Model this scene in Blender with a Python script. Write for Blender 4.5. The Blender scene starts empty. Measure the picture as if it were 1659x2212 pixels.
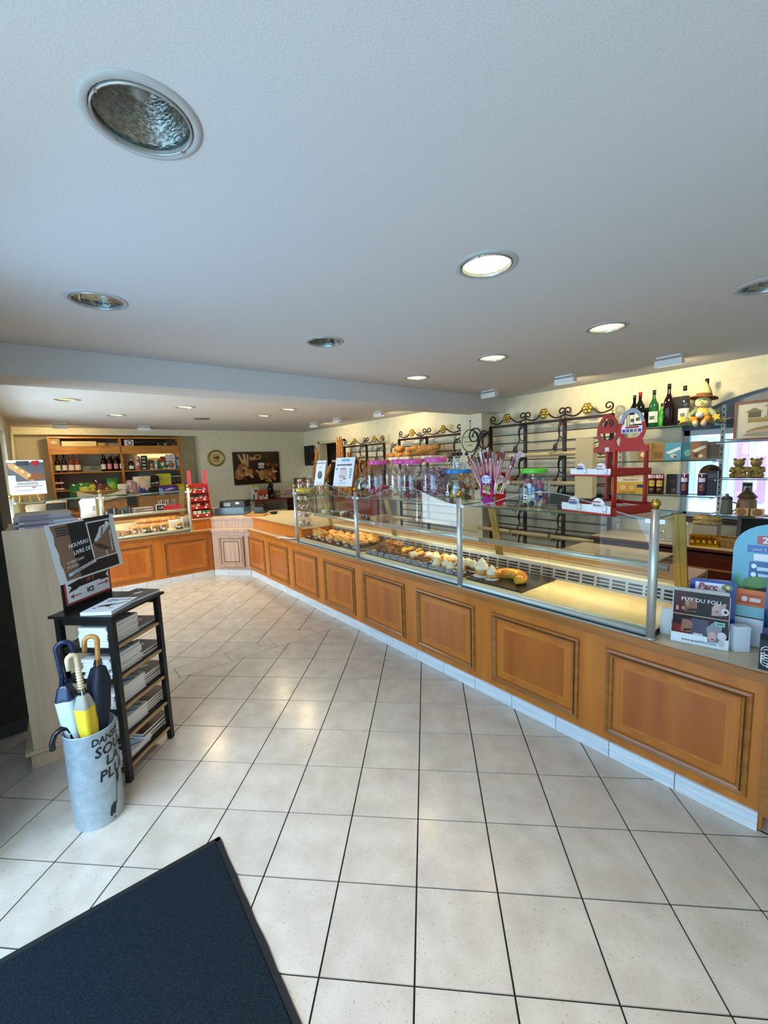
import bpy, bmesh, math, random
from mathutils import Matrix, Vector
PI = math.pi
C = bpy.context.scene.collection
SC = bpy.context.scene
random.seed(7)

# ---------------------------------------------------------------- camera
cam_data = bpy.data.cameras.new('camera')
cam = bpy.data.objects.new('camera', cam_data); C.objects.link(cam)
cam_data.sensor_fit = 'VERTICAL'; cam_data.sensor_height = 36.0
cam_data.lens = 36.0 * 894.33 / 2212.0
cam_data.clip_start = 0.02; cam_data.clip_end = 200
_R = (0.62360251, 0.78090708, -0.03611156); _U = (-0.07076861, 0.10239657, 0.99222313); _F = (-0.77853177, 0.61619727, -0.11911846)
cam.matrix_world = Matrix(((_R[0], _U[0], -_F[0], 0.25257644), (_R[1], _U[1], -_F[1], -2.1563808), (_R[2], _U[2], -_F[2], 1.59760323), (0, 0, 0, 1)))
SC.camera = cam

# ---------------------------------------------------------------- sky, daylight, exposure
SC.view_settings.view_transform = 'Standard'; SC.view_settings.look = 'None'
SC.view_settings.gamma = 1.0; SC.view_settings.use_curve_mapping = False
SC.view_settings.exposure = -0.55
SKY = 2.3
w = bpy.data.worlds.new('sky'); SC.world = w; w.use_nodes = True
bg = w.node_tree.nodes['Background']; bg.inputs[0].default_value = (0.42, 0.68, 1.0, 1); bg.inputs[1].default_value = SKY
def daylight(name, loc, rot, sx, sy, power, col):
    l = bpy.data.lights.new(name, 'AREA'); l.shape = 'RECTANGLE'; l.size = sx; l.size_y = sy; l.energy = power; l.color = col
    o = bpy.data.objects.new(name, l); C.objects.link(o); o.location = loc; o.rotation_euler = rot
    return o
# soft daylight standing outside the street door and the two shop windows
daylight('daylight_door', (0.0, -4.6, 1.15), (math.radians(96), 0, 0), 3.8, 2.2, 135, (0.30, 0.66, 1.0))
daylight('daylight_window', (-5.2, -4.4, 1.3), (math.radians(94), 0, 0), 3.2, 2.2, 360, (0.70, 0.86, 1.0))
daylight('daylight_back_street', (-.5, 5.2, 5.5), (math.radians(50), 0, 0), 8, 3, 900, (0.86, 0.94, 1.0))
# the strip of sky above the roofs across the street, and an added local blue fill outside the side pane
daylight('sky_strip', (3.5, -8.3, 8.7), (math.radians(39), 0, math.radians(25)), 13, 1.3, 2500, (1.0, 0.91, 0.79))
daylight('blue_fill_side_pane', (-1.35, -3.0, 1.2), (math.radians(58), 0, math.radians(20)), 1.15, 2.0, 50, (0.20, 0.50, 1.0))
try:
    SC.cycles.use_denoising = True
    SC.cycles.max_bounces = 8; SC.cycles.transparent_max_bounces = 32
    SC.cycles.diffuse_bounces = 4; SC.cycles.glossy_bounces = 3
    SC.cycles.sample_clamp_indirect = 6.0
except Exception:
    pass

# ---------------------------------------------------------------- materials
def srgb(h):
    if isinstance(h, str):
        h = h.lstrip('#'); v = [int(h[i:i+2], 16)/255 for i in (0, 2, 4)]
    else: v = list(h)
    return tuple(x/12.92 if x <= .04045 else ((x+.055)/1.055)**2.4 for x in v) + (1,)
MATS = {}
def mat(name, col='#808080', rough=.5, metal=0., emit=None, es=0., spec=.5, coat=0.):
    if name in MATS: return MATS[name]
    m = bpy.data.materials.new(name); m.use_nodes = True
    b = m.node_tree.nodes['Principled BSDF']
    b.inputs['Base Color'].default_value = srgb(col); b.inputs['Roughness'].default_value = rough; b.inputs['Metallic'].default_value = metal
    b.inputs['Specular IOR Level'].default_value = spec
    if coat: b.inputs['Coat Weight'].default_value = coat; b.inputs['Coat Roughness'].default_value = .1
    if emit: b.inputs['Emission Color'].default_value = srgb(emit); b.inputs['Emission Strength'].default_value = es
    MATS[name] = m; return m
def noisy(name, c1, c2, scale=(20, 20, 20), detail=4, lo=.35, hi=.65, rough=.5, metal=0, bump=0., coat=0., spec=.5, c3=None, per_object=0.):
    if name in MATS: return MATS[name]
    m = mat(name, c1, rough, metal, coat=coat, spec=spec); nt = m.node_tree; N = nt.nodes; L = nt.links; b = N['Principled BSDF']
    tc = N.new('ShaderNodeTexCoord'); mp = N.new('ShaderNodeMapping'); mp.inputs['Scale'].default_value = scale
    nz = N.new('ShaderNodeTexNoise'); nz.inputs['Scale'].default_value = 1; nz.inputs['Detail'].default_value = detail
    cr = N.new('ShaderNodeValToRGB'); cr.color_ramp.elements[0].position = lo; cr.color_ramp.elements[1].position = hi
    cr.color_ramp.elements[0].color = srgb(c1); cr.color_ramp.elements[1].color = srgb(c2)
    if c3:
        e = cr.color_ramp.elements.new((lo+hi)/2); e.color = srgb(c3)
    L.new(tc.outputs['Object'], mp.inputs[0]); L.new(mp.outputs[0], nz.inputs['Vector']); L.new(nz.outputs['Fac'], cr.inputs[0])
    out = cr.outputs[0]
    if per_object:
        oi = N.new('ShaderNodeObjectInfo'); hs = N.new('ShaderNodeHueSaturation'); mr = N.new('ShaderNodeMapRange')
        mr.inputs[3].default_value = 1-per_object; mr.inputs[4].default_value = 1+per_object
        L.new(oi.outputs['Random'], mr.inputs[0]); L.new(mr.outputs[0], hs.inputs['Value']); L.new(out, hs.inputs['Color']); out = hs.outputs[0]
        ad = N.new('ShaderNodeVectorMath'); ad.operation = 'ADD'; L.new(mp.outputs[0], ad.inputs[0]); 
        cb = N.new('ShaderNodeMath'); cb.operation = 'MULTIPLY'; cb.inputs[1].default_value = 37.; L.new(oi.outputs['Random'], cb.inputs[0]); L.new(cb.outputs[0], ad.inputs[1]); L.new(ad.outputs[0], nz.inputs['Vector'])
    L.new(out, b.inputs['Base Color'])
    if bump:
        bp = N.new('ShaderNodeBump'); bp.inputs['Strength'].default_value = bump; bp.inputs['Distance'].default_value = .01
        L.new(nz.outputs['Fac'], bp.inputs['Height']); L.new(bp.outputs[0], b.inputs['Normal'])
    return m
def glass_mat(name, tint=(1, 1, 1), ior=1.5, gloss=1.0):
    if name in MATS: return MATS[name]
    m = bpy.data.materials.new(name); m.use_nodes = True; nt = m.node_tree; N = nt.nodes; L = nt.links
    N.remove(N['Principled BSDF']); o = N['Material Output']
    t = N.new('ShaderNodeBsdfTransparent'); t.inputs[0].default_value = (*tint, 1)
    g = N.new('ShaderNodeBsdfGlossy'); g.inputs['Roughness'].default_value = .02; g.inputs[0].default_value = (gloss, gloss, gloss, 1)
    lw = N.new('ShaderNodeLayerWeight'); lw.inputs[0].default_value = .5; pw = N.new('ShaderNodeMath'); pw.operation = 'POWER'; pw.inputs[1].default_value = 5.
    f = N.new('ShaderNodeMath'); f.operation = 'MULTIPLY_ADD'; f.inputs[1].default_value = .85; f.inputs[2].default_value = ((ior-1)/(ior+1))**2*1.5
    L.new(lw.outputs['Facing'], pw.inputs[0]); L.new(pw.outputs[0], f.inputs[0]); x = N.new('ShaderNodeMixShader')
    L.new(f.outputs[0], x.inputs[0]); L.new(t.outputs[0], x.inputs[1]); L.new(g.outputs[0], x.inputs[2]); L.new(x.outputs[0], o.inputs[0])
    MATS[name] = m; return m
def print_mat(name, rough):
    if name in MATS: return MATS[name]
    m = mat(name, '#ffffff', rough); nt = m.node_tree; a = nt.nodes.new('ShaderNodeVertexColor'); a.layer_name = 'Col'
    nt.links.new(a.outputs[0], nt.nodes['Principled BSDF'].inputs['Base Color']); return m
PRINT = print_mat('printed_card', .45); GLOSSY = print_mat('glossy_print', .18); MATTE = print_mat('matte_print', .8)
GLASS = glass_mat('clear_glass', (.96, .985, .97), 1.5); JAR = glass_mat('jar_plastic', (.86, .88, .90), 1.6); FILM = glass_mat('clear_film', (.97, .97, .98), 1.6)
EDGE = mat('glass_edge', '#3f5f52', .15)
CEIL = noisy('ceiling_plaster', '#d6d4d2', '#e0dedc', (220, 220, 220), 2, rough=.9, bump=.05)
WALL = noisy('cream_wall', '#e6dfc0', '#eee8ce', (14, 14, 14), 5, rough=.85, bump=.12)
WOOD = noisy('honey_wood', '#b8611a', '#cb7a28', (11, 11, 1.1), 5, .3, .72, .34, c3='#c26d1e', coat=.15, per_object=.06)
WOODH = noisy('honey_wood_trim', '#94521a', '#b0702c', (2.2, 30, 30), 4, .3, .7, .34, coat=.15)
WOODD = noisy('groove_wood', '#4c270d', '#653a18', (2, 20, 20), 3, rough=.4)
PALE = noisy('limed_wood', '#b58e78', '#caa78f', (26, 26, 2), 5, .3, .7, .5, per_object=.04)
BOARD = noisy('beech_laminate', '#d9b38a', '#ebcfa8', (22, 22, 1.2), 4, .3, .7, .45)
OAK = noisy('oak_shelf', '#a96820', '#cf9040', (4, 30, 30), 5, .3, .7, .45)
MAHOG = noisy('red_brown_wood', '#5c1f10', '#74301a', (3, 20, 20), 4, rough=.35)
TOP = noisy('beige_laminate', '#c9b995', '#d8caa8', (160, 160, 160), 3, rough=.32)
CREAM = mat('cream_enamel', '#ead9a8', .3); DECK = noisy('pale_yellow_deck', '#efd795', '#f2dda2', (30, 30, 30), 2, rough=.16)
ALU = mat('brushed_aluminium', '#c4c8be', .42, .55); STEEL = mat('satin_steel', '#cfd0ca', .34, .75); GOLD = mat('brass', '#c9a24a', .28, 1.0)
CHAMP = mat('champagne_anodised', '#b59f5e', .35, .8)
WHITE = mat('white_enamel', '#eeeeec', .4); BLACK = mat('black_lacquer', '#0d0f10', .35); IRON = mat('wrought_iron', '#2a1112', .38, .2)
SLOT = mat('dark_slot', '#1b1b1c', .7); SLATE = mat('slate_tray', '#1d2022', .22); CHALK = noisy('chalkboard_black', '#101112', '#1d1e1f', (9, 9, 9), 3, rough=.8)
RED = mat('red_card', '#b3231c', .4); CREAMR = mat('cream_rail', '#c9bf97', .35)
def plinth_mat():
    return noisy('white_marbled_tile', '#cfd4d8', '#e6e8ea', (4, 40, 60), 5, rough=.25, per_object=.03)
PLINTH = plinth_mat()

# ---------------------------------------------------------------- mesh building
class MB:
    def __init__(s): s.v = []; s.f = []; s.c = []; s.mi = []; s.sm = []; s.M = Matrix.Identity(4); s.col = (1, 1, 1, 1); s.m = 0; s.smooth = False
    def at(s, loc=(0, 0, 0), rz=0, rx=0, ry=0, sc=None):
        s.M = Matrix.Translation(loc) @ Matrix.Rotation(rz, 4, 'Z') @ Matrix.Rotation(ry, 4, 'Y') @ Matrix.Rotation(rx, 4, 'X')
        if sc: s.M = s.M @ Matrix.Diagonal((*sc, 1))
        return s
    def color(s, h): s.col = srgb(h); return s
    def vs(s, pts): 
        n = len(s.v); s.v += [s.M @ Vector(p) for p in pts]; return n
    def fc(s, idx): s.f.append(tuple(idx)); s.c.append(s.col); s.mi.append(s.m); s.sm.append(s.smooth)
    def quad(s, *p): n = s.vs(p); s.fc(range(n, n+len(p)))
    def box(s, x0, y0, z0, x1, y1, z1):
        n = s.vs([(x0, y0, z0), (x1, y0, z0), (x1, y1, z0), (x0, y1, z0), (x0, y0, z1), (x1, y0, z1), (x1, y1, z1), (x0, y1, z1)])
        for q in ((0, 3, 2, 1), (4, 5, 6, 7), (0, 1, 5, 4), (1, 2, 6, 5), (2, 3, 7, 6), (3, 0, 4, 7)): s.fc(n+i for i in q)
        return s
    def bar(s, a, b, wd, dp, up=(0, 0, 1)):
        a = Vector(a); b = Vector(b); d = (b-a).normalized(); u = Vector(up)
        if abs(d.dot(u)) > .98: u = Vector((0, 1, 0))
        x = d.cross(u).normalized()*wd/2; y = x.cross(d).normalized()*dp/2
        n = s.vs([a-x-y, a+x-y, a+x+y, a-x+y, b-x-y, b+x-y, b+x+y, b-x+y])
        for q in ((0, 3, 2, 1), (4, 5, 6, 7), (0, 1, 5, 4), (1, 2, 6, 5), (2, 3, 7, 6), (3, 0, 4, 7)): s.fc(n+i for i in q)
        return s
    def lathe(s, prof, n=20, cap=True, a0=0, a1=2*PI):
        full = abs(a1-a0-2*PI) < 1e-6; k = n if full else n+1; rings = []
        for r, z in prof:
            if r < 1e-6: rings.append([s.vs([(0, 0, z)])])
            else:
                b = s.vs([(r*math.cos(a0+(a1-a0)*i/n), r*math.sin(a0+(a1-a0)*i/n), z) for i in range(k)]); rings.append(list(range(b, b+k)))
        sm = s.smooth; s.smooth = True
        for A, B in zip(rings, rings[1:]):
            for i in range(n):
                j = (i+1) % k
                if len(A) == 1 and len(B) == 1: continue
                if len(A) == 1: s.fc((A[0], B[j], B[i]))
                elif len(B) == 1: s.fc((A[i], A[j], B[0]))
                else: s.fc((A[i], A[j], B[j], B[i]))
        s.smooth = False
        if cap and full:
            if len(rings[0]) > 1: s.fc(reversed(rings[0]))
            if len(rings[-1]) > 1: s.fc(rings[-1])
        s.smooth = sm; return s
    def cyl(s, r, z0, z1, n=16, r1=None): return s.lathe([(r, z0), (r if r1 is None else r1, z1)], n)
    def ball(s, c, r, n=10, m=6, sq=1.0):
        M = s.M; rr = r if isinstance(r, (tuple, list)) else (r, r, r)
        s.M = M @ Matrix.Translation(c) @ Matrix.Diagonal((*rr, 1))
        s.lathe([(abs(math.sin(PI*i/m))**sq if 0 < i < m else 0, -math.cos(PI*i/m)) for i in range(m+1)], n, False); s.M = M; return s
    def tube(s, pts, r, n=6, closed=False):
        P = [Vector(p) for p in pts]; k = len(P); rr = r if isinstance(r, (list, tuple)) else [r]*k
        T = [((P[(i+1) % k] if closed or i < k-1 else P[i]) - (P[i-1] if closed or i > 0 else P[i])).normalized() for i in range(k)]
        u = Vector((0, 0, 1)) if abs(T[0].z) < .9 else Vector((1, 0, 0)); x = T[0].cross(u).normalized(); rings = []
        for i in range(k):
            x = (x - T[i]*x.dot(T[i])); x = x.normalized() if x.length > 1e-6 else T[i].orthogonal().normalized(); y = T[i].cross(x)
            b = s.vs([P[i] + (x*math.cos(2*PI*j/n) + y*math.sin(2*PI*j/n))*rr[i] for j in range(n)]); rings.append(range(b, b+n))
        sm = s.smooth; s.smooth = True
        for i in range(k if closed else k-1):
            A, B = rings[i], rings[(i+1) % k]
            for j in range(n): s.fc((A[j], A[(j+1) % n], B[(j+1) % n], B[j]))
        s.smooth = False
        if not closed: s.fc(reversed(rings[0])); s.fc(rings[-1])
        s.smooth = sm; return s
    def prism(s, poly, y0, y1):   # poly in local x-z, extruded along y
        n = len(poly); a = s.vs([(x, y0, z) for x, z in poly]); b = s.vs([(x, y1, z) for x, z in poly])
        s.fc(range(a, a+n)); s.fc(reversed(range(b, b+n)))
        for i in range(n): j = (i+1) % n; s.fc((a+i, b+i, b+j, a+j))
        return s
    def slabz(s, poly, z0, z1):   # poly in x-y
        n = len(poly); a = s.vs([(x, y, z0) for x, y in poly]); b = s.vs([(x, y, z1) for x, y in poly])
        s.fc(reversed(range(a, a+n))); s.fc(range(b, b+n))
        for i in range(n): j = (i+1) % n; s.fc((a+i, a+j, b+j, b+i))
        return s
    def art(s, shapes, w, h, y=0.0, x0=None, z0=0.0, step=.00025):
        # printed shapes on the face looking along -y; unit coordinates, origin bottom left
        x0 = -w/2 if x0 is None else x0; k = 1
        for sh in shapes:
            t = sh[0]; yy = y - step*k; k += 1
            if t == 'r': _, a, b, c, d, col = sh; P = [(a, b), (c, b), (c, d), (a, d)]
            elif t == 'e':
                cx, cy, rx, ry, col = sh[1:6]; r = sh[6] if len(sh) > 6 else 0; P = []
                for i in range(14):
                    q = 2*PI*i/14; ex, ey = rx*w*math.cos(q), ry*h*math.sin(q)
                    P.append((cx + (ex*math.cos(r)-ey*math.sin(r))/w, cy + (ex*math.sin(r)+ey*math.cos(r))/h))
            else: P, col = sh[1], sh[2]
            s.color(col); n = s.vs([(x0+px*w, yy, z0+pz*h) for px, pz in P]); s.fc(range(n, n+len(P)))
        return s
    def build(s, name, mats, parent=None, loc=None, rz=0, col=False, matrix=None):
        me = bpy.data.meshes.new(name); me.from_pydata([tuple(p) for p in s.v], [], s.f)
        for m in (mats if isinstance(mats, (list, tuple)) else [mats]): me.materials.append(m)
        me.polygons.foreach_set('material_index', s.mi); me.polygons.foreach_set('use_smooth', s.sm)
        if any(m in (PRINT, GLOSSY, MATTE) for m in me.materials):
            a = me.color_attributes.new('Col', 'FLOAT_COLOR', 'CORNER'); d = []
            for p, c in zip(me.polygons, s.c): d += list(c)*p.loop_total
            a.data.foreach_set('color', d)
        bm = bmesh.new(); bm.from_mesh(me)
        if not any(m in (PRINT, GLOSSY, MATTE) for m in me.materials): bmesh.ops.recalc_face_normals(bm, faces=bm.faces)
        bm.to_mesh(me); bm.free(); me.update()
        o = bpy.data.objects.new(name, me); C.objects.link(o)
        if parent is not None: o.parent = parent
        if loc is not None: o.location = loc
        o.rotation_euler.z = rz
        if matrix is not None: o.matrix_local = matrix
        return o
def tag(o, label=None, cat=None, group=None, kind=None):
    if label: o['label'] = label
    if cat: o['category'] = cat
    if group: o['group'] = group
    if kind: o['kind'] = kind
    return o
def thing(name, label, cat, loc=(0, 0, 0), rz=0, group=None):
    o = bpy.data.objects.new(name, None); C.objects.link(o); o.location = loc; o.rotation_euler = (0, 0, rz); o.empty_display_size = .05
    return tag(o, label, cat, group)
ORD = ['first', 'second', 'third', 'fourth', 'fifth', 'sixth', 'seventh', 'eighth', 'ninth', 'tenth', 'eleventh', 'twelfth', 'thirteenth', 'fourteenth', 'fifteenth', 'sixteenth', 'seventeenth', 'eighteenth', 'nineteenth', 'twentieth'] + ['twenty-%s' % q for q in ('first', 'second', 'third', 'fourth', 'fifth', 'sixth', 'seventh', 'eighth', 'ninth')]
LOW = ['lowest', 'second lowest', 'third from the bottom', 'fourth from the bottom', 'fifth from the bottom', 'sixth from the bottom', 'seventh from the bottom', 'topmost']
def struct(o): o['kind'] = 'structure'; return o
def dup(o, loc=None, rz=None, label=None, parent=None):
    c = o.copy(); C.objects.link(c)
    if parent is not None: c.parent = parent
    if loc is not None: c.location = loc
    if rz is not None: c.rotation_euler.z = rz
    if label: c['label'] = label
    for ch in list(o.children): dup(ch, parent=c)
    return c
def text(s, size, parent, m, loc=(0, 0, 0), rot=(PI/2, 0, 0), name='lettering', align='CENTER', extrude=.0004, sx=1.0, shear=0., bold=0.):
    cu = bpy.data.curves.new('t', 'FONT'); cu.body = s; cu.size = size; cu.align_x = align; cu.align_y = 'CENTER'; cu.extrude = extrude; cu.shear = shear; cu.offset = bold; cu.resolution_u = 2
    t = bpy.data.objects.new('t', cu); C.objects.link(t); bpy.context.view_layer.update()
    me = bpy.data.meshes.new_from_object(t.evaluated_get(bpy.context.evaluated_depsgraph_get())); bpy.data.objects.remove(t); bpy.data.curves.remove(cu)
    me.materials.clear(); me.materials.append(m)
    o = bpy.data.objects.new(name, me); C.objects.link(o); o.parent = parent; o.location = loc; o.rotation_euler = rot; o.scale = (sx, 1, 1)
    return o
INK = mat('black_ink', '#111114', .5); WINK = mat('white_ink', '#f4f4f2', .5); RINK = mat('red_ink', '#a8322e', .5); GREYINK = mat('grey_ink', '#6f7478', .6)
def ring_rect(mb, w, h, loops):
    # nested rectangles on the -y face: loops = [(inset, y)], centre filled
    R = []
    for i, y in loops:
        b = mb.vs([(-w/2+i, y, i), (w/2-i, y, i), (w/2-i, y, h-i), (-w/2+i, y, h-i)]); R.append(b)
    for a, b in zip(R, R[1:]):
        for j in range(4): k = (j+1) % 4; mb.fc((a+j, a+k, b+k, b+j))
    b = R[-1]; mb.fc((b, b+1, b+2, b+3))

# ---------------------------------------------------------------- setting
H = 2.4; XR = 1.9; XF = -9.0; YB = 2.75; YF = -2.6
AX = Vector((.69845504, .71565393)); AY = Vector((-.71565393, .69845504)); ORG = Vector((-.57497, -1.4496))
GROUT = mat('dark_grout', '#151311', .9)
TILE = noisy('speckled_tile', '#bdb2a3', '#cfc6b9', (9, 9, 9), 4, .3, .7, .2, per_object=.035)
def speckle(m):
    nt = m.node_tree; N = nt.nodes; L = nt.links; b = N['Principled BSDF']; src = b.inputs['Base Color'].links[0].from_socket
    tc = N.new('ShaderNodeTexCoord'); mp = N.new('ShaderNodeMapping'); mp.inputs['Scale'].default_value = (90, 160, 90); v = N.new('ShaderNodeTexNoise'); v.inputs['Scale'].default_value = 1; v.inputs['Detail'].default_value = 2
    r = N.new('ShaderNodeValToRGB'); r.color_ramp.elements[0].position = .645; r.color_ramp.elements[1].position = .70
    r.color_ramp.elements[0].color = (0, 0, 0, 1); r.color_ramp.elements[1].color = (.6, .6, .6, 1)
    x = N.new('ShaderNodeMix'); x.data_type = 'RGBA'; x.inputs[7].default_value = srgb('#77706a')
    L.new(tc.outputs['Object'], mp.inputs[0]); L.new(mp.outputs[0], v.inputs['Vector']); L.new(v.outputs['Fac'], r.inputs[0]); L.new(r.outputs[0], x.inputs[0]); L.new(src, x.inputs[6]); L.new(x.outputs[2], b.inputs['Base Color'])
speckle(TILE)
m = MB(); m.box(XF-.5, YF-.4, -.05, XR, YB+2.6, -.0045)
floor = struct(m.build('floor', GROUT))
def clip(poly, a, b, c):   # keep a*x+b*y<=c
    out = []
    for i in range(len(poly)):
        p, q = poly[i], poly[(i+1) % len(poly)]; dp = a*p[0]+b*p[1]-c; dq = a*q[0]+b*q[1]-c
        if dp <= 0: out.append(p)
        if dp*dq < 0: t = dp/(dp-dq); out.append((p[0]+(q[0]-p[0])*t, p[1]+(q[1]-p[1])*t))
    return out
def area(p): return abs(sum(p[i][0]*p[(i+1) % len(p)][1]-p[(i+1) % len(p)][0]*p[i][1] for i in range(len(p))))/2
G = .0031; full = None
def lay(regions, i0, i1, j0, j1):
    global full
    for i in range(i0, i1):
        for j in range(j0, j1):
            sq = [(G, G), (.3-G, G), (.3-G, .3-G), (G, .3-G)]
            o = ORG + AX*(.3*i) + AY*(.3*j)
            P = [tuple(o + AX*a + AY*b) for a, b in sq]; Q = P
            for r in regions: Q = clip(Q, *r) if Q else Q
            if len(Q) < 3 or area(Q) < .0006: continue
            if abs(area(Q)-area(P)) < 1e-7 and full: 
                t = full.copy(); C.objects.link(t); t.location = (o.x, o.y, 0)
            else:
                mb = MB(); mb.slabz([(x-o.x, y-o.y) for x, y in Q], -.0048, 0)
                t = mb.build('tile', TILE, floor, (o.x, o.y, 0))
                if abs(area(Q)-area(P)) < 1e-7: full = t
lay([(-1, 0, 3.131), (0, 1, .015), (0, -1, 2.60), (1, 0, XR)], -16, 16, -14, 16)
lay([(1, 0, -3.335), (0, 1, .015), (0, -1, 2.60), (-1, 0, 6.2), (-.68, .73, 4.17)], -26, 6, -8, 30)
for k in range(8):
    y1 = -.344+.4005*(k-5); y0 = y1+.4005
    if y0 < -2.6: continue
    mb = MB(); mb.slabz([(-3.331, max(y1, -2.6)+.002), (-3.135, max(y1, -2.6)+.002), (-3.135, min(y0, .015)-.002), (-3.331, min(y0, .015)-.002)], -.0048, 0)
    if min(y0, .015)-max(y1, -2.6) > .02: mb.build('tile', TILE, floor)

# ceiling with round openings for the recessed lamps
LIT = [(-.9, -.65), (-1.0, .70), (-1.88, .70), (-2.76, .69), (-5.61, -.73), (-6.76, -1.37), (-5.31, .57), (-6.16, .55), (-5.49, -1.95)]
UNLIT = [(-.9, -1.91), (-2.17, -1.91), (-2.19, -.67), (-.24, .70)]
bm = bmesh.new(); RH = .106
def loop(pts):
    vs = [bm.verts.new((x, y, H)) for x, y in pts]
    for i in range(len(vs)): bm.edges.new((vs[i], vs[(i+1) % len(vs)]))
loop([(XF, YF), (XR, YF), (XR, YB), (XF, YB)])
for x, y in LIT+UNLIT: loop([(x+RH*math.cos(2*PI*i/28), y+RH*math.sin(2*PI*i/28)) for i in range(28)])
bmesh.ops.triangle_fill(bm, edges=bm.edges[:], use_beauty=True)
me = bpy.data.meshes.new('ceiling'); bm.to_mesh(me); bm.free(); me.materials.append(CEIL)
ceiling = bpy.data.objects.new('ceiling', me); C.objects.link(ceiling); struct(ceiling)
mb = MB(); mb.box(XF-.3, YF-.3, H+.35, XR+.3, YB+.3, H+.4); struct(mb.build('ceiling_slab', CEIL))
mb = MB(); mb.box(-3.575, YF, 2.208, -3.2, YB, H-.001); struct(mb.build('ceiling_beam', CEIL))
BW = noisy('pillar_plaster', '#d9d3b8', '#e3ddc6', (14, 14, 14), 4, rough=.85)
mb = MB(); mb.box(-3.74, 2.45, 0, -3.37, YB, 2.208); struct(mb.build('pillar', WALL))
DKW = noisy('shade_toned_plaster', '#3c392f', '#454237', (14, 14, 14), 4, rough=.85)  # the left pillar stands in shadow; that shade is put into its base colour
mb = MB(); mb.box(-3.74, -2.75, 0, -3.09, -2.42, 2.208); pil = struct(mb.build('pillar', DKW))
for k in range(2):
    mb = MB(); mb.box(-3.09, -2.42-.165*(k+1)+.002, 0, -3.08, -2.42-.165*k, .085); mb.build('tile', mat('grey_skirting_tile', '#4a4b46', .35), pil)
# walls
m_ = MB()
m_.box(XF, YB, 0, -8.28, YB+.18, H); m_.box(-8.28, YB, 2.09, -7.2, YB+.18, H); m_.box(-7.2, YB, 0, -1.16, YB+.18, H)
m_.box(.5, YB, 0, XR, YB+.18, H); m_.box(-1.16, YB, 0, .5, YB+.18, .94)
arc = [(-1.16+1.66*i/16, 1.84+.30*abs(math.sin(PI*i/16))**.7) for i in range(17)]
for (x0, z0), (x1, z1) in zip(arc, arc[1:]): m_.prism([(x0, z0), (x1, z1), (x1, H), (x0, H)], YB, YB+.18)
wall_back = struct(m_.build('wall_back', WALL))
m_ = MB(); m_.box(XF-.12, YF, 2.28, XF, .30, H); m_.box(XF-.12, .30, 0, XF, YB, H); m_.box(XF-.5, .30, 0, XF-.12, .36, H); m_.box(XF-.5, -2.66, 0, XF-.42, .30, H); m_.box(XF-.42, -2.66, 2.28, XF-.12, .3, 2.33)
struct(m_.build('wall_far', WALL))
m_ = MB(); m_.box(XF-.5, YF-.15, 0, -7.25, YF, H); m_.box(-7.25, YF-.15, 2.2, -3.74, YF, H); m_.box(-7.25, YF-.15, 0, -3.74, YF, .28)
m_.box(-3.74, YF-.15, 2.2, -3.09, YF, H); m_.box(-3.09, YF-.15, 0, -1.95, YF, H); m_.box(-1.95, YF-.15, 2.25, 1.5, YF, H); m_.box(1.5, YF-.15, 0, XR, YF, H)
struct(m_.build('wall_front', WALL))
m_ = MB(); m_.box(XR, YF-.15, 0, XR+.1, YB+.18, H); struct(m_.build('wall_right', WALL))
# back room behind the doorway
m_ = MB(); m_.box(-8.9, YB+1.9, 0, -6.6, YB+2.0, H); m_.box(-8.95, YB+.18, 0, -8.85, YB+2, H); m_.box(-6.6, YB+.18, 0, -6.5, YB+2, H); m_.box(-8.9, YB+.18, H, -6.5, YB+2, H+.05)
struct(m_.build('back_room', mat('back_room_grey', '#7c7a70', .9)))
FRAME = mat('white_window_frame', '#dfe3e6', .4)
mb = MB()
for x in (-8.30, -7.24): mb.box(x, YB-.02, 0, x+.06, YB+.18, 2.12)
mb.box(-8.30, YB-.02, 2.07, -7.18, YB+.18, 2.13); struct(mb.build('door_2', mat('cream_door_frame', '#d8d0b0', .5)))
def window(name, x0, x1, z0, z1, y, nx, nz=1, fw=.06, pane=True):
    mb = MB(); mb.box(x0, y-.03, z0, x1, y+.03, z0+fw); mb.box(x0, y-.03, z1-fw, x1, y+.03, z1)
    for i in range(nx+1):
        x = x0+(x1-x0-fw)*i/nx; mb.box(x, y-.03, z0, x+fw, y+.03, z1)
    f = struct(mb.build(name, FRAME))
    if pane:
        for i in range(nx):
            mb = MB(); a = x0+(x1-x0-fw)*i/nx+fw; b = x0+(x1-x0-fw)*(i+1)/nx; mb.box(a, y-.003, z0+fw, b, y+.003, z1-fw); mb.build('pane', GLASS, f)
    return f
window('window_1', -7.25, -3.74, .28, 2.2, YF-.08, 3)
window('window_2', -1.95, -.75, 0, 2.25, YF-.08, 1)
window('window_3', -1.16, .5, .94, 1.80, YB+.12, 2, fw=.05)
mb = MB(); mb.box(-1.16, YB+.06, 1.80, .5, YB+.17, 2.15); sb = struct(mb.build('trim_1', mat('grey_shutter_box', '#8b929b', .5)))
mb = MB(); mb.box(-1.16, YB+.03, 1.83, .5, YB+.06, 1.87); mb.box(-1.16, YB+.03, 1.80, .5, YB+.05, 1.82); mb.build('slat', mat('dark_shutter_slat', '#4d5056', .5), sb)
mb = MB(); mb.box(-1.2, YB-.03, .90, .5, YB+.1, .94); struct(mb.build('window_sill', WOODD))
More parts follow.
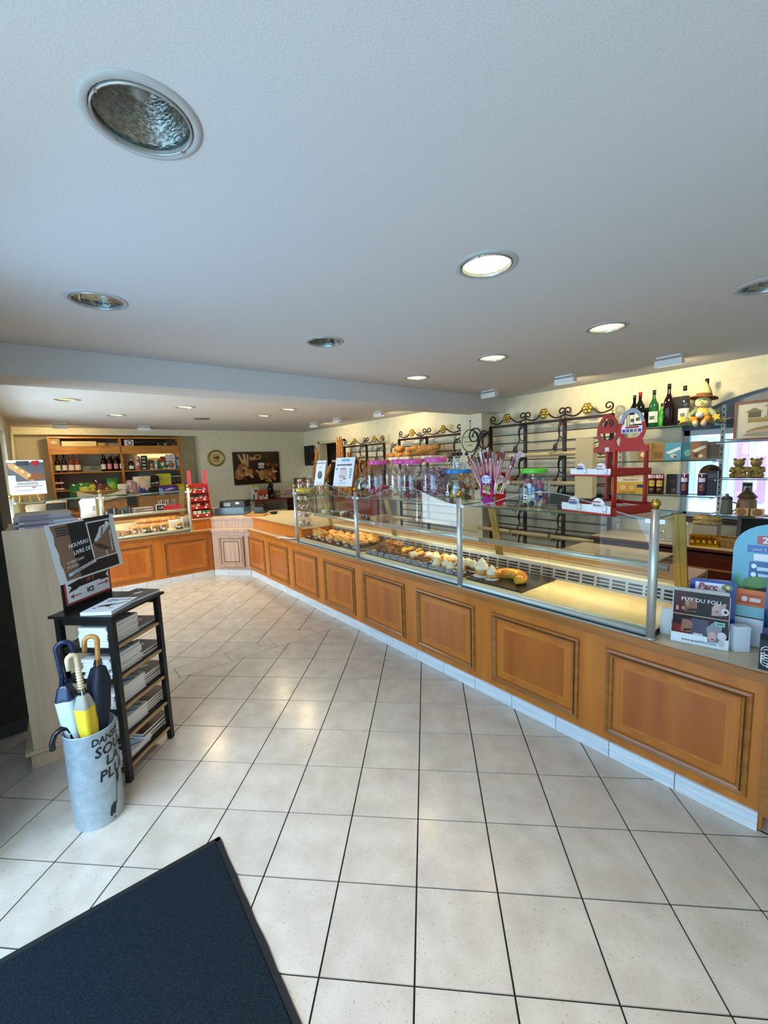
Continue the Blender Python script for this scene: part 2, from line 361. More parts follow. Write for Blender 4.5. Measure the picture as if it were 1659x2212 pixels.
# street outside
ST = noisy('street_paving', '#c9ccd0', '#dfe2e6', (3, 3, 3), 3, rough=.9)
mb = MB(); mb.box(-16, YB+.2, -.2, 10, YB+14, -.06); struct(mb.build('street_ground_back', ST))
mb = MB(); mb.box(-16, -16, -.2, 10, YF-.45, -.06); struct(mb.build('street_ground_front', ST))
mb = MB(); mb.box(-16, -10.4, -.1, 10, -10, 3.4); struct(mb.build('street_facade_front', noisy('pale_facade', '#b9b6ae', '#cac6bc', (1.5, 1.5, 1.5), 3, rough=.9)))
FAC = noisy('blue_white_facade', '#cfdcea', '#e3ebf4', (2.5, 2.5, 1), 3, rough=.9)
fa = MB(); fa.box(-5, YB+7, -.1, 8, YB+7.3, 4.2); facade = struct(fa.build('street_facade_back', FAC))
PINK = mat('pink_shutter', '#c79ac4', .6); BLU = mat('pale_blue_door', '#b4d2ea', .5)
for x0, x1, z0, z1, mt in ((-2.10, -1.90, .45, 2.0, PINK), (-1.82, -1.60, .45, 2.0, PINK), (-3.05, -2.85, .5, 2.0, BLU), (-2.75, -2.5, .5, 1.9, BLU), (-2.40, -2.25, .6, 2.2, BLU), (-1.2, -.9, .4, 2.2, BLU), (-.5, -.1, .4, 2.2, BLU)):
    mb = MB(); mb.box(x0, YB+6.93, z0, x1, YB+7, z1); mb.build('shutter', mt, facade)
mb = MB(); mb.box(-5, YB+6.8, -.06, 8, YB+7, .35); mb.build('ledge', mat('white_ledge', '#f2f4f6', .8), facade)
mb = MB(); mb.box(-5, YB+3.2, -.06, 8, YB+3.3, .55); mb.build('railing', mat('blue_rail', '#4a5d92', .5), facade)

# recessed lamps
WARM = mat('lit_lamp_glass', '#fff2d0', .4, emit='#ffeeb4', es=2.4)
WARMDIM = mat('dim_lamp_glass', '#e9c08a', .4, emit='#ffc98a', es=1.1)
TRIM = mat('lamp_trim', '#bdbebc', .4); REFL = noisy('facetted_reflector', '#4a5352', '#8d9694', (90, 90, 200), 1, rough=.22, metal=1., bump=.22)
def downlight(x, y, lit, label):
    t = thing('ceiling_light', label, 'ceiling light', (x, y, H), 0, 'round recessed ceiling lights')
    mb = MB(); mb.lathe([(.104, .004), (.106, -.003), (.111, -.007), (.121, -.0055), (.128, -.001), (.128, .0)], 36, False); mb.build('trim_ring', TRIM, t)
    mb = MB(); mb.lathe([(.104, -.001), (.104, -.007), (.101, -.009), (.099, -.006), (.099, .004)], 32, False)
    for a in (.4, 2.0, 3.6, 5.1):
        mb.at((.103*math.cos(a), .103*math.sin(a), -.008), a); mb.box(-.004, -.003, -.002, .003, .003, .003); mb.at()
    mb.build('inner_ring', mat('inner_trim', '#b9bab6', .3, .6), t)
    mb = MB(); mb.lathe([(.0985, .004), (.097, .018), (.092, .020), (.090, .045), (.084, .048), (.081, .075), (.074, .079), (.070, .10), (.061, .104), (.055, .122), (.045, .126), (.036, .138), (.022, .14), (0, .142)], 32, False); mb.build('reflector', REFL, t)
    mb = MB(); mb.lathe([(.106, -.002), (.106, .2), (0, .2)], 24, False); mb.build('can', mat('lamp_can', '#3a3a3a', .6), t)
    if lit:
        mb = MB(); mb.lathe([(.0985, .006), (.06, .0), (0, -.002)], 28, False); mb.build('lamp_glass', WARM if lit == 1 else WARMDIM, t)
        l = bpy.data.lights.new('lamp_light', 'SPOT'); l.energy = (22 if x > -3.3 else 85) if lit == 1 else 14; l.color = (1, .78, .48); l.spot_size = 2.5; l.spot_blend = .7; l.shadow_soft_size = .06
        o = bpy.data.objects.new('lamp_light', l); C.objects.link(o); o.parent = t; o.location = (0, 0, -.02)
    else:
        mb = MB(); mb.ball((0, 0, .085), (.026, .026, .045), 14, 10); mb.cyl(.02, .12, .142); mb.build('bulb', mat('frosted_bulb', '#8f918c', .25), t)
        mb = MB(); mb.lathe([(.0985, .003), (0, .001)], 24, False); mb.build('cover_glass', GLASS, t)
LL = ['lit round ceiling light nearest the entrance, over the customer floor', 'lit round ceiling light over the counter nearest the glass wall shelves', 'second lit round ceiling light over the counter, beyond the one by the shelves', 'third lit round ceiling light over the counter, just before the beam',
      'lit round ceiling light past the beam, above the customer floor', 'small lit round ceiling light above the far left counter', 'lit round ceiling light past the beam nearest the bread racks', 'lit round ceiling light beyond the beam, farthest towards the till', 'dim orange round ceiling light at the far left past the beam']
for (x, y), l in zip(LIT, LL): downlight(x, y, 2 if 'dim' in l else 1, l)
for (x, y), l in zip(UNLIT, ['large unlit round ceiling light nearest the camera with mirrored reflector', 'unlit round ceiling light at the left, before the beam', 'unlit round ceiling light in the middle of the ceiling near the beam', 'unlit round ceiling light cut by the right photo edge']): downlight(x, y, 0, l)
t = thing('air_vent', 'flat dark round air vent in the ceiling beyond the beam', 'vent', (-6.84, -.2, H))
mb = MB(); mb.lathe([(.12, 0), (.12, -.008), (.1, -.014), (.04, -.016), (0, -.016)], 24, False); mb.build('vent_disc', mat('grey_vent', '#77777a', .5), t)
TUBE = mat('lit_halogen_tube', '#fff2d0', .4, emit='#ffe9b0', es=5.); TUBEOFF = mat('unlit_tube', '#d9d8d0', .3)
def projector(x, y, rz, lit, label):
    t = thing('wall_washer', label, 'spotlight', (x, y, H), rz, 'white box wall washers on the ceiling')
    mb = MB(); mb.box(-.09, -.05, -.012, .09, .05, 0); mb.build('base_plate', WHITE, t)
    mb = MB(); mb.bar((0, .0, -.01), (0, .02, -.05), .02, .02); mb.build('arm', WHITE, t)
    mb = MB(); P = [(-.045, -.085), (-.05, -.03), (-.02, -.02), (.02, -.03), (.03, -.06)]
    n = 0
    for xx in (-.1, .1): mb.quad(*[(xx, a, b) for a, b in P])
    for (a, b), (c, d) in zip(P, P[1:]): mb.quad((-.1, a, b), (.1, a, b), (.1, c, d), (-.1, c, d))
    mb.build('housing', WHITE, t)
    for s in (-1, 1):
        mb = MB(); mb.at((s*.048, .0, -.066), 0, 0, PI/2); mb.cyl(.012, -.04, .04, 10); mb.build('tube', TUBE if lit else TUBEOFF, t)
    if lit:
        l = bpy.data.lights.new('washer_light', 'SPOT'); l.energy = 31; l.color = (1, .77, .41); l.spot_size = 2.75; l.spot_blend = .5; l.shadow_soft_size = .04
        o = bpy.data.objects.new('washer_light', l); C.objects.link(o); o.parent = t; o.location = (0, .02, -.09); o.rotation_euler = (math.radians(42), 0, 0)
PL = [(-1.06, 2.03, 0, 1, 'lit white wall washer nearest the glass wall shelves'), (-1.96, 2.01, 0, 1, 'lit white wall washer in front of the right bread rack'), (-2.91, 2.03, 0, 0, 'unlit white wall washer beside the beam end'),
      (-5.02, 2.0, 0, 1, 'lit white wall washer just past the beam'), (-6.1, 1.9, 0, 0, 'unlit white wall washer past the beam between two lit ones'), (-6.95, 1.9, 0, 1, 'lit white wall washer nearest the dark doorway'),
      (-8.25, -1.98, PI/2, 1, 'lit white wall washer over the wooden wine shelf'), (-8.4, -.78, PI/2, 0, 'unlit white wall washer above the right half of the wooden shelf')]
for a in PL: projector(*a)

# staff side of the floor
mb = MB(); mb.box(XF-.4, .03, -.004, XR, YB+2.4, -.001); struct(mb.build('floor_staff_side', noisy('staff_tile', '#b5aea3', '#c6bfb4', (9, 9, 9), 4, rough=.3)))

# ---------------------------------------------------------------- counters
FIELD = noisy('panel_field_wood', '#a65214', '#bc6a20', (9, 9, 1.0), 5, .3, .72, .32, c3='#b25e1a', coat=.15, per_object=.05)
LOOPS = [(0, .0), (.004, -.012), (.014, -.016), (.022, -.010), (.026, -.016), (.036, -.012), (.044, .004), (.048, .0), (.072, .0), (.076, .006), (.084, .006), (.09, .0)]
def panel_mesh(w, h, field=WOOD, trim=WOODH):
    mb = MB()
    R = []
    for i, y in LOOPS:
        R.append(mb.vs([(-w/2+i, y, i), (w/2-i, y, i), (w/2-i, y, h-i), (-w/2+i, y, h-i)]))
    for n_, (a, b) in enumerate(zip(R, R[1:])):
        for j in range(4):
            k = (j+1) % 4; mb.m = 2 if n_ in (3, 6, 8, 9, 10) else (1 if n_ < 6 else 0); mb.fc((a+j, a+k, b+k, b+j))
    mb.m = 3; b = R[-1]; mb.fc((b, b+1, b+2, b+3)); mb.m = 0
    return mb
def kick(parent, x0, x1, step=.298):
    x = x1
    while x > x0+.01:
        a = max(x-step, x0); mb = MB(); mb.box(a+.0018, .002, 0, x-.0018, .02, .083); mb.build('tile', PLINTH, parent); x -= step
sc = thing('sales_counter', 'long honey wood counter front with eight raised panels, running to the corner', 'counter', (0, 0, 0))
mb = MB(); mb.box(-5.70, .016, .083, 0, .62, .675); mb.box(-5.70, .02, 0, -.02, .6, .083); mb.build('body', WOOD, sc)
mb = MB(); mb.box(-5.70, -.004, .655, .006, .03, .676); mb.box(-5.70, -.014, .676, .014, .0, .7005); mb.box(0, -.014, .676, .014, .6, .7005); mb.build('edge_trim', WOODH, sc)
mb = MB(); mb.box(-.03, -.002, .083, .004, .02, .66); mb.build('corner_post', WOODH, sc)
kick(sc, -5.70, -.03)
pm = panel_mesh(.588, .474).build('panel', [WOOD, WOODH, WOODD, FIELD], sc, (-.365, .0155, .122))
for k in range(1, 8): dup(pm, (-.365-.7275*k, .0155, .122), parent=sc)
cc = thing('corner_cabinet', 'pale limed wood corner cabinet where the two counters meet', 'cabinet', (-5.915, -.20, 0), math.radians(42.9))
LW = math.hypot(.43, .40)
inv = Matrix.Rotation(-math.radians(42.9), 2); WP = [(-5.712, .02), (-5.712, .62), (-6.75, .62), (-6.75, -.392), (-6.14, -.392)]
LP = [inv @ Vector((x+5.915, y+.20)) for x, y in WP]
mb = MB(); mb.slabz([(p.x, p.y+.004) for p in LP], .083, .675); mb.build('body', PALE, cc)
mb = MB(); mb.box(-LW/2, -.004, .655, LW/2, .02, .676); mb.box(-LW/2, -.014, .676, LW/2, .0, .7005); mb.build('edge_trim', PALE, cc)
kick(cc, -LW/2, LW/2, .36)
panel_mesh(.40, .47, PALE, PALE).build('panel', [PALE, PALE, mat('limed_groove', '#8a6f59', .5), PALE], cc, (0, .011, .122))
lc = thing('sales_counter', 'honey wood counter front below the far left display case', 'counter', (-6.13, 0, 0), PI/2)
mb = MB(); mb.box(-2.58, .016, .083, -.40, .62, .675); mb.box(-2.58, .02, 0, -.40, .6, .083); mb.build('body', WOOD, lc)
mb = MB(); mb.box(-2.58, -.004, .655, -.40, .03, .676); mb.box(-2.58, -.014, .676, -.40, .0, .7005); mb.build('edge_trim', WOODH, lc)
kick(lc, -2.58, -.40)
for x in (-.76, -1.49, -2.22): dup(pm, (x, .0155, .122), parent=lc)
# worktops
wt = MB(); wt.slabz([(.0, .0), (.0, .62), (-5.94, .62), (-6.75, -.1), (-6.75, -2.58), (-6.13, -2.58), (-6.13, -.40), (-5.70, .0)], .677, .700)
tag(wt.build('worktop', TOP), 'beige laminate ledge topping the front of both counters', 'worktop')
rw = thing('till_counter', 'raised beige till worktop with wooden riser standing on the corner ledge', 'counter', (0, 0, 0))
RP = [(-4.2, .10), (-5.745, .10), (-6.23, -.36), (-6.23, -.66)]; BP = [(-4.2, .95), (-6.1, .95), (-7.1, 0), (-7.1, -.66)]
mb = MB(); mb.slabz(RP+BP[::-1], .835, .855); mb.build('top', TOP, rw)
for (a, b), mt in zip(zip(RP, RP[1:]), (WOOD, PALE, WOOD)):
    n = Vector((-(b[1]-a[1]), b[0]-a[0])).normalized()*-.02
    mb = MB(); mb.slabz([a, b, (b[0]+n.x, b[1]+n.y), (a[0]+n.x, a[1]+n.y)], .700, .835); mb.build('riser', mt, rw)
    mb = MB(); mb.slabz([(a[0]-n.x*.5, a[1]-n.y*.5), (b[0]-n.x*.5, b[1]-n.y*.5), b, a], .832, .858); mb.build('edge_trim', WOODH if mt is WOOD else PALE, rw)
mb = MB(); mb.slabz([(-4.22, .12), (-4.2, .12), (-4.2, .95), (-4.22, .95)], .70, .835); mb.build('riser', WOODH, rw)
bb = MB(); bb.slabz([(-4.25, .93), (-6.08, .93), (-6.1, .95), (-4.25, .95)], 0, .835); bb.build('back_panel', WOODH, rw)

# ---------------------------------------------------------------- glass display cases
def wave(x0, x1, zl, hump, n=22):
    P = []
    for i in range(n+1):
        q = i/n; P.append((x0+(x1-x0)*q, zl + hump*(math.sin(PI*q)**2) - .012*math.sin(2*PI*q)))
    return P
def case(name, label, loc, rz, posts, deckcol, vent=True, hump=.11, x_from=None):
    t = thing(name, label, 'display case', loc, rz)
    xs = sorted(posts); x0, x1 = xs[0], xs[-1]; L0 = x_from if x_from is not None else x0
    for x in xs:
        mb = MB(); mb.at((x, .022, 0)); mb.cyl(.0185, .70, 1.335, 14); mb.cyl(.021, .70, .712, 14); p = mb.build('post', STEEL, t)
        mb = MB(); mb.at((x, .022, 0)); mb.lathe([(.012, 1.335), (.009, 1.345), (.013, 1.348)], 12); mb.ball((0, 0, 1.362), .0215, 14, 10); mb.build('ball_finial', GOLD, p)
        for s in (-1, 1):
            mb = MB(); mb.box(x+s*.03-.011, .016, 1.268, x+s*.03+.011, .03, 1.288); mb.build('clip', WHITE, p)
    mb = MB(); mb.at((0, .045, .722), 0, 0, PI/2); mb.cyl(.021, x0, x1, 14); mb.at(); mb.box(x0, .02, .70, x1, .06, .706); mb.box(x0, .045, .70, x1, .066, .742); mb.build('base_rail', ALU, t)
    mb = MB(); mb.box(x0, .016, .7065, x1, .03, .7105); mb.build('rail_groove', SLOT, t)
    mb = MB(); mb.box(L0, .06, .735, x1+.005, .50, .748); mb.build('deck', deckcol, t)
    if vent:
        mb = MB(); mb.prism([(0, 0), (0, .1), (.012, .1), (.03, 0)], 0, 1)
        mb = MB(); n = mb.vs([(L0, .50, .748), (x1, .50, .748), (x1, .512, .845), (L0, .512, .845)]); mb.fc(range(n, n+4)); mb.build('vent_grille', mat('grey_vent_metal', '#a9a49a', .35, .5), t)
        mb = MB(); x = L0+.03
        while x < x1-.09:
            for k in range(3): zz = .768+k*.022; mb.at((x, .50+(zz-.748)*.124, zz), 0, math.radians(-7)); mb.box(0, -.004, -.006, .075, .001, .006)
            x += .094
        tag(mb.build('vent_slot', SLOT, t), kind='stuff')
    else:
        mb = MB(); mb.box(L0, .50, .70, x1, .512, .845); mb.build('back_board', deckcol, t)
    mb = MB(); mb.box(L0, .505, .845, x1, .60, .86); mb.box(L0, .59, .70, x1, .60, .86); mb.build('cream_ledge', CREAM, t)
    mb = MB(); mb.box(L0, .60, .855, x1, .92, .872); mb.box(L0, .9, .02, x1, .92, .855); mb.build('staff_board', noisy('warm_staff_board', '#b98a52', '#cfa268', (2, 26, 26), 4, rough=.4), t)
    for a, b in zip(xs, xs[1:]):
        P = wave(a+.022, b-.022, 1.285, hump)
        mb = MB(); poly = [(a+.022, .742)] + P + [(b-.022, .742)]
        poly = [(a+.022, .742), (b-.022, .742)] + P[::-1]
        mb.prism(poly, .026, .026); mb.f = mb.f[:1]; mb.c = mb.c[:1]; mb.mi = mb.mi[:1]; mb.sm = mb.sm[:1]
        g = mb.build('front_glass', GLASS, t)
        mb = MB(); mb.tube([(x, .026, z) for x, z in P], .0022, 5); mb.tube([(a+.022, .026, .742), (a+.022, .026, 1.285)], .0018, 5); mb.tube([(b-.022, .026, .742), (b-.022, .026, 1.285)], .0018, 5); mb.build('glass_edge', mat('bright_glass_edge', '#aebfb8', .1, spec=.8), g)
        mb = MB(); n = mb.vs([(a+.01, .034, 1.282), (b-.01, .034, 1.282), (b-.01, .43, 1.282), (a+.01, .43, 1.282)]); mb.fc(range(n, n+4)); s = mb.build('top_shelf', GLASS, t)
        mb = MB(); mb.box(a+.01, .034, 1.279, b-.01, .0355, 1.285); mb.box(a+.01, .4285, 1.279, b-.01, .43, 1.285); mb.box(b-.0115, .034, 1.279, b-.01, .43, 1.285); mb.build('glass_edge', EDGE, s)
        mb = MB(); n = mb.vs([(a+.01, .27, 1.012), (b-.01, .27, 1.012), (b-.01, .50, 1.012), (a+.01, .50, 1.012)]); mb.fc(range(n, n+4)); s = mb.build('middle_shelf', GLASS, t)
        mb = MB(); mb.at((0, .262, 1.005), 0, 0, PI/2); mb.cyl(.018, a+.01, b-.01, 12); mb.build('shelf_rail', mat('pale_anodised_rail', '#c3c6b8', .35, .6), s)
        mb = MB(); mb.box(a+.05, .268, .984, b-.05, .296, .992); mb.build('lamp_strip', CREAM, s)
        l = bpy.data.lights.new('case_lamp', 'AREA'); l.shape = 'RECTANGLE'; l.size = b-a-.12; l.size_y = .016; l.energy = 3.2 if vent else 3; l.color = (1, .84, .52)
        o = bpy.data.objects.new('case_lamp', l); C.objects.link(o); o.parent = t; o.location = ((a+b)/2, .283, .982); o.rotation_euler = (math.radians(12), 0, 0)
    for x in xs:
        q = -.012 if x == xs[-1] else (.012 if x == xs[0] else 0)
        for d in (-.016, .016) if True else ():
            mb = MB(); mb.bar((x+q+d, .375, 1.275), (x+q+d, .485, .86), .014, .03, (1, 0, 0)); mb.build('strut', CHAMP, t)
    mb = MB(); n = mb.vs([(x1-.004, .04, .705), (x1-.004, .50, .705), (x1-.004, .42, 1.278), (x1-.004, .04, 1.278)]); mb.fc(range(n, n+4)); g = mb.build('end_glass', GLASS, t)
    mb = MB(); mb.tube([(x1-.004, .5, .705), (x1-.004, .42, 1.278)], .0022, 5); mb.tube([(x1-.004, .048, .705), (x1-.004, .048, 1.278)], .0028, 5); mb.build('glass_edge', EDGE, g)
    mb = MB(); mb.box(x1-.012, .04, .70, x1+.006, .50, .707); mb.build('end_channel', mat('dark_channel', '#4a4335', .4), t)
    return t
case('display_case', 'long glass pastry display case with steel posts on the right counter', (0, 0, 0), 0, [-.46, -1.66, -2.92, -4.16], DECK)
case('display_case', 'glass bread display case on the far left counter beneath the wine shelf', (-6.13, 0, 0), PI/2, [-.66, -1.71, -2.56], mat('pale_deck', '#d9cfae', .3), vent=False, hump=.0)
for x in (-1.285, -2.28):
    pass

# ---------------------------------------------------------------- generic goods
def bottle(name, label, cat, loc, h, r, glass, labelcol=None, cap=None, group=None, shapes=None, rz=0, neck=.32, shoulder=.62, cap_h=.12):
    t = thing(name, label, cat, loc, rz, group)
    mb = MB(); mb.lathe([(r*.9, 0), (r, .006), (r, h*shoulder*.85), (r*.93, h*shoulder), (r*.55, h*(shoulder+.09)), (r*neck, h*(shoulder+.17)), (r*neck, h*.985), (r*neck*.9, h)], 16); mb.build('body', glass, t)
    if labelcol:
        mb = MB(); mb.color(labelcol); a = -PI/2
        mb.lathe([(r*1.012, h*.12), (r*1.012, h*.42)], 14, False, a-1.25, a+1.25)
        if shapes:
            for (u, z0, z1, wd, col) in shapes:
                mb.color(col); mb.lathe([(r*1.02, h*z0), (r*1.02, h*z1)], 6, False, a+u-wd, a+u+wd)
        mb.build('label', PRINT, t)
    if cap:
        mb = MB(); mb.color(cap); mb.lathe([(r*neck*1.12, h*(1-cap_h)), (r*neck*1.15, h*1.003), (r*neck*.9, h*1.008)], 12); mb.build('cap', GLOSSY, t)
    return t
def carton(name, label, cat, loc, w, d, h, col, shapes, rz=0, group=None, side=None, mt=None, parent=None):
    mb = MB(); mb.color(col); mb.box(-w/2, -d/2, 0, w/2, d/2, h); mb.art(shapes, w, h, -d/2)
    o = mb.build(name, mt or PRINT, parent, loc, rz)
    if side:
        mb2 = MB(); mb2.at((0, 0, 0), PI/2); mb2.art(side, d, h, -w/2); mb2.at(); mb2.build('side_print', mt or PRINT, o)
    return tag(o, label, cat, group)
def pouch(name, label, cat, loc, w, h, d, fn, rz=0, group=None, lean=0., mt=None, n=8):
    mb = MB(); mb.smooth = True
    for s in (-1, 1):
        b = []
        for j in range(n+1):
            v = j/n
            for i in range(n+1):
                u = i/n; q = (1-abs(2*u-1)**3)*(1-abs(2*v-1)**4)
                wr = .012*math.sin(9*u+5*v)*q*d*6
                x = (u-.5)*w*(1-.10*math.sin(PI*v)); b.append((x, s*(d/2*q+wr*.15), v*h))
        k = mb.vs([(x, y + z*lean, z) for x, y, z in b])
        for j in range(n):
            for i in range(n):
                mb.color(fn((i+.5)/n, (j+.5)/n)); a = k+j*(n+1)+i
                mb.fc((a, a+1, a+n+2, a+n+1) if s < 0 else (a, a+n+1, a+n+2, a+1))
    return tag(mb.build(name, mt or GLOSSY, None, loc, rz), label, cat, group)
BREAD = noisy('baked_crust', '#9a5a1c', '#d79a48', (26, 26, 26), 4, .3, .7, .55, bump=.3, per_object=.12)
CROI = noisy('golden_pastry', '#b06a1e', '#eab766', (34, 34, 34), 4, .3, .7, .42, bump=.3, per_object=.1)
DARKB = noisy('dark_crust', '#5b3410', '#9c6426', (26, 26, 26), 4, .3, .7, .6, bump=.3, per_object=.12)
def loaf_mesh(L, r, m, bend=0., flat=.75, cuts=4):
    mb = MB(); N = 22; pts = []; rr = []
    for i in range(N+1):
        q = i/N; x = (q-.5)*L; e = max(.02, 1-abs(2*q-1)**4); pts.append((x, bend*L*(1-(2*q-1)**2), r*flat)); rr.append(r*math.sqrt(e)*(1+.06*math.sin(q*cuts*2*PI)))
    mb.tube(pts, rr, 10)
    for k in range(cuts):
        x = (-.5+(k+.7)/(cuts+.4))*L*.9; mb.m = 1; mb.tube([(x-r*.7, -r*.35, r*(flat+.86)), (x, 0, r*(flat+.985)), (x+r*.7, r*.35, r*(flat+.86))], [r*.04, r*.13, r*.04], 5)
    mb.m = 0
    return mb
def baguette(label, loc, L, r, rz=0, ry=0, m=None, group=None, rx=0, name='baguette', cat='bread', bend=0., cuts=5):
    o = loaf_mesh(L, r, m, bend, cuts=cuts).build(name, [m or BREAD, mat('flour_slash', '#e8c995', .7)], None, loc); o.rotation_euler = (rx, ry, rz)
    return tag(o, label, cat, group)

# ---------------------------------------------------------------- wrought iron bread racks
def spiral(cx, cz, r0, r1, a0, turns, n=18):
    return [(cx+(r0+(r1-r0)*i/n)*math.cos(a0+turns*2*PI*i/n), cz+(r0+(r1-r0)*i/n)*math.sin(a0+turns*2*PI*i/n)) for i in range(n+1)]
def top_scroll(mb, x0, x1, z):
    c = (x0+x1)/2; hw = (x1-x0)/2-.02
    for s in (-1, 1):
        P = []
        for i in range(15):
            q = i/14; P.append((c+s*hw*(1-q)*.80+s*.03, 0, z+.035+.07*q-.045*math.sin(PI*q)))
        e = P[0]; sp = spiral(0, 0, .052, .014, -PI/2, 1.25, 16); mb.tube([(e[0]+s*a, 0, e[2]+.052+b) for a, b in sp[::-1]] + P, .0095, 6)
def rosette(mb, x, z, y=-.012, r=.03):
    for k in range(6):
        a = k*PI/3; mb.ball((x+r*.75*math.cos(a), y, z+r*.75*math.sin(a)), (r*.55, r*.35, r*.55), 7, 5)
    mb.ball((x, y-.006, z), r*.5, 8, 5)
def bracket(mb, x, z):
    # curved iron in the plane that stands out from the wall
    mb.tube([(x, -.11+.085*math.cos(2*PI*i/20), z-.13+.10*math.sin(2*PI*i/20)) for i in range(20)], .006, 5, True)
    P = [(x, -.03-.29*q-.05*math.sin(2*PI*q), z-.0-.36*q+.02*math.sin(PI*q)) for q in [i/14 for i in range(15)]]
    mb.tube(P, .007, 5)
    sp = spiral(-.13, z-.045, .05, .012, PI/2, 1.3, 16); mb.tube([(x, a, b) for a, b in sp], .006, 5)
    sp = spiral(-.27, z-.33, .05, .012, -PI/2, 1.3, 16); mb.tube([(x, a, b) for a, b in sp], .006, 5)
def rack(label, xs, z0, ztop, tiers, loc, gold=True, depth=.30, bars=7, skip=()):
    t = thing('bread_rack', label, 'rack', loc, 0)
    for x in xs:
        mb = MB(); mb.box(x-.018, -.016, z0, x+.018, .016, ztop); p = mb.build('post', IRON, t)
        mb = MB(); mb.at((x, 0, ztop)); mb.lathe([(.006, 0), (.004, .018), (.011, .024), (.009, .034), (0, .044)], 8); mb.build('finial', GOLD, p)
    mb = MB(); mb.box(xs[0]-.014, -.016, ztop-.03, xs[-1]+.014, .016, ztop); mb.build('top_rail', IRON, t)
    k = 0; z = ztop-.03
    while z > z0+.1:
        z -= .108; mb = MB(); mb.box(xs[0], -.007, z-.006, xs[-1], .007, z+.006); mb.build('cross_bar', IRON, t)
    for a, b in zip(xs, xs[1:]):
        mb = MB(); top_scroll(mb, a, b, ztop); mb.build('scroll', IRON, t)
        mb = MB(); rosette(mb, (a+b)/2, ztop+.085, r=.050); mb.build('rosette', noisy('gilt_leaf', '#8f6f26', '#d8bc62', (50, 50, 50), 3, rough=.3, metal=.7), t)
    for x in xs[1:-1] if len(xs) > 2 else []:
        for zz in [ztop]+[q for q in tiers]:
            mb = MB(); bracket(mb, x+.03, zz); mb.build('bracket', IRON, t)
    mb = MB(); bracket(mb, xs[-1], ztop-.06); mb.build('bracket', IRON, t)
    mb = MB(); bracket(mb, xs[0], ztop-.06); mb.build('bracket', IRON, t)
    for zi, z in enumerate(tiers):
        for ci, (a, b) in enumerate(zip(xs, xs[1:])):
            if (zi, ci) in skip: continue
            mb = MB(); mb.box(a+.02, -depth, z-.03, b-.02, -.01, z-.018); tr = mb.build('tray', MAHOG, t)
            mb = MB(); mb.at((0, -depth-.01, z-.008), 0, 0, PI/2); mb.cyl(.024, a+.015, b-.015, 12); mb.build('front_rail', CREAMR, tr)
    return t
rack('iron bread rack with three gilt-flowered scroll tops, mostly empty, right of the pillar', [-.79, -.26, .26, .79], .0, 2.03, [1.63, 1.30, .98, .68], (-2.54, 2.6, 0))
rack('iron bread rack left of the pillar holding round loaves on its top tray', [-.70, -.02, .72], .0, 1.985, [1.66, 1.34, 1.0, .68], (-4.56, 2.6, 0))
rack('iron bread rack by the doorway filled with upright baguettes', [-.87, -.10, .44], .0, 1.95, [1.66, .9], (-6.12, 2.6, 0), skip=((0, 1), (1, 0), (1, 1)))
# bin for baguettes
t = thing('baguette_bin', 'wooden bin holding baguettes upright in the far bread rack', 'bin', (-6.3, 2.44, .5))
mb = MB(); mb.box(-.75, -.13, 0, .75, .13, .02); mb.box(-.75, -.13, 0, .75, -.115, .5); mb.box(-.75, .115, 0, .75, .13, .5); mb.box(-.75, -.13, 0, -.735, .13, .5); mb.box(.735, -.13, 0, .75, .13, .5); mb.build('box', MAHOG, t)
random.seed(3)
for i in range(26):
    x = -6.98+i*.056; tall = i in (0, 1, 2, 6, 7)
    L = 1.62 if i < 3 else (1.30 if tall else random.uniform(1.0, 1.22)); mt = BREAD if i < 4 else random.choice([DARKB, DARKB, BREAD])
    l = ('tall pale baguette at the doorway end of the bread rack, %s from the doorway' % ORD[i]) if i < 3 else 'brown upright baguette in the far rack bin, %s from the tall pale ones' % ORD[i-3]
    baguette(l, (x, 2.44+random.uniform(-.06, .06), .53+L/2), L, .036, 0, PI/2+random.uniform(-.05, .05), mt, 'upright baguettes' if i >= 3 else 'tall leaning baguettes')
for i, (x, L, ry) in enumerate([(-7.75, .75, 1.25), (-7.3, .6, .9)]):
    o = baguette(['baguette leaning in front of the dark doorway', 'short baguette lying low beside the price signs'][i], (x, 2.35, 1.6-.25*i), L, .042, 0, -ry, BREAD)
t = thing('bread_easel', 'dark wire stand holding baguettes in front of the doorway', 'stand', (-7.55, 2.38, 0))
mb = MB(); mb.tube([(-.35, 0, 0), (-.35, 0, 1.9)], .012, 6); mb.tube([(.3, 0, 0), (.3, 0, 1.4)], .012, 6); mb.tube([(-.35, 0, 1.2), (.3, 0, 1.2)], .012, 6); mb.tube([(-.35, 0, .5), (.3, 0, .5)], .012, 6)
mb.tube([(-.35+.12*math.cos(a*PI/10)-.0, 0, 1.9+.12*math.sin(a*PI/10)) for a in range(14)], .01, 5); mb.box(-.37, -.06, 1.19, .32, .06, 1.21); mb.build('frame', IRON, t)
for k, (x, z) in enumerate([(-.22, 1.0), (0, .9), (.2, 1.0)]):
    sp = spiral(x, z, .09, .02, k, 1.4); mb = MB(); mb.tube([(a, 0, b) for a, b in sp], .008, 5); mb.build('scroll', IRON, t)
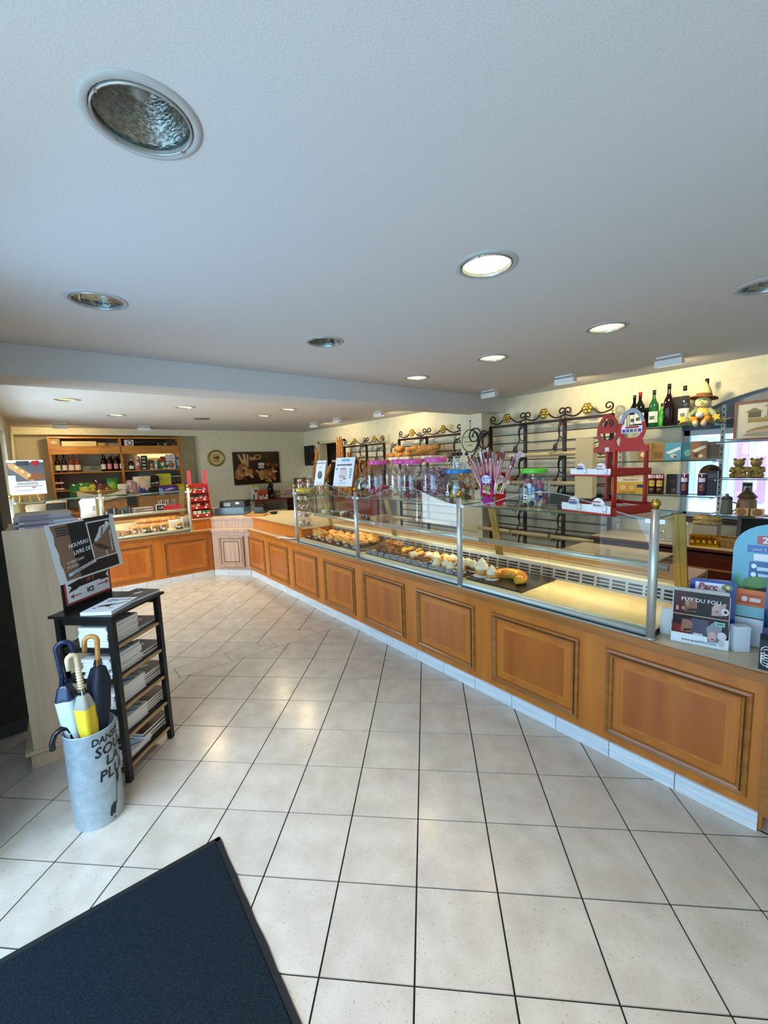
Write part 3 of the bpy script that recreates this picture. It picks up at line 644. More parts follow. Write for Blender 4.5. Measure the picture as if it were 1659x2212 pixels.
# round loaves on the middle rack
def boule(label, loc, r, sx=1., rz=0, m=None, group=None):
    mb = MB(); mb.ball((0, 0, r*.62), (r*sx, r, r*.66), 16, 10)
    mb.m = 1
    for k in (-1, 0, 1): mb.tube([(k*r*.4-r*.2, -r*.55, r*1.12), (k*r*.4, 0, r*1.29-abs(k)*r*.1), (k*r*.4+r*.2, r*.55, r*1.12)], [r*.02, r*.07, r*.02], 5)
    o = mb.build('loaf', [m or BREAD, mat('flour_slash', '#e8c995', .7)], None, loc, rz); return tag(o, label, 'bread', group)
GB = 'loaves on the top tray of the middle rack'
for k_, (x, y, z, r, sx) in enumerate(((-5.2, 2.36, 1.642, .085, 1.2), (-5.0, 2.38, 1.642, .085, 1.1), (-5.05, 2.42, 1.745, .09, 1.3), (-4.78, 2.36, 1.642, .085, 1.2), (-4.76, 2.42, 1.742, .07, 1.4))):
    boule(['round crusty loaf nearest the doorway on the middle bread rack', 'round crusty loaf second from the doorway on the middle bread rack', 'large round loaf on top of the doorway end of the heap', 'round crusty loaf beside the long loaves on the middle rack', 'small round loaf on top beside the long loaves'][k_], (x, y, z), r, sx, random.uniform(-.4, .4), group=GB)
for k, (x, z, L, rz) in enumerate(((-4.45, 1.665, .46, .3), (-4.50, 1.76, .44, .2), (-4.28, 1.66, .36, -.2), (-4.34, 1.735, .50, .15))):
    baguette(['long dark loaf lying lowest beside the round loaves', 'long golden loaf lying above the dark one', 'short dark loaf nearest the pillar on the middle rack', 'longest golden loaf slanting over the others on the middle rack'][k], (x, 2.38, z), L, .048, rz, -.16 if k == 3 else 0, BREAD if k % 2 else DARKB, 'long loaves on the middle rack', name='long_loaf', cuts=6)
boule('dark seeded loaf behind the easel signs on the far bread rack', (-5.75, 2.4, 1.0), .1, 1.4, m=DARKB)
baguette('golden loaf on the second tray of the right bread rack behind the stick box', (-3.0, 2.38, 1.285), .36, .05, .25, 0, BREAD, name='long_loaf')
pouch('bread_bag', 'clear bag of small rolls beside the stick box on the rack', 'bag', (-3.55, 2.35, 1.18), .36, .26, .14, lambda u, v: '#8f6a3c' if (int(u*8)+int(v*8)) % 2 else '#c49a60')
carton('black_bag', 'black folded carrier bags on the low tray of the right bread rack', 'bag', (-2.10, 2.38, .972), .62, .2, .20, '#121315', [('r', .1, .1, .3, .3, '#26282c')])
# price strips on the front rails
def strip(label, loc, w, txt=None):
    mb = MB(); mb.box(-w/2, -.002, -.022, w/2, 0, .022); o = mb.build('price_label', mat('paper_white', '#efeee6', .6), None, loc)
    text(txt or 'pain', .020, o, INK, (0, -.0025, 0)); return tag(o, label, 'label', 'price strips on the bread racks')
strip('paper price strip on the right rack rail behind the stick box', (-2.70, 2.263, 1.622), .22, 'baguette')
strip('white paper strip on the lower rail right of the stick box', (-2.95, 2.263, 1.292), .30, 'Demi-pain cuit')
strip('paper price strip under the long loaves on the middle rack', (-4.25, 2.263, 1.652), .22, 'Pain cereales'); strip('paper price strip under the round loaves, nearer the doorway', (-5.05, 2.263, 1.652), .22, 'Tourte')
strip('paper price strip between two others under the round loaves', (-4.75, 2.263, 1.652), .20, 'Campagne'); strip('paper price strip on the rail of the far baguette rack', (-6.6, 2.263, 1.652), .3, 'Tradition')
# oval sign on the pillar
t = thing('oval_sign', 'cream oval bread sign hanging on the pillar', 'sign', (-3.56, 2.435, 1.85))
mb = MB(); mb.prism([(.135*math.cos(2*PI*i/32), .15*math.sin(2*PI*i/32)) for i in range(32)], -.008, .004); mb.build('board', mat('cream_sign', '#d9d9ae', .5), t)
mb = MB(); mb.tube([(.137*math.cos(2*PI*i/32), -.004, .152*math.sin(2*PI*i/32)) for i in range(32)], .008, 6, True); mb.build('rim', IRON, t)
text('La Tradition', .042, t, INK, (0, -.0095, .055)); text('Notre savoir-faire', .026, t, INK, (0, -.0095, -.01)); text('artisanal', .026, t, INK, (0, -.0095, -.06))
mb = MB(); mb.tube([(0, 0, .15), (0, .006, .27)], .003, 5); mb.ball((0, .008, .275), .01, 8, 6); mb.build('hook', IRON, t)
sc_ = thing('iron_scroll', 'black iron scroll bracket joining the pillar and the right bread rack', 'bracket', (-3.44, 2.42, 1.86))
mb = MB(); sp = spiral(-.03, .05, .12, .03, -.3, 1.6, 26); mb.tube([(a, 0, b) for a, b in sp], .008, 6); mb.tube([(.09*math.cos(2*PI*i/20)+.13, 0, .12*math.sin(2*PI*i/20)-.01) for i in range(20)], .008, 6, True); mb.tube([(.085, 0, .03), (.02, 0, -.12), (-.1, 0, -.26)], .008, 6); mb.build('scroll', IRON, sc_)

# ---------------------------------------------------------------- back counter and glass wall shelves
bc = thing('back_counter', 'red-brown wooden back counter with beige top under the window', 'counter', (0, 0, 0))
mb = MB(); mb.box(-1.70, 2.14, 0, 1.2, 2.72, .735); mb.build('body', MAHOG, bc)
mb = MB(); mb.box(-1.73, 2.10, .752, 1.2, 2.74, .772); mb.build('top', TOP, bc)
mb = MB(); mb.box(-1.73, 2.092, .735, 1.2, 2.74, .752); mb.box(-1.73, 2.092, .735, 1.2, 2.10, .774); mb.build('edge_trim', MAHOG, bc)
mb = MB(); mb.box(-1.70, 2.128, .585, 1.2, 2.14, .60); mb.build('inlay', mat('pale_inlay', '#c08a48', .4), bc)
for x in (-1.0, -.3, .4): mb = MB(); mb.box(x-.3, 2.132, .1, x+.3, 2.14, .57); mb.build('door', MAHOG, bc)
gs = thing('glass_wall_shelves', 'glass shelves on white perforated uprights across the back window', 'shelf', (0, 0, 0))
STRIP = mat('white_upright', '#d5d3cb', .4)
for x in (-1.66, -.80, .05):
    mb = MB(); mb.box(x-.014, 2.60, .78, x+.014, 2.63, 2.0); p = mb.build('upright', STRIP, gs)
    mb = MB(); z = .85
    while z < 1.98: mb.box(x-.004, 2.598, z, x+.004, 2.6, z+.02); z += .05
    tag(mb.build('slot', SLOT, p), kind='stuff')
for x0, x1, zz in ((-1.68, -.78, (1.84, 1.515, 1.19)), (-.82, .4, (1.67, 1.35, 1.03))):
    for z in zz:
        mb = MB(); n = mb.vs([(x0, 2.36, z-.004), (x1, 2.36, z-.004), (x1, 2.62, z-.004), (x0, 2.62, z-.004)]); mb.fc(range(n, n+4)); s = mb.build('shelf', GLASS, gs)
        mb = MB(); mb.box(x0, 2.358, z-.009, x1, 2.362, z); mb.box(x0, 2.617, z-.009, x1, 2.62, z); mb.box(x1-.003, 2.36, z-.009, x1, 2.62, z); mb.box(x0, 2.36, z-.009, x0+.003, 2.62, z); mb.build('glass_edge', EDGE, s)
        for x in (x0+.03, x1-.03): mb = MB(); mb.box(x-.006, 2.40, z-.022, x+.006, 2.62, z-.01); mb.build('arm', STRIP, s)
DG = mat('dark_bottle_glass', '#0b0f0c', .08); GG = mat('green_bottle_glass', '#1f5b33', .08); CG = JAR; RG = mat('red_wine_glass', '#1a0508', .08); AMB = mat('rose_bottle_glass', '#7a3a1e', .1)
GBt = 'liqueur bottles on the top glass shelf'
bottle('bottle', 'dark bottle with white label and green cap at the left of the top glass shelf', 'bottle', (-1.50, 2.5, 1.843), .33, .042, DG, '#e8e8e0', '#14251c', GBt, [(0, .2, .3, .4, '#3d4a44')])
bottle('bottle', 'dark bottle with white label and red cap on the top glass shelf', 'bottle', (-1.43, 2.45, 1.843), .345, .045, DG, '#e8e8e0', '#a3242c', GBt, [(0, .2, .3, .4, '#3d4a44')])
bottle('bottle', 'green liqueur bottle with white label on the top glass shelf', 'bottle', (-1.315, 2.47, 1.843), .35, .042, GG, '#dfe6dc', '#12241a', GBt, [(0, .2, .3, .5, '#44604c')])
bottle('bottle', 'small bright green bottle between the green and the tall black one', 'bottle', (-1.255, 2.5, 1.843), .22, .03, mat('bright_green', '#3fae3a', .2), '#57c04c', '#103018', GBt)
bottle('bottle', 'tall slim black bottle in the middle of the top glass shelf', 'bottle', (-1.185, 2.45, 1.843), .385, .04, RG, None, '#0c0c0e', GBt, neck=.34)
bottle('bottle', 'clear glass bottle with dark green cap left of the doll', 'bottle', (-1.065, 2.47, 1.843), .35, .045, CG, '#dcdcd4', '#15241c', GBt, [(0, .2, .3, .4, '#6b6f6a')])
bottle('bottle', 'tall clear bottle with black cap behind the doll hat', 'bottle', (-.93, 2.58, 1.843), .40, .045, CG, '#c9c9c0', '#101012', GBt)
bottle('bottle', 'squat clear bottle close behind the left arm of the doll', 'bottle', (-1.0, 2.56, 1.843), .25, .045, CG, None, None, GBt)
carton('gift_box', 'black square gift box behind the dark bottles', 'box', (-1.38, 2.57, 1.843), .09, .06, .2, '#15151a', []); carton('gift_box', 'black gift box behind the tall slim black bottle', 'box', (-1.12, 2.57, 1.843), .12, .06, .27, '#101014', [])
carton('framed_card', 'small grey framed card at the left end of the top glass shelf', 'frame', (-1.58, 2.45, 1.843), .075, .02, .14, '#9aa2ac', [('r', .1, .08, .9, .92, '#c6ccd2'), ('e', .5, .5, .25, .2, '#4a5058')])

# ---------------------------------------------------------------- on the glass wall shelves
doll = thing('scarecrow_doll', 'seated cloth scarecrow doll with brown brimmed hat on the top glass shelf', 'doll', (-.915, 2.44, 1.843), .1)
FAB = lambda n, c: noisy(n, c, c, (50, 50, 50), 2, rough=.9, bump=.2)
mb = MB(); mb.ball((0, 0, .075), (.06, .045, .075), 14, 10); mb.build('body', mat('doll_shirt', '#d9ba5c', .9), doll)
mb = MB(); mb.ball((0, -.01, .185), (.058, .05, .052), 16, 12); hd = mb.build('head', mat('doll_face', '#f0dda0', .9), doll)
for x in (-.018, .014): mb = MB(); mb.ball((x, -.058, .197), .0045, 8, 6); mb.build('eye', BLACK, hd)
mb = MB(); mb.ball((-.002, -.061, .184), (.006, .006, .005), 8, 6); mb.build('nose', mat('doll_nose', '#6b3a20', .8), hd)
mb = MB(); mb.tube([(-.016, -.056, .172), (-.002, -.06, .167), (.014, -.056, .172)], .0018, 5); mb.build('mouth', BLACK, hd)
mb = MB(); mb.at((0, .012, .228), 0, -.10, .1); mb.lathe([(.108, -.012), (.10, .0), (.062, .012), (.058, .03)], 22, False); mb.lathe([(.06, .01), (.055, .03)], 20, False); mb.build('hat_brim', mat('brown_felt', '#7a4f1e', .9), doll)
mb = MB(); mb.at((.004, .014, .238), 0, -.04, .02); mb.lathe([(.056, 0), (.054, .03), (.036, .075), (.012, .118), (0, .125)], 18, False); mb.build('hat_crown', mat('cream_felt', '#e8cf92', .9), doll)
for s in (-1, 1):
    mb = MB(); mb.tube([(s*.045, -.005, .115), (s*.085, -.03, .075), (s*.10, -.055, .035)], [.022, .022, .016], 10); mb.ball((s*.102, -.062, .026), .017, 10, 8); mb.build('arm', mat('doll_sleeve', '#8fa07c', .9), doll)
    mb = MB(); mb.tube([(s*.03, -.03, .03), (s*.05, -.08, .03), (s*.035, -.11, .01)], [.03, .028, .022], 10); mb.build('leg', mat('doll_trousers', '#d98a26', .9), doll)
    mb = MB(); mb.ball((s*.03, -.125, -.005), (.022, .02, .03), 10, 8); mb.build('shoe', mat('doll_shoe', '#d8c3a0', .9), doll)
mb = MB(); mb.ball((-.01, -.075, .07), (.03, .025, .028), 12, 8); mb.build('ball', mat('white_fluff', '#efe6dc', .9), doll)
random.seed(5)
st = MB()
for i in range(60):
    a = random.uniform(-.17, .15); st.bar((a, random.uniform(-.05, .04), random.uniform(.002, .03)), (a+random.uniform(-.06, .06), random.uniform(-.06, .05), random.uniform(.002, .045)), .006, .004)
o = st.build('straw_bed', mat('straw', '#d8b45a', .8), None, (-.92, 2.46, 1.843)); tag(o, 'bed of yellow straw around the scarecrow doll', 'straw', kind='stuff')
for i, (x, c) in enumerate(((-1.05, '#eac944'), (-.99, '#e7c13a'), (-.80, '#e6c84c'))):
    mb = MB(); P = [(.035*math.cos(a*PI/5)*(1 if a % 2 else .5), .035*math.sin(a*PI/5)*(1 if a % 2 else .5)) for a in range(10)]; mb.prism(P, -.004, .004)
    o = mb.build('fabric_leaf', mat('yellow_felt_%d' % i, c, .9), None, (x, 2.375, 1.885)); tag(o, ['yellow cloth star leaf farthest left of the scarecrow doll', 'yellow cloth star leaf close to the left foot of the doll', 'yellow cloth star leaf right of the scarecrow doll'][i], 'decoration', 'yellow cloth leaves')
def eyes_box(): pass
BW_ = [('e', .4, .3, .2, .12, '#e8e2d6'), ('e', .62, .22, .14, .1, '#5a2f1a'), ('r', .1, .62, .9, .86, '#e8d6a4')]
carton('biscuit_box', 'gold biscuit box at the left of the middle glass shelf', 'box', (-1.37, 2.45, 1.519), .12, .08, .175, '#a8781f', [('e', .45, .35, .24, .14, '#f0dcc0'), ('e', .6, .3, .12, .1, '#5a2814'), ('r', .08, .7, .92, .92, '#c99a35')], .25)
carton('biscuit_box', 'second gold box half hidden beside the first gold biscuit box', 'box', (-1.27, 2.52, 1.519), .09, .07, .17, '#b98b2c', [('r', .1, .1, .9, .5, '#8e6418')], .15)
carton('biscuit_box', 'pale blue chocolate box on the middle glass shelf', 'box', (-1.13, 2.45, 1.519), .13, .07, .165, '#5aa0bd', [('p', [(.05, .45), (.9, .75), (.95, .6), (.3, .35)], '#eef4f6'), ('e', .55, .25, .22, .12, '#c9d6d2'), ('e', .65, .2, .08, .08, '#8a2c22')], .2, side=[('r', .2, .3, .8, .6, '#8cc3d2')])
carton('biscuit_box', 'teal box beside the pale blue chocolate box', 'box', (-1.025, 2.49, 1.519), .085, .07, .16, '#2f7480', [('e', .5, .4, .3, .2, '#6fb0a8')], .2)
carton('biscuit_box', 'bronze hazelnut box on the middle glass shelf', 'box', (-.93, 2.45, 1.519), .12, .07, .165, '#9a6a3a', [('p', [(.05, .5), (.85, .78), (.95, .65), (.3, .4)], '#efe6d6'), ('e', .4, .25, .2, .13, '#5a3216'), ('e', .62, .2, .15, .1, '#e6d4b0')], .2)
carton('biscuit_box', 'olive brown box beside the bronze hazelnut box', 'box', (-.835, 2.49, 1.519), .095, .06, .155, '#6d5a2c', [('r', .1, .2, .9, .8, '#5c4a22')], .2)
# lower shelf
hv = carton('rusk_box', 'yellow rusk box with printed toasts behind the red stand', 'box', (-1.47, 2.42, 1.194), .25, .07, .165, '#e3b32a', [('r', 0, .72, 1, 1, '#f0e2c8'), ('e', .22, .38, .17, .24, '#d9a040', .4), ('e', .22, .38, .12, .17, '#ecc774', .4), ('e', .55, .36, .17, .24, '#d09436', -.3), ('e', .55, .36, .12, .17, '#e9c06c', -.3), ('r', .74, .38, .97, .56, '#1c2f66'), ('r', .06, .02, .7, .12, '#c07d1c')], .05)
text('Heudebert', .032, hv, RINK, (-.0, -.037, .142), shear=.2)
carton('rusk_box', 'narrow yellow box at the left end of the low glass shelf', 'box', (-1.64, 2.46, 1.194), .06, .07, .15, '#dfae2c', [('r', .1, .3, .9, .7, '#efd48a')], 0)
def can(name, label, loc, r, h, col, shapes, group=None):
    mb = MB(); mb.color(col); mb.lathe([(r, 0), (r, h)], 18); mb.color('#d0d0cc'); mb.lathe([(r*1.02, h-.006), (r*1.02, h), (0, h+.001)], 18, False)
    a = -PI/2
    for u, z0, z1, wd, c in shapes: mb.color(c); mb.lathe([(r*1.012, h*z0), (r*1.012, h*z1)], 8, False, a+u-wd, a+u+wd)
    return tag(mb.build(name, GLOSSY, None, loc, .15), label, 'tin', group)
for i, x in enumerate((-1.285, -1.22)):
    c = can('biscuit_tube', ['brown and yellow biscuit tube next to the rusk box', 'second brown and yellow biscuit tube, away from the rusk box'][i], (x, 2.42, 1.194), .034, .205, '#4a2412', [(0, .38, .66, .75, '#e8b93a'), (0, .74, .93, .9, '#d8281e'), (-.25, .5, .56, .1, '#2a1408'), (.25, .5, .56, .1, '#2a1408'), (0, .18, .3, .7, '#6d3a1a')], 'brown biscuit tubes')
    text('BN', .045, c, WINK, (0, -.0375, .172), bold=.001)
carton('dark_box', 'dark brown carton behind the biscuit tubes on the low glass shelf', 'box', (-1.14, 2.52, 1.194), .09, .08, .19, '#24140e', [('r', .5, .1, .9, .3, '#6b4b32'), ('r', .1, .6, .8, .7, '#4a2d1c')], 0)
for i, x in enumerate((-1.02, -.885)):
    c = can('biscuit_tube', ['left one of two slim purple biscuit tubes', 'right one of two slim purple biscuit tubes'][i], (x, 2.42, 1.194), .033, .20, '#4b2a63', [(0, .62, .8, .8, '#e8e4ee'), (0, .22, .5, .7, '#8a4a24'), (0, .3, .36, .7, '#c77c3c')], 'purple biscuit tubes')
carton('jar_box', 'tall dark canister right of the purple tubes', 'canister', (-.82, 2.46, 1.194), .075, .07, .22, '#241a1c', [('r', .1, .72, .9, .9, '#58505a')], .1)
mb = MB(); mb.color('#6a4a28'); mb.smooth = True; mb.ball((0, 0, .09), (.085, .05, .08), 12, 9); mb.color('#3a2412'); mb.ball((.03, -.03, .1), (.05, .03, .05), 8, 6); tag(mb.build('woven_ornament', MATTE, None, (-.86, 2.55, 1.30)), 'brown woven ornament hanging behind the purple tubes', 'ornament')
mb = MB(); mb.color('#e6e2d8'); mb.lathe([(.02, 0), (.08, .012), (.085, .018), (.03, .012)], 18, False); tag(mb.build('saucer', GLOSSY, None, (-.68, 2.44, 1.672)), 'pale shallow dish on the upper right glass shelf', 'dish')
fr = thing('framed_picture', 'wood-framed sepia print of loaves standing on the right glass shelf', 'picture', (-.49, 2.44, 1.672), 0)
mb = MB(); mb.color('#8a5a30')
for a in ((-.2, 0, .2, .016), (-.2, .304, .2, .32)): mb.box(a[0], -.012, a[1], a[2], .012, a[3])
for x in (-.2, .184): mb.box(x, -.012, .016, x+.016, .012, .304)
mb.build('frame', PRINT, fr)
mb = MB(); mb.color('#dcd3bb'); mb.box(-.185, -.002, .015, .185, .008, .305)
mb.art([('r', .2, .58, .42, .76, '#6b6048'), ('p', [(.14, .74), (.3, .86), (.46, .74)], '#8a7d5c'), ('r', .52, .5, .6, .9, '#7a6f58'), ('p', [(.46, .86), (.56, .99), (.66, .86)], '#a29674'), ('r', .68, .62, .86, .88, '#9a8f72'), ('r', .2, .44, .8, .56, '#a88f4c'), ('p', [(.5, .62), (.95, .34), (.9, .28), (.45, .55)], '#b9a06a'), ('e', .22, .32, .17, .09, '#e2d8bf', .5), ('e', .45, .25, .28, .07, '#a78c5c', .2), ('e', .55, .16, .34, .08, '#c8b48a'), ('e', .5, .1, .38, .06, '#a8a08c'), ('e', .72, .5, .12, .08, '#cfc6b0')], .37, .29, -.002, z0=.015); mb.build('print', PRINT, fr)
def bear(label, loc):
    t = thing('bear_figure', label, 'figurine', loc, .1, 'moulded bear figures'); m = noisy('ochre_plaster', '#7c6a36', '#a08a4c', (40, 40, 40), 3, rough=.7, bump=.2)
    mb = MB(); mb.ball((0, 0, .055), (.05, .042, .055), 14, 10); mb.ball((0, -.02, .02), (.058, .05, .02), 12, 8); mb.build('body', m, t)
    mb = MB(); mb.ball((0, -.008, .13), (.038, .034, .036), 14, 10); mb.ball((0, -.042, .124), (.016, .012, .012), 8, 6); mb.ball((-.03, 0, .16), .013, 8, 6); mb.ball((.03, 0, .16), .013, 8, 6); mb.build('head', m, t)
    for s in (-1, 1):
        mb = MB(); mb.tube([(s*.042, -.01, .088), (s*.05, -.035, .065), (s*.02, -.05, .06)], [.015, .014, .012], 8); mb.build('arm', m, t)
        mb = MB(); mb.tube([(s*.03, -.02, .025), (s*.04, -.06, .022)], [.02, .018], 8); mb.ball((s*.04, -.068, .026), (.018, .012, .022), 8, 6); mb.build('leg', m, t)
bear('ochre bear figure nearer the shelf upright', (-.64, 2.45, 1.352)); bear('ochre bear figure on the side of the framed picture', (-.53, 2.45, 1.352))
def mould(label, x):
    t = thing('butter_mould', label, 'mould', (x, 2.44, 1.032), .05, 'carved wood butter moulds')
    mb = MB(); mb.box(-.043, -.012, 0, .043, .012, .065); mb.build('block', noisy('beech_block', '#cfa56c', '#e0bd88', (20, 20, 3), 3, rough=.6), t)
    mb = MB(); mb.at((0, -.012, .034), 0, PI/2); mb.lathe([(.03, 0), (.03, .004), (.022, .002), (.012, .005), (0, .005)], 16, False); mb.build('carving', mat('carved_hollow', '#9c7444', .7), t)
mould('pale wood butter mould beside the grey tankard', -.60); mould('pale wood butter mould farther from the grey tankard', -.50)
t = thing('tankard', 'grey stoneware tankard on the lowest right glass shelf', 'tankard', (-.71, 2.46, 1.032))
mb = MB(); mb.lathe([(.042, 0), (.044, .02), (.038, .12), (.04, .135)], 16); mb.build('body', mat('grey_stoneware', '#6e7062', .5), t); mb = MB(); mb.lathe([(.041, .135), (.036, .155), (.012, .165), (.012, .18), (0, .185)], 14); mb.build('lid', mat('pewter', '#55595a', .4, .7), t)
mb = MB(); mb.tube([(.04, 0, .11), (.07, 0, .1), (.07, 0, .05), (.042, 0, .03)], .007, 6); mb.build('handle', mat('grey_stoneware', '#6e7062'), t)
t = thing('beehive_jar', 'brown pottery house-shaped jar on the lowest right glass shelf', 'jar', (-.585, 2.52, 1.032))
mb = MB(); mb.lathe([(.06, 0), (.068, .05), (.066, .12), (.05, .16)], 16); mb.build('body', mat('terracotta_glaze', '#8d6a4a', .4), t); mb = MB(); mb.lathe([(.072, .15), (.045, .19), (.02, .21), (.014, .235), (0, .24)], 16); mb.build('lid', mat('umber_glaze', '#5e4630', .4), t)
can('coffee_tin', 'small dark green tin behind the pottery jar', (-.60, 2.58, 1.2), .035, .11, '#1f3a33', [(0, .3, .7, .8, '#c8ccc4')])
# the back counter top
BZ = .772
t = thing('chalkboard', 'wood-framed slate board leaning against the window on the back counter', 'chalkboard', (-.44, 2.50, BZ), 0)
mb = MB(); mb.at((0, 0, 0), 0, -.12)
for a in ((-.20, 0, .2, .03), (-.2, .23, .2, .26)): mb.box(a[0], -.01, a[1], a[2], .01, a[3])
for x in (-.2, .17): mb.box(x, -.01, .03, x+.03, .01, .23)
mb.build('frame', WOODD, t); mb = MB(); mb.at((0, 0, 0), 0, -.12); mb.box(-.17, -.002, .03, .17, .006, .23); mb.build('slate', CHALK, t); text('Oeufs', .06, t, GREYINK, (0, -.016, .14))
t = thing('straw_nest', 'round straw nest on the back counter by the shelf upright', 'nest', (-.84, 2.45, .93))
mb = MB()
for k in range(5): mb.tube([((.075+.012*math.cos(k*2))*math.cos(a*PI/12+k)*1.1, (.06+.008*math.sin(k*3))*math.sin(a*PI/12+k), .02+.012*k+.006*math.sin(a*2+k)) for a in range(24)], .014, 6, True)
mb.build('straw_ring', noisy('dry_straw', '#a3874a', '#cfb878', (80, 80, 80), 3, rough=.9, bump=.4), t)
mb = MB(); mb.box(-.09, -.07, -.158, .09, .07, .0); mb.build('base_box', mat('grey_box', '#a9a08c', .7), t)
t = thing('egg_tray', 'shiny gold tray of gilt eggs on the back counter', 'tray', (-.80, 2.22, BZ), .25)
GOLDF = mat('gold_foil', '#d9a92c', .22, .9)
mb = MB(); mb.box(-.10, -.05, 0, .10, .05, .03); mb.build('tray', GOLDF, t); mb = MB(); mb.at((0, .055, .03), 0, .5); mb.box(-.10, 0, 0, .10, .008, .07); mb.build('lid', GOLDF, t)
for i in range(5):
    for j in range(2): mb = MB(); mb.ball((-.08+.04*i, -.024+.045*j, .035), (.017, .017, .02), 10, 7); mb.build('egg', GOLDF, t)
def basket(label, loc, w, d, h, rz=0, col=('#8a6430', '#b98c4e')):
    t = thing('wicker_basket', label, 'basket', loc, rz); m = noisy('wicker', *col, (60, 60, 60), 3, rough=.7, bump=.4)
    mb = MB(); mb.box(-w*.42, -d*.42, 0, w*.42, d*.42, .012); mb.build('bottom', m, t)
    n = 6
    for k in range(n):
        q = .84+.16*k/n; z = .01+(h-.01)*k/(n-1); P = []
        for i in range(40):
            a = 2*PI*i/40; c, s = math.cos(a), math.sin(a); e = .35
            P.append((w/2*q*math.copysign(abs(c)**e, c)*(1+.02*(-1)**(i+k)), d/2*q*math.copysign(abs(s)**e, s)*(1+.02*(-1)**(i+k)), z))
        mb = MB(); mb.tube(P, h/n*.62, 6, True); mb.build('weave', m, t)
    return t
basket('low wicker basket in front of the slate board on the back counter', (-.60, 2.30, BZ), .24, .16, .075, -.15)
o = thing('open_carton', 'small open cardboard box left of the gold egg tray', 'box', (-.97, 2.22, BZ), .3)
mb = MB(); 
for a in ((-.06, -.05, .06, -.045), (-.06, .045, .06, .05), (-.06, -.05, -.055, .05), (.055, -.05, .06, .05)): mb.box(a[0], a[1], 0, a[2], a[3], .07)
mb.build('box', mat('white_card', '#dcd2bd', .7), o)
mb = MB(); mb.bar((-.058, 0, .07), (-.11, 0, .12), .1, .003, (0, 1, 0)); mb.build('flap', mat('white_card', '#dcd2bd'), o)
t = thing('cake_dome', 'glass cake dome over a round tray on the back counter', 'dome', (-1.10, 2.40, BZ))
mb = MB(); mb.lathe([(.15, 0), (.16, .012), (.15, .02), (0, .02)], 24); mb.build('tray', STEEL, t); mb = MB(); mb.lathe([(.145, .02), (.145, .12), (.12, .17), (.05, .195), (0, .2)], 24, False); mb.build('cover', GLASS, t); mb = MB(); mb.ball((0, 0, .21), .014); mb.build('knob', STEEL, t)
mb = MB(); mb.box(-.05, -.09, -.1, .05, .09, 0)
t = thing('serving_trolley', 'white topped staff table with red-brown edge behind the right display case', 'table', (-1.30, 1.55, 0))
mb = MB(); mb.box(-.36, -.28, .74, .40, .28, .755); mb.build('top', TOP, t); mb = MB()
for a in ((-.37, -.29, .41, -.28), (-.37, .28, .41, .29), (-.37, -.28, -.36, .28), (.40, -.28, .41, .28)): mb.box(a[0], a[1], .735, a[2], a[3], .757)
mb.build('edge_trim', MAHOG, t)
for x in (-.33, .37):
    for y in (-.25, .25): mb = MB(); mb.box(x-.02, y-.02, 0, x+.02, y+.02, .737); mb.build('leg', WOODH, t)
# cream paper roll behind the red stand
t = thing('paper_bags', 'tall pack of cream paper bags hanging at the end of the right bread rack', 'bags', (-1.83, 2.18, 1.15))
mb = MB(); mb.smooth = False
for k in range(5): mb.box(-.09+.006*k, -.03+.012*k, 0+.004*k, .09+.005*k, -.022+.012*k, .62-.03*k)
mb.build('bag', mat('cream_paper', '#dfcfa3', .8), t)
mb = MB(); mb.tube([(0, .03, .55), (0, .40, .60)], .006, 6); mb.build('hook', IRON, t)

# ---------------------------------------------------------------- sweets and signs on the display case
ZT = 1.284
def jar(label, x, y, r, h, lid, fill, fillh, n, prng, lidr=.62, cat='jar', square=False, group='plastic sweet jars', stickers=True):
    t = thing('sweet_jar', label, cat, (x, y, ZT), 0, group); random.seed(prng)
    prof = [(r*.94, 0), (r, .012), (r, h*.70), (r*.9, h*.78), (r*lidr, h*.87), (r*lidr, h*.90)]
    mb = MB(); mb.lathe(prof, 8 if square else 26, False); mb.lathe([(0, .003), (r*.94, .003)], 16, False); mb.build('body', JAR, t)
    mb = MB(); mb.color(lid); R = r*lidr*1.08
    mb.lathe([(R, h*.865), (R*1.04, h*.875), (R*1.04, h*.965), (R*.97, h*.985), (0, h*.985)], 28, False); l = mb.build('lid', GLOSSY, t)
    mb = MB(); mb.color(lid)
    for i in range(28): a = 2*PI*i/28; mb.at((R*1.04*math.cos(a), R*1.04*math.sin(a), h*.93), a); mb.box(-.001, -.002, -h*.045, .002, .002, h*.03)
    mb.build('ridge', GLOSSY, l)
    mb = MB(); fill(mb, r*.88, h*fillh, n); tag(mb.build('sweets', GLOSSY, t), kind='stuff')
    if stickers:
        mb = MB(); mb.at((0, -r*1.01, h*.28), 0); mb.color('#f1f1ee'); mb.box(-.014, -.001, -.014, .014, .001, .014); mb.color('#55585c'); mb.box(-.008, -.0016, -.006, .007, -.001, .005); mb.build('price_sticker', PRINT, t)
        mb = MB(); mb.color('#d9dee4'); mb.lathe([(r*.985, h*.42), (r*.985, h*.66)], 8, False, .25, 1.05); mb.build('label', PRINT, t)
    return t
def balls(cols, rb):
    def f(mb, r, hh, n):
        mb.smooth = True
        for i in range(n):
            a = random.uniform(0, 2*PI); q = r*math.sqrt(random.uniform(.3, 1))-rb; mb.color(random.choice(cols)); mb.ball((q*math.cos(a), q*math.sin(a), rb+hh*i/n), (rb, rb*random.uniform(.6, 1), rb), 7, 5)
    return f
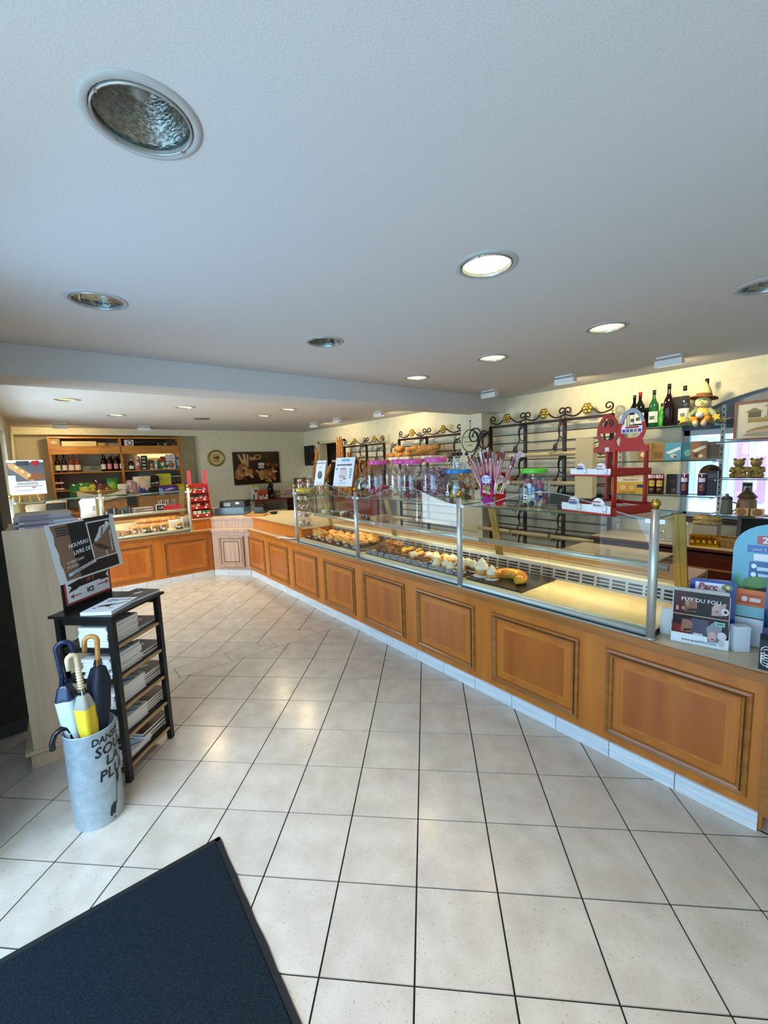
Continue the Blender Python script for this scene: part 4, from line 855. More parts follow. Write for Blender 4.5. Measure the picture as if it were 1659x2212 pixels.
def sticks(cols, L, rt):
    def f(mb, r, hh, n):
        for i in range(n):
            a = random.uniform(0, 2*PI); q = r*math.sqrt(random.uniform(.4, 1))*.85; mb.color(random.choice(cols)); b = random.uniform(0, 2*PI); e = random.uniform(-.6, .6)
            c = Vector((q*math.cos(a), q*math.sin(a), L*.4+hh*i/n)); d = Vector((math.cos(b)*math.cos(e), math.sin(b)*math.cos(e), math.sin(e)))*L/2
            p1, p2 = c-d, c+d
            for p in (p1, p2):
                k = math.hypot(p.x, p.y)
                if k > r: p.x *= r/k; p.y *= r/k
                p.z = max(p.z, rt)
            mb.tube([p1, (p1+p2)/2+Vector((0, 0, .006)), p2], rt, 5)
    return f
PK = '#e85fa8'
jar('pink lidded sweet jar nearest the easel signs, red sweets low inside', -2.83, .23, .128, .34, PK, balls(['#b3202c', '#d0475a', '#e8a0b0'], .016), .22, 60, 1)
jar('pink lidded sweet jar filled with peach marshmallow sweets', -2.51, .25, .128, .34, PK, balls(['#e8c9a0', '#f0b8a0', '#e6b48c', '#f3dcc0'], .026), .66, 70, 2)
jar('pink lidded jar of red and dark gummies between marshmallows and twists', -2.30, .19, .11, .335, PK, balls(['#a8281e', '#2a2c38', '#c4402c', '#303a58'], .014), .40, 90, 3)
jar('pink lidded sweet jar full of dusty pink twisted strips', -2.07, .22, .122, .345, PK, sticks(['#c99aa2', '#b98790', '#d8b0b4', '#a9747e'], .085, .0052), .60, 240, 4)
jb = jar('blue lidded square sweet jar with lollipops standing on top', -1.84, .22, .118, .245, '#2f86c8', balls(['#a8282c', '#4f7a2c', '#d8a838', '#8a4a20', '#c8c8b8'], .018), .5, 80, 5, lidr=.72, square=True)
jar('green lidded round jar of mixed wrapped sweets', -1.215, .23, .095, .245, '#62c83c', balls(['#d8b8c8', '#b8d0a0', '#3a6ea8', '#2c3a52', '#e8e4c0', '#c8607c'], .018), .62, 80, 6, lidr=.74)
random.seed(9)
lp = thing('lollipop_holder', 'clear tub of dark and red lollipops on the blue lid', 'lollipops', (-1.86, .25, ZT+.243))
mb = MB(); mb.lathe([(.055, .0), (.06, .05)], 16, False); mb.build('tub', JAR, lp)
for i in range(9):
    a = i*2.4; x, y = .042*math.cos(a)*(i % 3)/2, .042*math.sin(a)*(i % 3)/2
    mb = MB(); mb.color('#eceae4'); mb.tube([(x, y, .002), (x*1.5, y*1.5, .10)], .0025, 5); mb.color(['#26203a', '#8c1f24', '#3a1420'][i % 3]); mb.smooth = True; mb.ball((x*1.55, y*1.55, .112), .014, 10, 8); mb.build('lollipop', GLOSSY, lp)
# printed box with sticks of wrapped sweets
sb_ = thing('candy_stick_box', 'purple and red printed box holding long wrapped candy sticks', 'box', (-1.535, .235, ZT), -.35)
for k, (rz_, off, c1, sh) in enumerate(((0, None, '#7c1f74', 0), (PI/2, None, '#9c1a2c', 1))):
    mb = MB(); mb.color(c1)
    if k == 0:
        mb.box(-.075, -.05, 0, .075, .05, .012); mb.box(-.075, -.05, 0, .075, -.047, .215); mb.box(-.075, .047, 0, .075, .05, .215); mb.color('#9c1a2c'); mb.box(-.075, -.05, 0, -.072, .05, .215); mb.box(.072, -.05, 0, .075, .05, .215)
    w_ = .15 if k == 0 else .10; h_ = .215; y_ = -.05 if k == 0 else -.075
    mb.at((0, 0, 0), rz_)
    mb.art([('r', 0, .0, 1, .06, '#d8c8d8'), ('e', .5, .3, .55, .34, '#a8288c' if k == 0 else '#b8242c'), ('e', .32, .36, .2, .14, '#c22a24'), ('e', .68, .33, .2, .14, '#b81f24'), ('e', .62, .5, .2, .09, '#6fae2e', .5), ('e', .3, .55, .13, .07, '#d8862a', -.5), ('e', .26, .40, .07, .05, '#ffffff'), ('e', .4, .39, .06, .045, '#ffffff'), ('e', .27, .395, .025, .02, '#101010'), ('e', .40, .39, .025, .02, '#101010'), ('e', .62, .37, .06, .045, '#ffffff'), ('e', .76, .36, .06, .045, '#ffffff'), ('e', .63, .37, .025, .02, '#101010'), ('e', .75, .36, .025, .02, '#101010'), ('e', .34, .3, .07, .025, '#3a0a10'), ('e', .68, .27, .06, .02, '#3a0a10'), ('e', .1, .2, .09, .06, '#6fae2e'), ('r', .0, .93, .22, 1, '#e8762a'), ('e', .5, .8, .4, .13, '#f4f0f4'), ('r', .2, .66, .26, .8, '#f4f0f4'), ('r', .46, .62, .52, .8, '#f4f0f4'), ('r', .7, .65, .76, .8, '#f4f0f4')], w_, h_, y_)
    mb.build('box' if k == 0 else 'side_print', GLOSSY, sb_)
BLUEINK = mat('blue_ink', '#2c6cb8', .5)
text('FRUTI', .042, sb_, BLUEINK, (0, -.0545, .168), bold=.0012); text('FRUTI', .026, sb_, RINK, (.0795, 0, .168), (PI/2, 0, PI/2), bold=.0008)
for i in range(44):
    a = random.uniform(-1, 1); b = random.uniform(-1, 1); base = Vector((a*.05, b*.032, .03)); tip = Vector((a*.235+random.uniform(-.02, .02), b*.09, .37+random.uniform(-.03, .03)-abs(a)*.045)); d = tip-base
    mb = MB(); mb.color('#efe3d2'); mb.tube([base, base+d*.45], .0035, 5); mb.color(random.choice(['#d99aa2', '#e2b0b4', '#c98a94'])); mb.tube([base+d*.45, base+d*.8], .005, 5)
    nrm = Vector((random.uniform(-.5, .5), -1, .1)).normalized(); x = d.cross(nrm).normalized()*.016; p, q = base+d*.76, tip
    mb.color(random.choice(['#c9aeb0', '#7c3034', '#a84c50', '#e6dcd6', '#5a2a2c'])); mb.quad(p-x*.6, p+x*.6, q+x, q-x); mb.color('#e9dfda'); mb.quad(p-x*.3+nrm*.002+d*.03, p+x*.3+nrm*.002+d*.03, p+x*.4+nrm*.002+d*.1, p-x*.4+nrm*.002+d*.1)
    mb.build('candy_stick', GLOSSY, sb_)
# red chocolate-egg stand
rs = thing('egg_stand', 'red two-tier sweet stand with egg-shaped headers and white car strips', 'display stand', (-.745, .205, ZT), -.28)
REDM = mat('stand_red', '#b4261a', .35); STW = mat('stand_white', '#eceae8', .45)
def tray_(z, w, d, parent, hgt):
    mb = MB(); mb.box(-w/2, -d/2, z, w/2, d/2, z+.005); mb.box(-w/2, -d/2, z, -w/2+.005, d/2, z+hgt); mb.box(w/2-.005, -d/2, z, w/2, d/2, z+hgt); mb.box(-w/2, d/2-.005, z, w/2, d/2, z+hgt); mb.box(-w/2, -d/2, z, w/2, -d/2+.004, z+hgt*.8); tr = mb.build('tray', REDM, parent)
    mb = MB(); mb.color('#eceae8'); P = [(-w/2, .012), (w/2, .012)]; cars = []
    top = [(w/2, hgt*1.15)]
    for c in (.62, .12):
        top += [(w*(c+.30)-w/2, hgt*1.15)] + [(w*(c+.15)-w/2+w*.12*math.cos(PI*i/8), hgt*1.15+hgt*.85*math.sin(PI*i/8)) for i in range(9)] + [(w*c-w/2, hgt*1.15)]
    P += top + [(-w/2, hgt*1.15)]
    mb.at((0, 0, z)); mb.prism(P, -d/2-.003, -d/2-.0005); H_ = hgt*2
    mb.art([('r', 0, .05, 1, .16, '#c02a22')] + [('e', (i+.5)/18, .17, .022, .035, '#eceae8') for i in range(18)] + [('e', .9, .42, .045, .22, '#b8bcc4'), ('e', .9, .42, .032, .15, '#eceae8'), ('e', .40, .42, .045, .22, '#b8bcc4'), ('e', .40, .42, .032, .15, '#eceae8'), ('r', .17, .74, .33, .80, '#b02018'), ('r', .67, .74, .83, .80, '#b02018'), ('r', .18, .58, .36, .68, '#2a5a9c')], w, H_, -d/2-.0035)
    mb.build('front_strip', PRINT, parent); text('Bueno', hgt*.42, parent, INK, (w*.26, -d/2-.0075, z+hgt*1.15)); text('Bueno', hgt*.42, parent, INK, (-w*.24, -d/2-.0075, z+hgt*1.15))
    return tr
tray_(.004, .31, .36, rs, .045); tray_(.20, .25, .30, rs, .035)
for x in (.115, -.115):
    for y in (-.11, .12):
        if x < 0 and y < 0: continue
        mb = MB(); mb.box(x-.006, y-.010, .004, x+.006, y+.010, .33); mb.build('upright', REDM, rs)
def egg_header(x, y, rz, parent, grey, EZ=.452):
    def eg(s, n=30): return [(s*.066*math.cos(2*PI*i/n)*(1-.18*math.sin(2*PI*i/n)), s*.089*math.sin(2*PI*i/n)) for i in range(n)]
    out, inn = eg(1), eg(.74); mb = MB(); mb.at((x, y, EZ), rz); n = len(out)
    for s in (-.003, .003):
        a = mb.vs([(p, s, q) for p, q in out]); b = mb.vs([(p, s, q) for p, q in inn])
        for i in range(n): j = (i+1) % n; mb.fc((a+i, a+j, b+j, b+i))
    for L_ in (out, inn):
        for i in range(n): (p, q), (u, v) = L_[i], L_[(i+1) % n]; mb.quad((p, -.003, q), (u, -.003, v), (u, .003, v), (p, .003, q))
    mb.box(-.085, -.004, -.128, .085, .004, -.098); mb.prism([(-.06, -.10), (.06, -.10), (.047, -.06), (-.047, -.06)], -.0035, .0035)
    h = mb.build('egg_header', [REDM], parent)
    if grey:
        mb = MB(); mb.at((x, y, EZ), rz); k = out[1:15]; kk = inn[1:15]
        for i in range(13): mb.quad((k[i][0], -.0045, k[i][1]), (k[i+1][0], -.0045, k[i+1][1]), (kk[i+1][0], -.0045, kk[i+1][1]), (kk[i][0], -.0045, kk[i][1]))
        mb.build('grey_band', mat('stand_grey', '#9aa0a8', .4), h)
        mb = MB(); mb.color('#e8e8ea'); mb.at((x, y, EZ), rz); mb.box(-.05, -.004, -.035, .05, .001, .0); mb.color('#b02820'); mb.box(-.03, -.005, -.012, .035, -.004, -.002)
        for i, c in enumerate(('#2a5a9c', '#8a3a7c', '#2a6a8c', '#c07030', '#3a4a8c')): mb.color(c); mb.box(-.045+.019*i, -.005, -.032, -.03+.019*i, -.004, -.016)
        mb.build('logo_plate', PRINT, h)
    else:
        mb = MB(); mb.at((x, y, EZ), rz); mb.box(-.055, -.003, -.02, .055, .003, .012); mb.box(-.045, -.003, .012, -.02, .003, .022); mb.box(-.01, -.003, .012, .012, .003, .027); mb.box(.022, -.003, .012, .048, .003, .02); mb.box(-.003, -.003, .012, .003, .003, .075); mb.build('skyline', REDM, h)
        mb = MB(); mb.at((x, y, EZ), rz); mb.box(-.012, -.006, -.125, .012, -.0045, -.10); mb.build('price_sticker', mat('paper_white', '#efeee6'), h)
egg_header(.118, .0, .2, rs, True); egg_header(-.118, .12, .1, rs, False)
random.seed(12)
for i in range(16):
    o = carton('chocolate_bar', 'wrapped chocolate bar in the red stand, %s layer, %s from the left' % (['bottom', 'middle', 'top'][i//6], ORD[i % 6]), 'chocolate', (-.745-.10+.04*(i % 6), .21+random.uniform(-.10, .12), ZT+.011+.012*(i//6)), .10, .03, .011, random.choice(['#b8321e', '#e6d6c8', '#c8503a', '#e8e0d0']), [], random.uniform(-.5, .2), 'chocolate bars in the red stand')
# easel signs, wave glass tub, dome jars
def easel(label, x, y, z, w, h, rz, shapes, texts, lean=.22):
    t = thing('easel_sign', label, 'sign', (x, y, z), rz)
    for s in (-1, 1): mb = MB(); mb.bar((s*w*.28, -.005, 0), (s*w*.16, .03, .22), .014, .010); mb.build('leg', OAK, t)
    mb = MB(); mb.bar((0, .11, 0), (0, .03, .21), .014, .01); mb.build('leg', OAK, t); mb = MB(); mb.box(-w*.34, -.022, .072, w*.34, .004, .084); mb.build('ledge', OAK, t)
    mb = MB(); mb.at((0, -.012, .084), 0, -lean); mb.color('#e6e9ee'); mb.box(-w/2, -.003, 0, w/2, .003, h); mb.art(shapes, w, h, -.003); p = mb.build('poster', PRINT, t)
    for s, sz, px_, pz, mt in texts: text(s, sz, p, mt, (px_, -.0165+pz*math.tan(lean)*.0+math.sin(lean)*pz*1.0-.0035, .084+pz*math.cos(lean)), (PI/2-lean, 0, 0))
    return t
easel('narrow white easel sign with grey round loaf picture', -3.83, .17, ZT, .17, .28, .12, [('e', .5, .42, .24, .17, '#4a4a4c', .6), ('e', .46, .45, .17, .11, '#6e6e70', .6), ('r', .2, .1, .8, .115, '#a8adb4'), ('r', .2, .07, .8, .08, '#a8adb4')], [('NOUVEAUTE', .026, 0, .25, GREYINK), ('Le Pave', .016, 0, .205, INK)])
easel('wide white easel sign with a row of dots and a blue heading', -3.35, .17, ZT, .30, .30, .12, [('r', .32, .86, .72, .95, '#a9d0e2')] + [('e', .12+.08*i, .74, .032, .034, '#5a1f2c') for i in range(10)] + [('e', .12, .6, .05, .04, '#7d9a90'), ('r', .3, .30, .62, .62, '#e3c9cc')] + [('e', .34+.07*i, .6, .018, .03, '#5a2a34') for i in range(4)] + [('e', .86, .58-.09*i, .04, .035, '#8a90a8') for i in range(4)] + [('e', .55+.07*i, .26, .025, .03, '#9c5a66') for i in range(2)] + [('e', .42, .2, .02, .035, '#6c7080'), ('r', .3, .1, .68, .115, '#9aa0a8')], [('Les Formules', .024, .02, .272, BLUEINK), ('5 5 5', .04, -.02, .10, RINK)])
jt = thing('bead_tub', 'tilted clear tub of dark blue and cream bead sweets beside the wide easel sign', 'tub', (-3.08, .27, ZT))
random.seed(21); mb = MB(); mb.smooth = True
for i in range(150):
    a = random.uniform(0, 2*PI); e = random.uniform(-.6, 1.2); q = Vector((math.cos(a)*math.cos(e)*.105, math.sin(a)*math.cos(e)*.09, .095+math.sin(e)*.075)); mb.color(random.choice(['#1d3a48', '#24485a', '#2c4a3a', '#d8d0b8', '#c8a888', '#8c3a48', '#e8e4d8'])); mb.ball(q, .015, 7, 5)
tag(mb.build('sweets', GLOSSY, jt), kind='stuff'); mb = MB(); mb.at((.0, 0, 0), 0, 0, .2); mb.lathe([(.10, .006), (.125, .05), (.125, .12), (.09, .19), (.075, .22)], 22, False); mb.build('tub', JAR, jt)
dj = thing('dome_jar_stack', 'stack of clear round jars with pink sweets at the end of the display case', 'jars', (-4.33, .22, .857))
CL = ['#e8d6d0', '#caa2a4', '#b98a90', '#d8c07c']
for k in range(4):
    random.seed(40+k); mb = MB(); mb.at((0, 0, .105*k)); mb.lathe([(.05, .0), (.09, .03), (.095, .055), (.07, .09), (.05, .10)], 20, False); mb.build('jar', JAR, dj)
    mb = MB(); mb.smooth = True
    for i in range(26): a = random.uniform(0, 2*PI); q = random.uniform(.02, .07); mb.color(random.choice([CL[k], '#f0e8e4', '#6a3a44'])); mb.ball((q*math.cos(a), q*math.sin(a), .105*k+random.uniform(.012, .04)), .016, 7, 5)
    tag(mb.build('sweets', GLOSSY, dj), kind='stuff')
mb = MB(); mb.color('#e3cf3a'); mb.lathe([(.112, .425), (.118, .43), (.118, .455), (.10, .462), (0, .462)], 26); mb.build('lid', GLOSSY, dj)
for k, (x, y, z, l) in enumerate([(-4.33, .20, 1.322, 'cellophane bag of nougat pieces standing on the yellow jar lid'), (-4.25, .28, 1.322, 'second cellophane bag of nougat standing behind on the yellow lid'), (-4.0, .30, ZT, 'cellophane bag of nougat left of the narrow easel sign')]):
    t = thing('sweet_bag', l, 'bag', (x, y, z)); random.seed(60+k); mb = MB()
    for i in range(22): mb.color(random.choice(['#e6cdb0', '#c89a78', '#7a4030', '#f0e2cc', '#a83a30'])); mb.at((random.uniform(-.045, .045), random.uniform(-.03, .03), .012+.004*i), random.uniform(0, 3)); mb.box(-.014, -.009, -.009, .014, .009, .009)
    mb.at(); tag(mb.build('nougat', PRINT, t), kind='stuff'); mb = MB(); mb.lathe([(.055, 0), (.062, .05), (.05, .10), (.016, .125), (.03, .155), (.045, .185)], 12, False); mb.build('film', FILM, t)
pp_ = thing('paper_bag_stack', 'thin crumpled white papers lying on the ledge left of the display case', 'paper', (-4.5, .03, .701), -.1)
for k in range(4): mb = MB(); mb.at((.03*k, .004*k, .004+.004*k), .2*k); mb.box(-.16, -.035, 0, .12, .035, .002); mb.build('sheet', mat('thin_paper', '#d9d2d4', .7), pp_)

# ---------------------------------------------------------------- pastries inside the right display case
ZD = .749
def slate(label, x0, x1, y0, y1):
    mb = MB(); mb.box(x0, y0, ZD, x1, y1, ZD+.010); return tag(mb.build('slate_tray', SLATE), label, 'tray')
slate('long black tray under the pastries in the middle bay', -2.885, -1.69, .085, .475); slate('black tray with the single glazed brioche', -1.655, -1.20, .075, .485); slate('dark tray under the croissants in the farthest bay', -4.10, -2.96, .085, .475)
TZ = ZD+.0105
def croissant_mesh(s):
    mb = MB(); n = 18; P = []; R = []
    for i in range(n+1):
        q = i/n; a = (q-.5)*2.0; P.append((math.sin(a)*.062*s, (1-math.cos(a))*.07*s, .026*s)); R.append(s*(.006+.024*abs(math.sin(PI*q))**.8)*(1+.14*math.cos(q*7*2*PI)))
    mb.tube(P, R, 10); return mb
cr = croissant_mesh(1.25).build('croissant', CROI, None, (-3.95, .16, TZ)); tag(cr, 'golden croissant in the farthest bay, first from the far end, front row', 'pastry', 'croissants in the farthest bay')
random.seed(31)
for i in range(1, 20):
    r, c = divmod(i, 6); z = TZ+(.045 if r == 3 else 0)
    d = dup(cr, label='golden croissant in the farthest bay, %s from the far end, %s' % (ORD[c], ['front row', 'second row', 'third row', 'on top of the others'][r]), loc=(-3.95+.155*c+random.uniform(-.02, .02), .15+.115*(r % 3)+random.uniform(-.015, .015), z), rz=random.uniform(-.7, .7))
def pain(label, x, y, z, rz, m, g):
    mb = MB(); mb.smooth = True; mb.ball((0, 0, .028), (.075, .042, .03), 12, 8); 
    for k in (-1, 1): mb.tube([(-.06, k*.014, .046), (0, k*.016, .058), (.06, k*.014, .046)], .008, 5)
    return tag(mb.build('filled_pastry', m, None, (x, y, z), rz), label, 'pastry', g)
for i, (x, y, z) in enumerate([(-3.42, .20, TZ), (-3.30, .30, TZ), (-3.2, .18, TZ), (-3.36, .40, TZ+.04), (-3.22, .42, TZ+.03)]): pain(['plump golden turnover at the front, beside the croissants', 'plump golden turnover in the middle of the near group', 'plump golden turnover next to the second steel post', 'raised golden turnover at the back, beside the croissants', 'raised golden turnover at the back, next to the post'][i], x, y, z, .3*i, CROI, 'turnovers in the farthest bay')
for i in range(6): pain('brown filled pastry right of the second steel post, %s in the %s row' % (ORD[i % 3], ['front', 'rear'][i//3]), -2.82+.06*(i % 3), .22+.11*(i//3), TZ+.035*(i % 2), .6*i, DARKB, 'brown pastries behind the post')
YEL = mat('custard_yellow', '#e3bb42', .35); CRM = noisy('whipped_cream', '#e4cf9f', '#f2e6cb', (30, 30, 30), 3, rough=.6, bump=.2); CHO = mat('chocolate_icing', '#3a1c0e', .25); PUF = CROI; PAPER = mat('paper_case', '#e8e2d4', .8)
def eclair(x, y, rz, top, label, g, body=None):
    t = thing('eclair', label, 'pastry', (x, y, TZ), rz, g)
    mb = MB(); mb.box(-.062, -.024, 0, .062, .024, .002); mb.build('paper', PAPER, t); mb = MB(); mb.ball((0, 0, .02), (.06, .021, .018), 12, 8); mb.build('choux', body or PUF, t); mb = MB(); mb.ball((0, 0, .03), (.052, .016, .011), 12, 6); mb.build('icing', top, t)
for r in range(2):
    for c in range(7): eclair(-2.70+.105*c, .40-.065*r, PI/2+.1, YEL if (c+r) % 3 else CHO, ('%s iced eclair in the middle bay, %s from the far end, %s row' % ('yellow' if (c+r) % 3 else 'brown', ORD[c], ['back', 'second to back'][r])), 'eclairs in the middle bay')
for c in range(7): eclair(-2.73+.09*c, .20, PI/2, CHO, 'chocolate slice pastry in the middle bay, %s from the far end' % ORD[c], 'chocolate slices in the middle bay', DARKB)
def puff(x, y, s, label, g, base=CROI, top=CRM):
    t = thing('cream_puff', label, 'pastry', (x, y, TZ), 0, g)
    mb = MB(); mb.lathe([(.042*s, 0), (.046*s, .004), (0, .005)], 14); mb.build('paper', PAPER, t); mb = MB(); mb.ball((0, 0, .024*s), (.036*s, .036*s, .024*s), 14, 9); mb.build('choux', base, t)
    mb = MB(); mb.lathe([(.034*s, .034*s), (.037*s, .042*s), (.03*s, .05*s), (.032*s, .056*s), (.02*s, .068*s), (.022*s, .073*s), (.006*s, .088*s), (0, .092*s)], 12); mb.build('cream', top, t)
    return t
def dome_cake(x, y, s, label, g):
    t = thing('dome_cake', label, 'pastry', (x, y, TZ), 0, g); mb = MB(); mb.lathe([(.05*s, 0), (.05*s, .004), (0, .005)], 16); mb.build('paper', PAPER, t); mb = MB(); mb.lathe([(.042*s, .004), (.044*s, .03*s), (.036*s, .04*s)], 16); mb.build('sponge', CROI, t); mb = MB(); mb.ball((0, 0, .042*s), (.037*s, .037*s, .024*s), 14, 9); mb.ball((.004, -.004, .064*s), (.014*s, .014*s, .008*s), 8, 6); mb.build('meringue', CRM, t)
for c in range(5): dome_cake(-2.33+.105*c, .20+.05*(c % 2)+.03*c, 1.0, 'domed cream cake in the middle bay, %s from the far end' % ORD[c], 'domed cream cakes')
for c in range(4): dome_cake(-2.22+.12*c, .36, .8, 'small domed cake at the back of the middle bay, %s from the far end' % ORD[c], 'small domed cakes')
for c in range(4): puff(-1.99+.075*c, .12+.03*(c % 2), .9, 'small cream puff in the front row, %s from the far end' % ORD[c], 'front row cream puffs')
for c in range(3): puff(-1.86+.07*c, .25, 1., 'cream puff in the second row near the third post, %s from the far end' % ORD[c], 'second row cream puffs', DARKB)
puff(-1.60, .19, 1.45, 'large cream topped brioche just right of the third steel post', None); puff(-1.50, .17, 1.1, 'cream puff with piped rosettes beside the large cream brioche', None)
mb = MB(); n = 26; P = []
for i in range(n+1): a = -.55+ (PI+1.1)*i/n; P.append((.095*math.cos(a), .085*math.sin(a)*.9, .034))
mb.tube(P, [.040*(.55+.45*abs(math.sin(PI*i/n))**.5) for i in range(n+1)], 12); o = mb.build('brioche', noisy('glazed_brioche', '#b5690f', '#e2a02c', (12, 12, 12), 3, rough=.2), None, (-1.385, .20, TZ)); tag(o, 'glossy golden horseshoe brioche alone on the black tray', 'pastry')
# price tags along the front rail
random.seed(4)
for i in range(13):
    x = -2.84+.093*i if i < 13 else 0
    t = thing('price_tag', 'small blue-grey price tag in front of the middle bay, %s from the far end' % ORD[i], 'price tag', (x, .082, TZ), 0, 'price tags in the middle bay')
    mb = MB(); mb.at((0, 0, 0), 0, -.4); mb.color('#7f909c'); mb.box(-.036, 0, 0, .036, .002, .030); mb.color('#33404c'); mb.box(-.030, -.001, .006, .030, 0, .024); mb.color('#b4bfc6'); mb.box(-.022, -.0016, .012, .016, -.001, .016); mb.build('card', PRINT, t)
for i in range(7):
    t = thing('price_tag', 'dark price tag in front of the farthest bay, %s from the far end' % ORD[i], 'price tag', (-4.0+.155*i, .082, TZ), 0, 'price tags in the farthest bay')
    mb = MB(); mb.at((0, 0, 0), 0, -.5); mb.color('#24282c'); mb.box(-.042, 0, 0, .042, .002, .04); mb.color('#cfd2d2'); mb.box(-.028, -.001, .014, .02, 0, .018); mb.box(-.028, -.001, .024, .026, 0, .028); mb.build('card', PRINT, t)
# goods on the middle glass shelf, farthest bay
ZM = 1.013
random.seed(8)
for i in range(9):
    x = -4.05+.11*i; c = random.choice(['#1a1a1c', '#26201e', '#d8d6d2'])
    t = thing('packed_cake', 'small packed cake on the shelf of the farthest bay, %s from the far end' % ORD[i], 'cake', (x, .36+.04*(i % 2), ZM), 0, 'packed cakes on the shelf of the farthest bay')
    mb = MB(); mb.lathe([(.04, 0), (.048, .03), (.03, .045), (0, .048)], 12); mb.build('cake', mat('dark_cake', '#2a1a14', .4) if i % 3 else CRM, t); mb = MB(); mb.lathe([(.05, 0), (.052, .006), (.052, .05)], 12, False); mb.build('cup', JAR, t)
for i in range(3): carton('sandwich', ['filled baguette roll nearest the glass right of the packed cakes', 'filled baguette roll in the middle of three', 'filled baguette roll farthest from the glass'][i], 'sandwich', (-3.05-.0*i, .34+.06*i, ZM+.0), .10, .05, .05, '#b98a50', [('r', 0, .4, 1, .6, '#7ca04c')], 0, 'filled rolls')
# ---------------------------------------------------------------- leaflets at the near end of the worktop
ZW = .701
def leaflet_box(label, loc, rz, w, h, shapes, front, texts, col='#ececec', lip=.075, d=.06, back=None):
    t = thing('leaflet_stand', label, 'leaflet holder', loc, rz)
    mb = MB(); mb.box(-w/2, -d/2, 0, w/2, d/2, .004); mb.box(-w/2, -d/2, 0, w/2, -d/2+.002, lip); mb.box(-w/2, -d/2, 0, -w/2+.002, d/2, lip*1.8); mb.box(w/2-.002, -d/2, 0, w/2, d/2, lip*1.8); mb.box(-w/2, d/2-.002, 0, w/2, d/2, h*.95); mb.build('holder', mat('holder_%s' % col.strip('#'), col, .45), t)
    for k in range(3):
        mb = MB(); mb.at((0, -d/2+.006+.012*k, .006+.004*k)); mb.color('#d8d4cc'); mb.box(-w/2+.006, 0, 0, w/2-.006, .009, h)
        if k == 0: mb.art(shapes, w-.012, h, 0)
        mb.build('leaflet', GLOSSY, t)
    for s, sz, x, z, m, kw in texts: text(s, sz, t, m, (x, -d/2-.0015 if z < lip*.9 else -d/2-.0005, z), **kw)
    return t
FACE = '#b98a74'
PUY = [('r', 0, 0, 1, 1, '#241a1c'), ('r', 0, .5, .30, 1, '#4a1614'), ('r', 0, 0, .34, .34, '#7c2018'), ('r', .05, .62, .1, .70, '#c89a8a'), ('r', .16, .64, .2, .7, '#b98a7c'),
       ('p', [(.20, .62), (.42, .62), (.46, .80), (.40, .95), (.22, .95)], '#8a5c48'), ('r', .22, .9, .42, .97, '#1a1010'), ('p', [(.24, .66), (.42, .69), (.44, .65), (.28, .63)], '#140c0c'), ('p', [(.22, .80), (.30, .80), (.27, .72)], '#c48f74'),
       ('r', .44, .56, .78, .98, '#0f0e12'), ('p', [(.70, .60), (.90, .62), (.95, .85), (.80, .90), (.70, .75)], '#b5948c'), ('e', .78, .74, .06, .08, '#c8a498'), ('e', .79, .69, .03, .015, '#7c3a3a'), ('e', .93, .70, .07, .07, '#d6ccc8'), ('e', .94, .70, .03, .03, '#3a2a2a'), ('r', .68, .84, .9, .96, '#1c1414'),
       ('r', 0, .545, 1, .56, '#b8a888'), ('r', 0, .535, 1, .545, '#5a4c3a'), ('p', [(.34, .10), (.62, .10), (.66, .5), (.34, .5)], '#4c4a5c'), ('p', [(.16, .22), (.34, .22), (.38, .38), (.30, .5), (.18, .5)], '#9a6a54'), ('r', .16, .46, .34, .52, '#181010'), ('p', [(.2, .26), (.34, .29), (.36, .26), (.22, .23)], '#150c0c'), ('p', [(.30, .02), (.62, .02), (.56, .22), (.40, .22)], '#cfc6c2'), ('p', [(.66, .08), (.86, .1), (.9, .4), (.78, .52), (.62, .36)], '#8f8a94'), ('e', .73, .2, .07, .1, '#d0a89c'), ('e', .74, .15, .03, .015, '#8a4040'), ('e', .9, .24, .08, .08, '#d8cfd0'), ('e', .9, .1, .06, .06, '#cfc4c4'), ('r', .78, .42, .94, .5, '#8fd0b4'), ('r', .8, .44, .92, .48, '#3a8a6c')]
pf = leaflet_box('white box of dark cavalier leaflets at the near end of the counter', (-.295, .125, ZW), .24, .215, .245, PUY, None, [('PUY DU FOU', .025, .0, .215, WINK, {'sx': 1.0}), ('www.puydufou.com', .016, .0, .022, INK, {})], lip=.05, d=.055)
mb = MB(); mb.box(-.055, .03, 0, .055, .05, .10); mb.at((.145, .02, 0), .5); mb.box(-.03, -.02, 0, .03, .02, .115); mb.build('side_holder', mat('holder_ececec', '#ececec'), pf)
mb = MB(); mb.at((-.125, .05, 0), 0); mb.box(-.03, -.0, 0, .03, .02, .13); mb.build('side_holder', mat('holder_ececec', '#ececec'), pf)
pm_ = thing('leaflet_card', 'deep blue park leaflets standing behind the white cavalier box', 'leaflet', (-.27, .195, ZW), .24)
mb = MB(); mb.color('#1f3f8f'); P = [(-.085, 0), (.085, 0), (.085, .285), (.07, .30), (-.07, .30), (-.085, .285)]; mb.prism(P, -.008, .008); mb.art([('r', .12, .77, .78, .95, '#e6e2f0'), ('e', .8, .9, .12, .05, '#8a8a3a'), ('e', .82, .9, .04, .025, '#e8e0b0'), ('r', .1, .72, .9, .765, '#182e6c')], .17, .30, -.008); mb.build('card', GLOSSY, pm_)
PUR = mat('purple_ink', '#6a2a6c', .5); text('Parc', .040, pm_, RINK, (-.02, -.0125, .266), shear=.2, bold=.001); text('de la Mare', .024, pm_, PUR, (-.01, -.0125, .238), shear=.2)
pk = thing('leaflet_stand', 'tall arched blue-green park leaflet stand with a reptile coaster picture', 'leaflet holder', (-.09, .315, ZW), .12)
def arch(w, h, r): return [(-w/2, 0), (w/2, 0)] + [(w/2*math.cos(PI*i/14), h-r+r*math.sin(PI*i/14)) for i in range(15)]
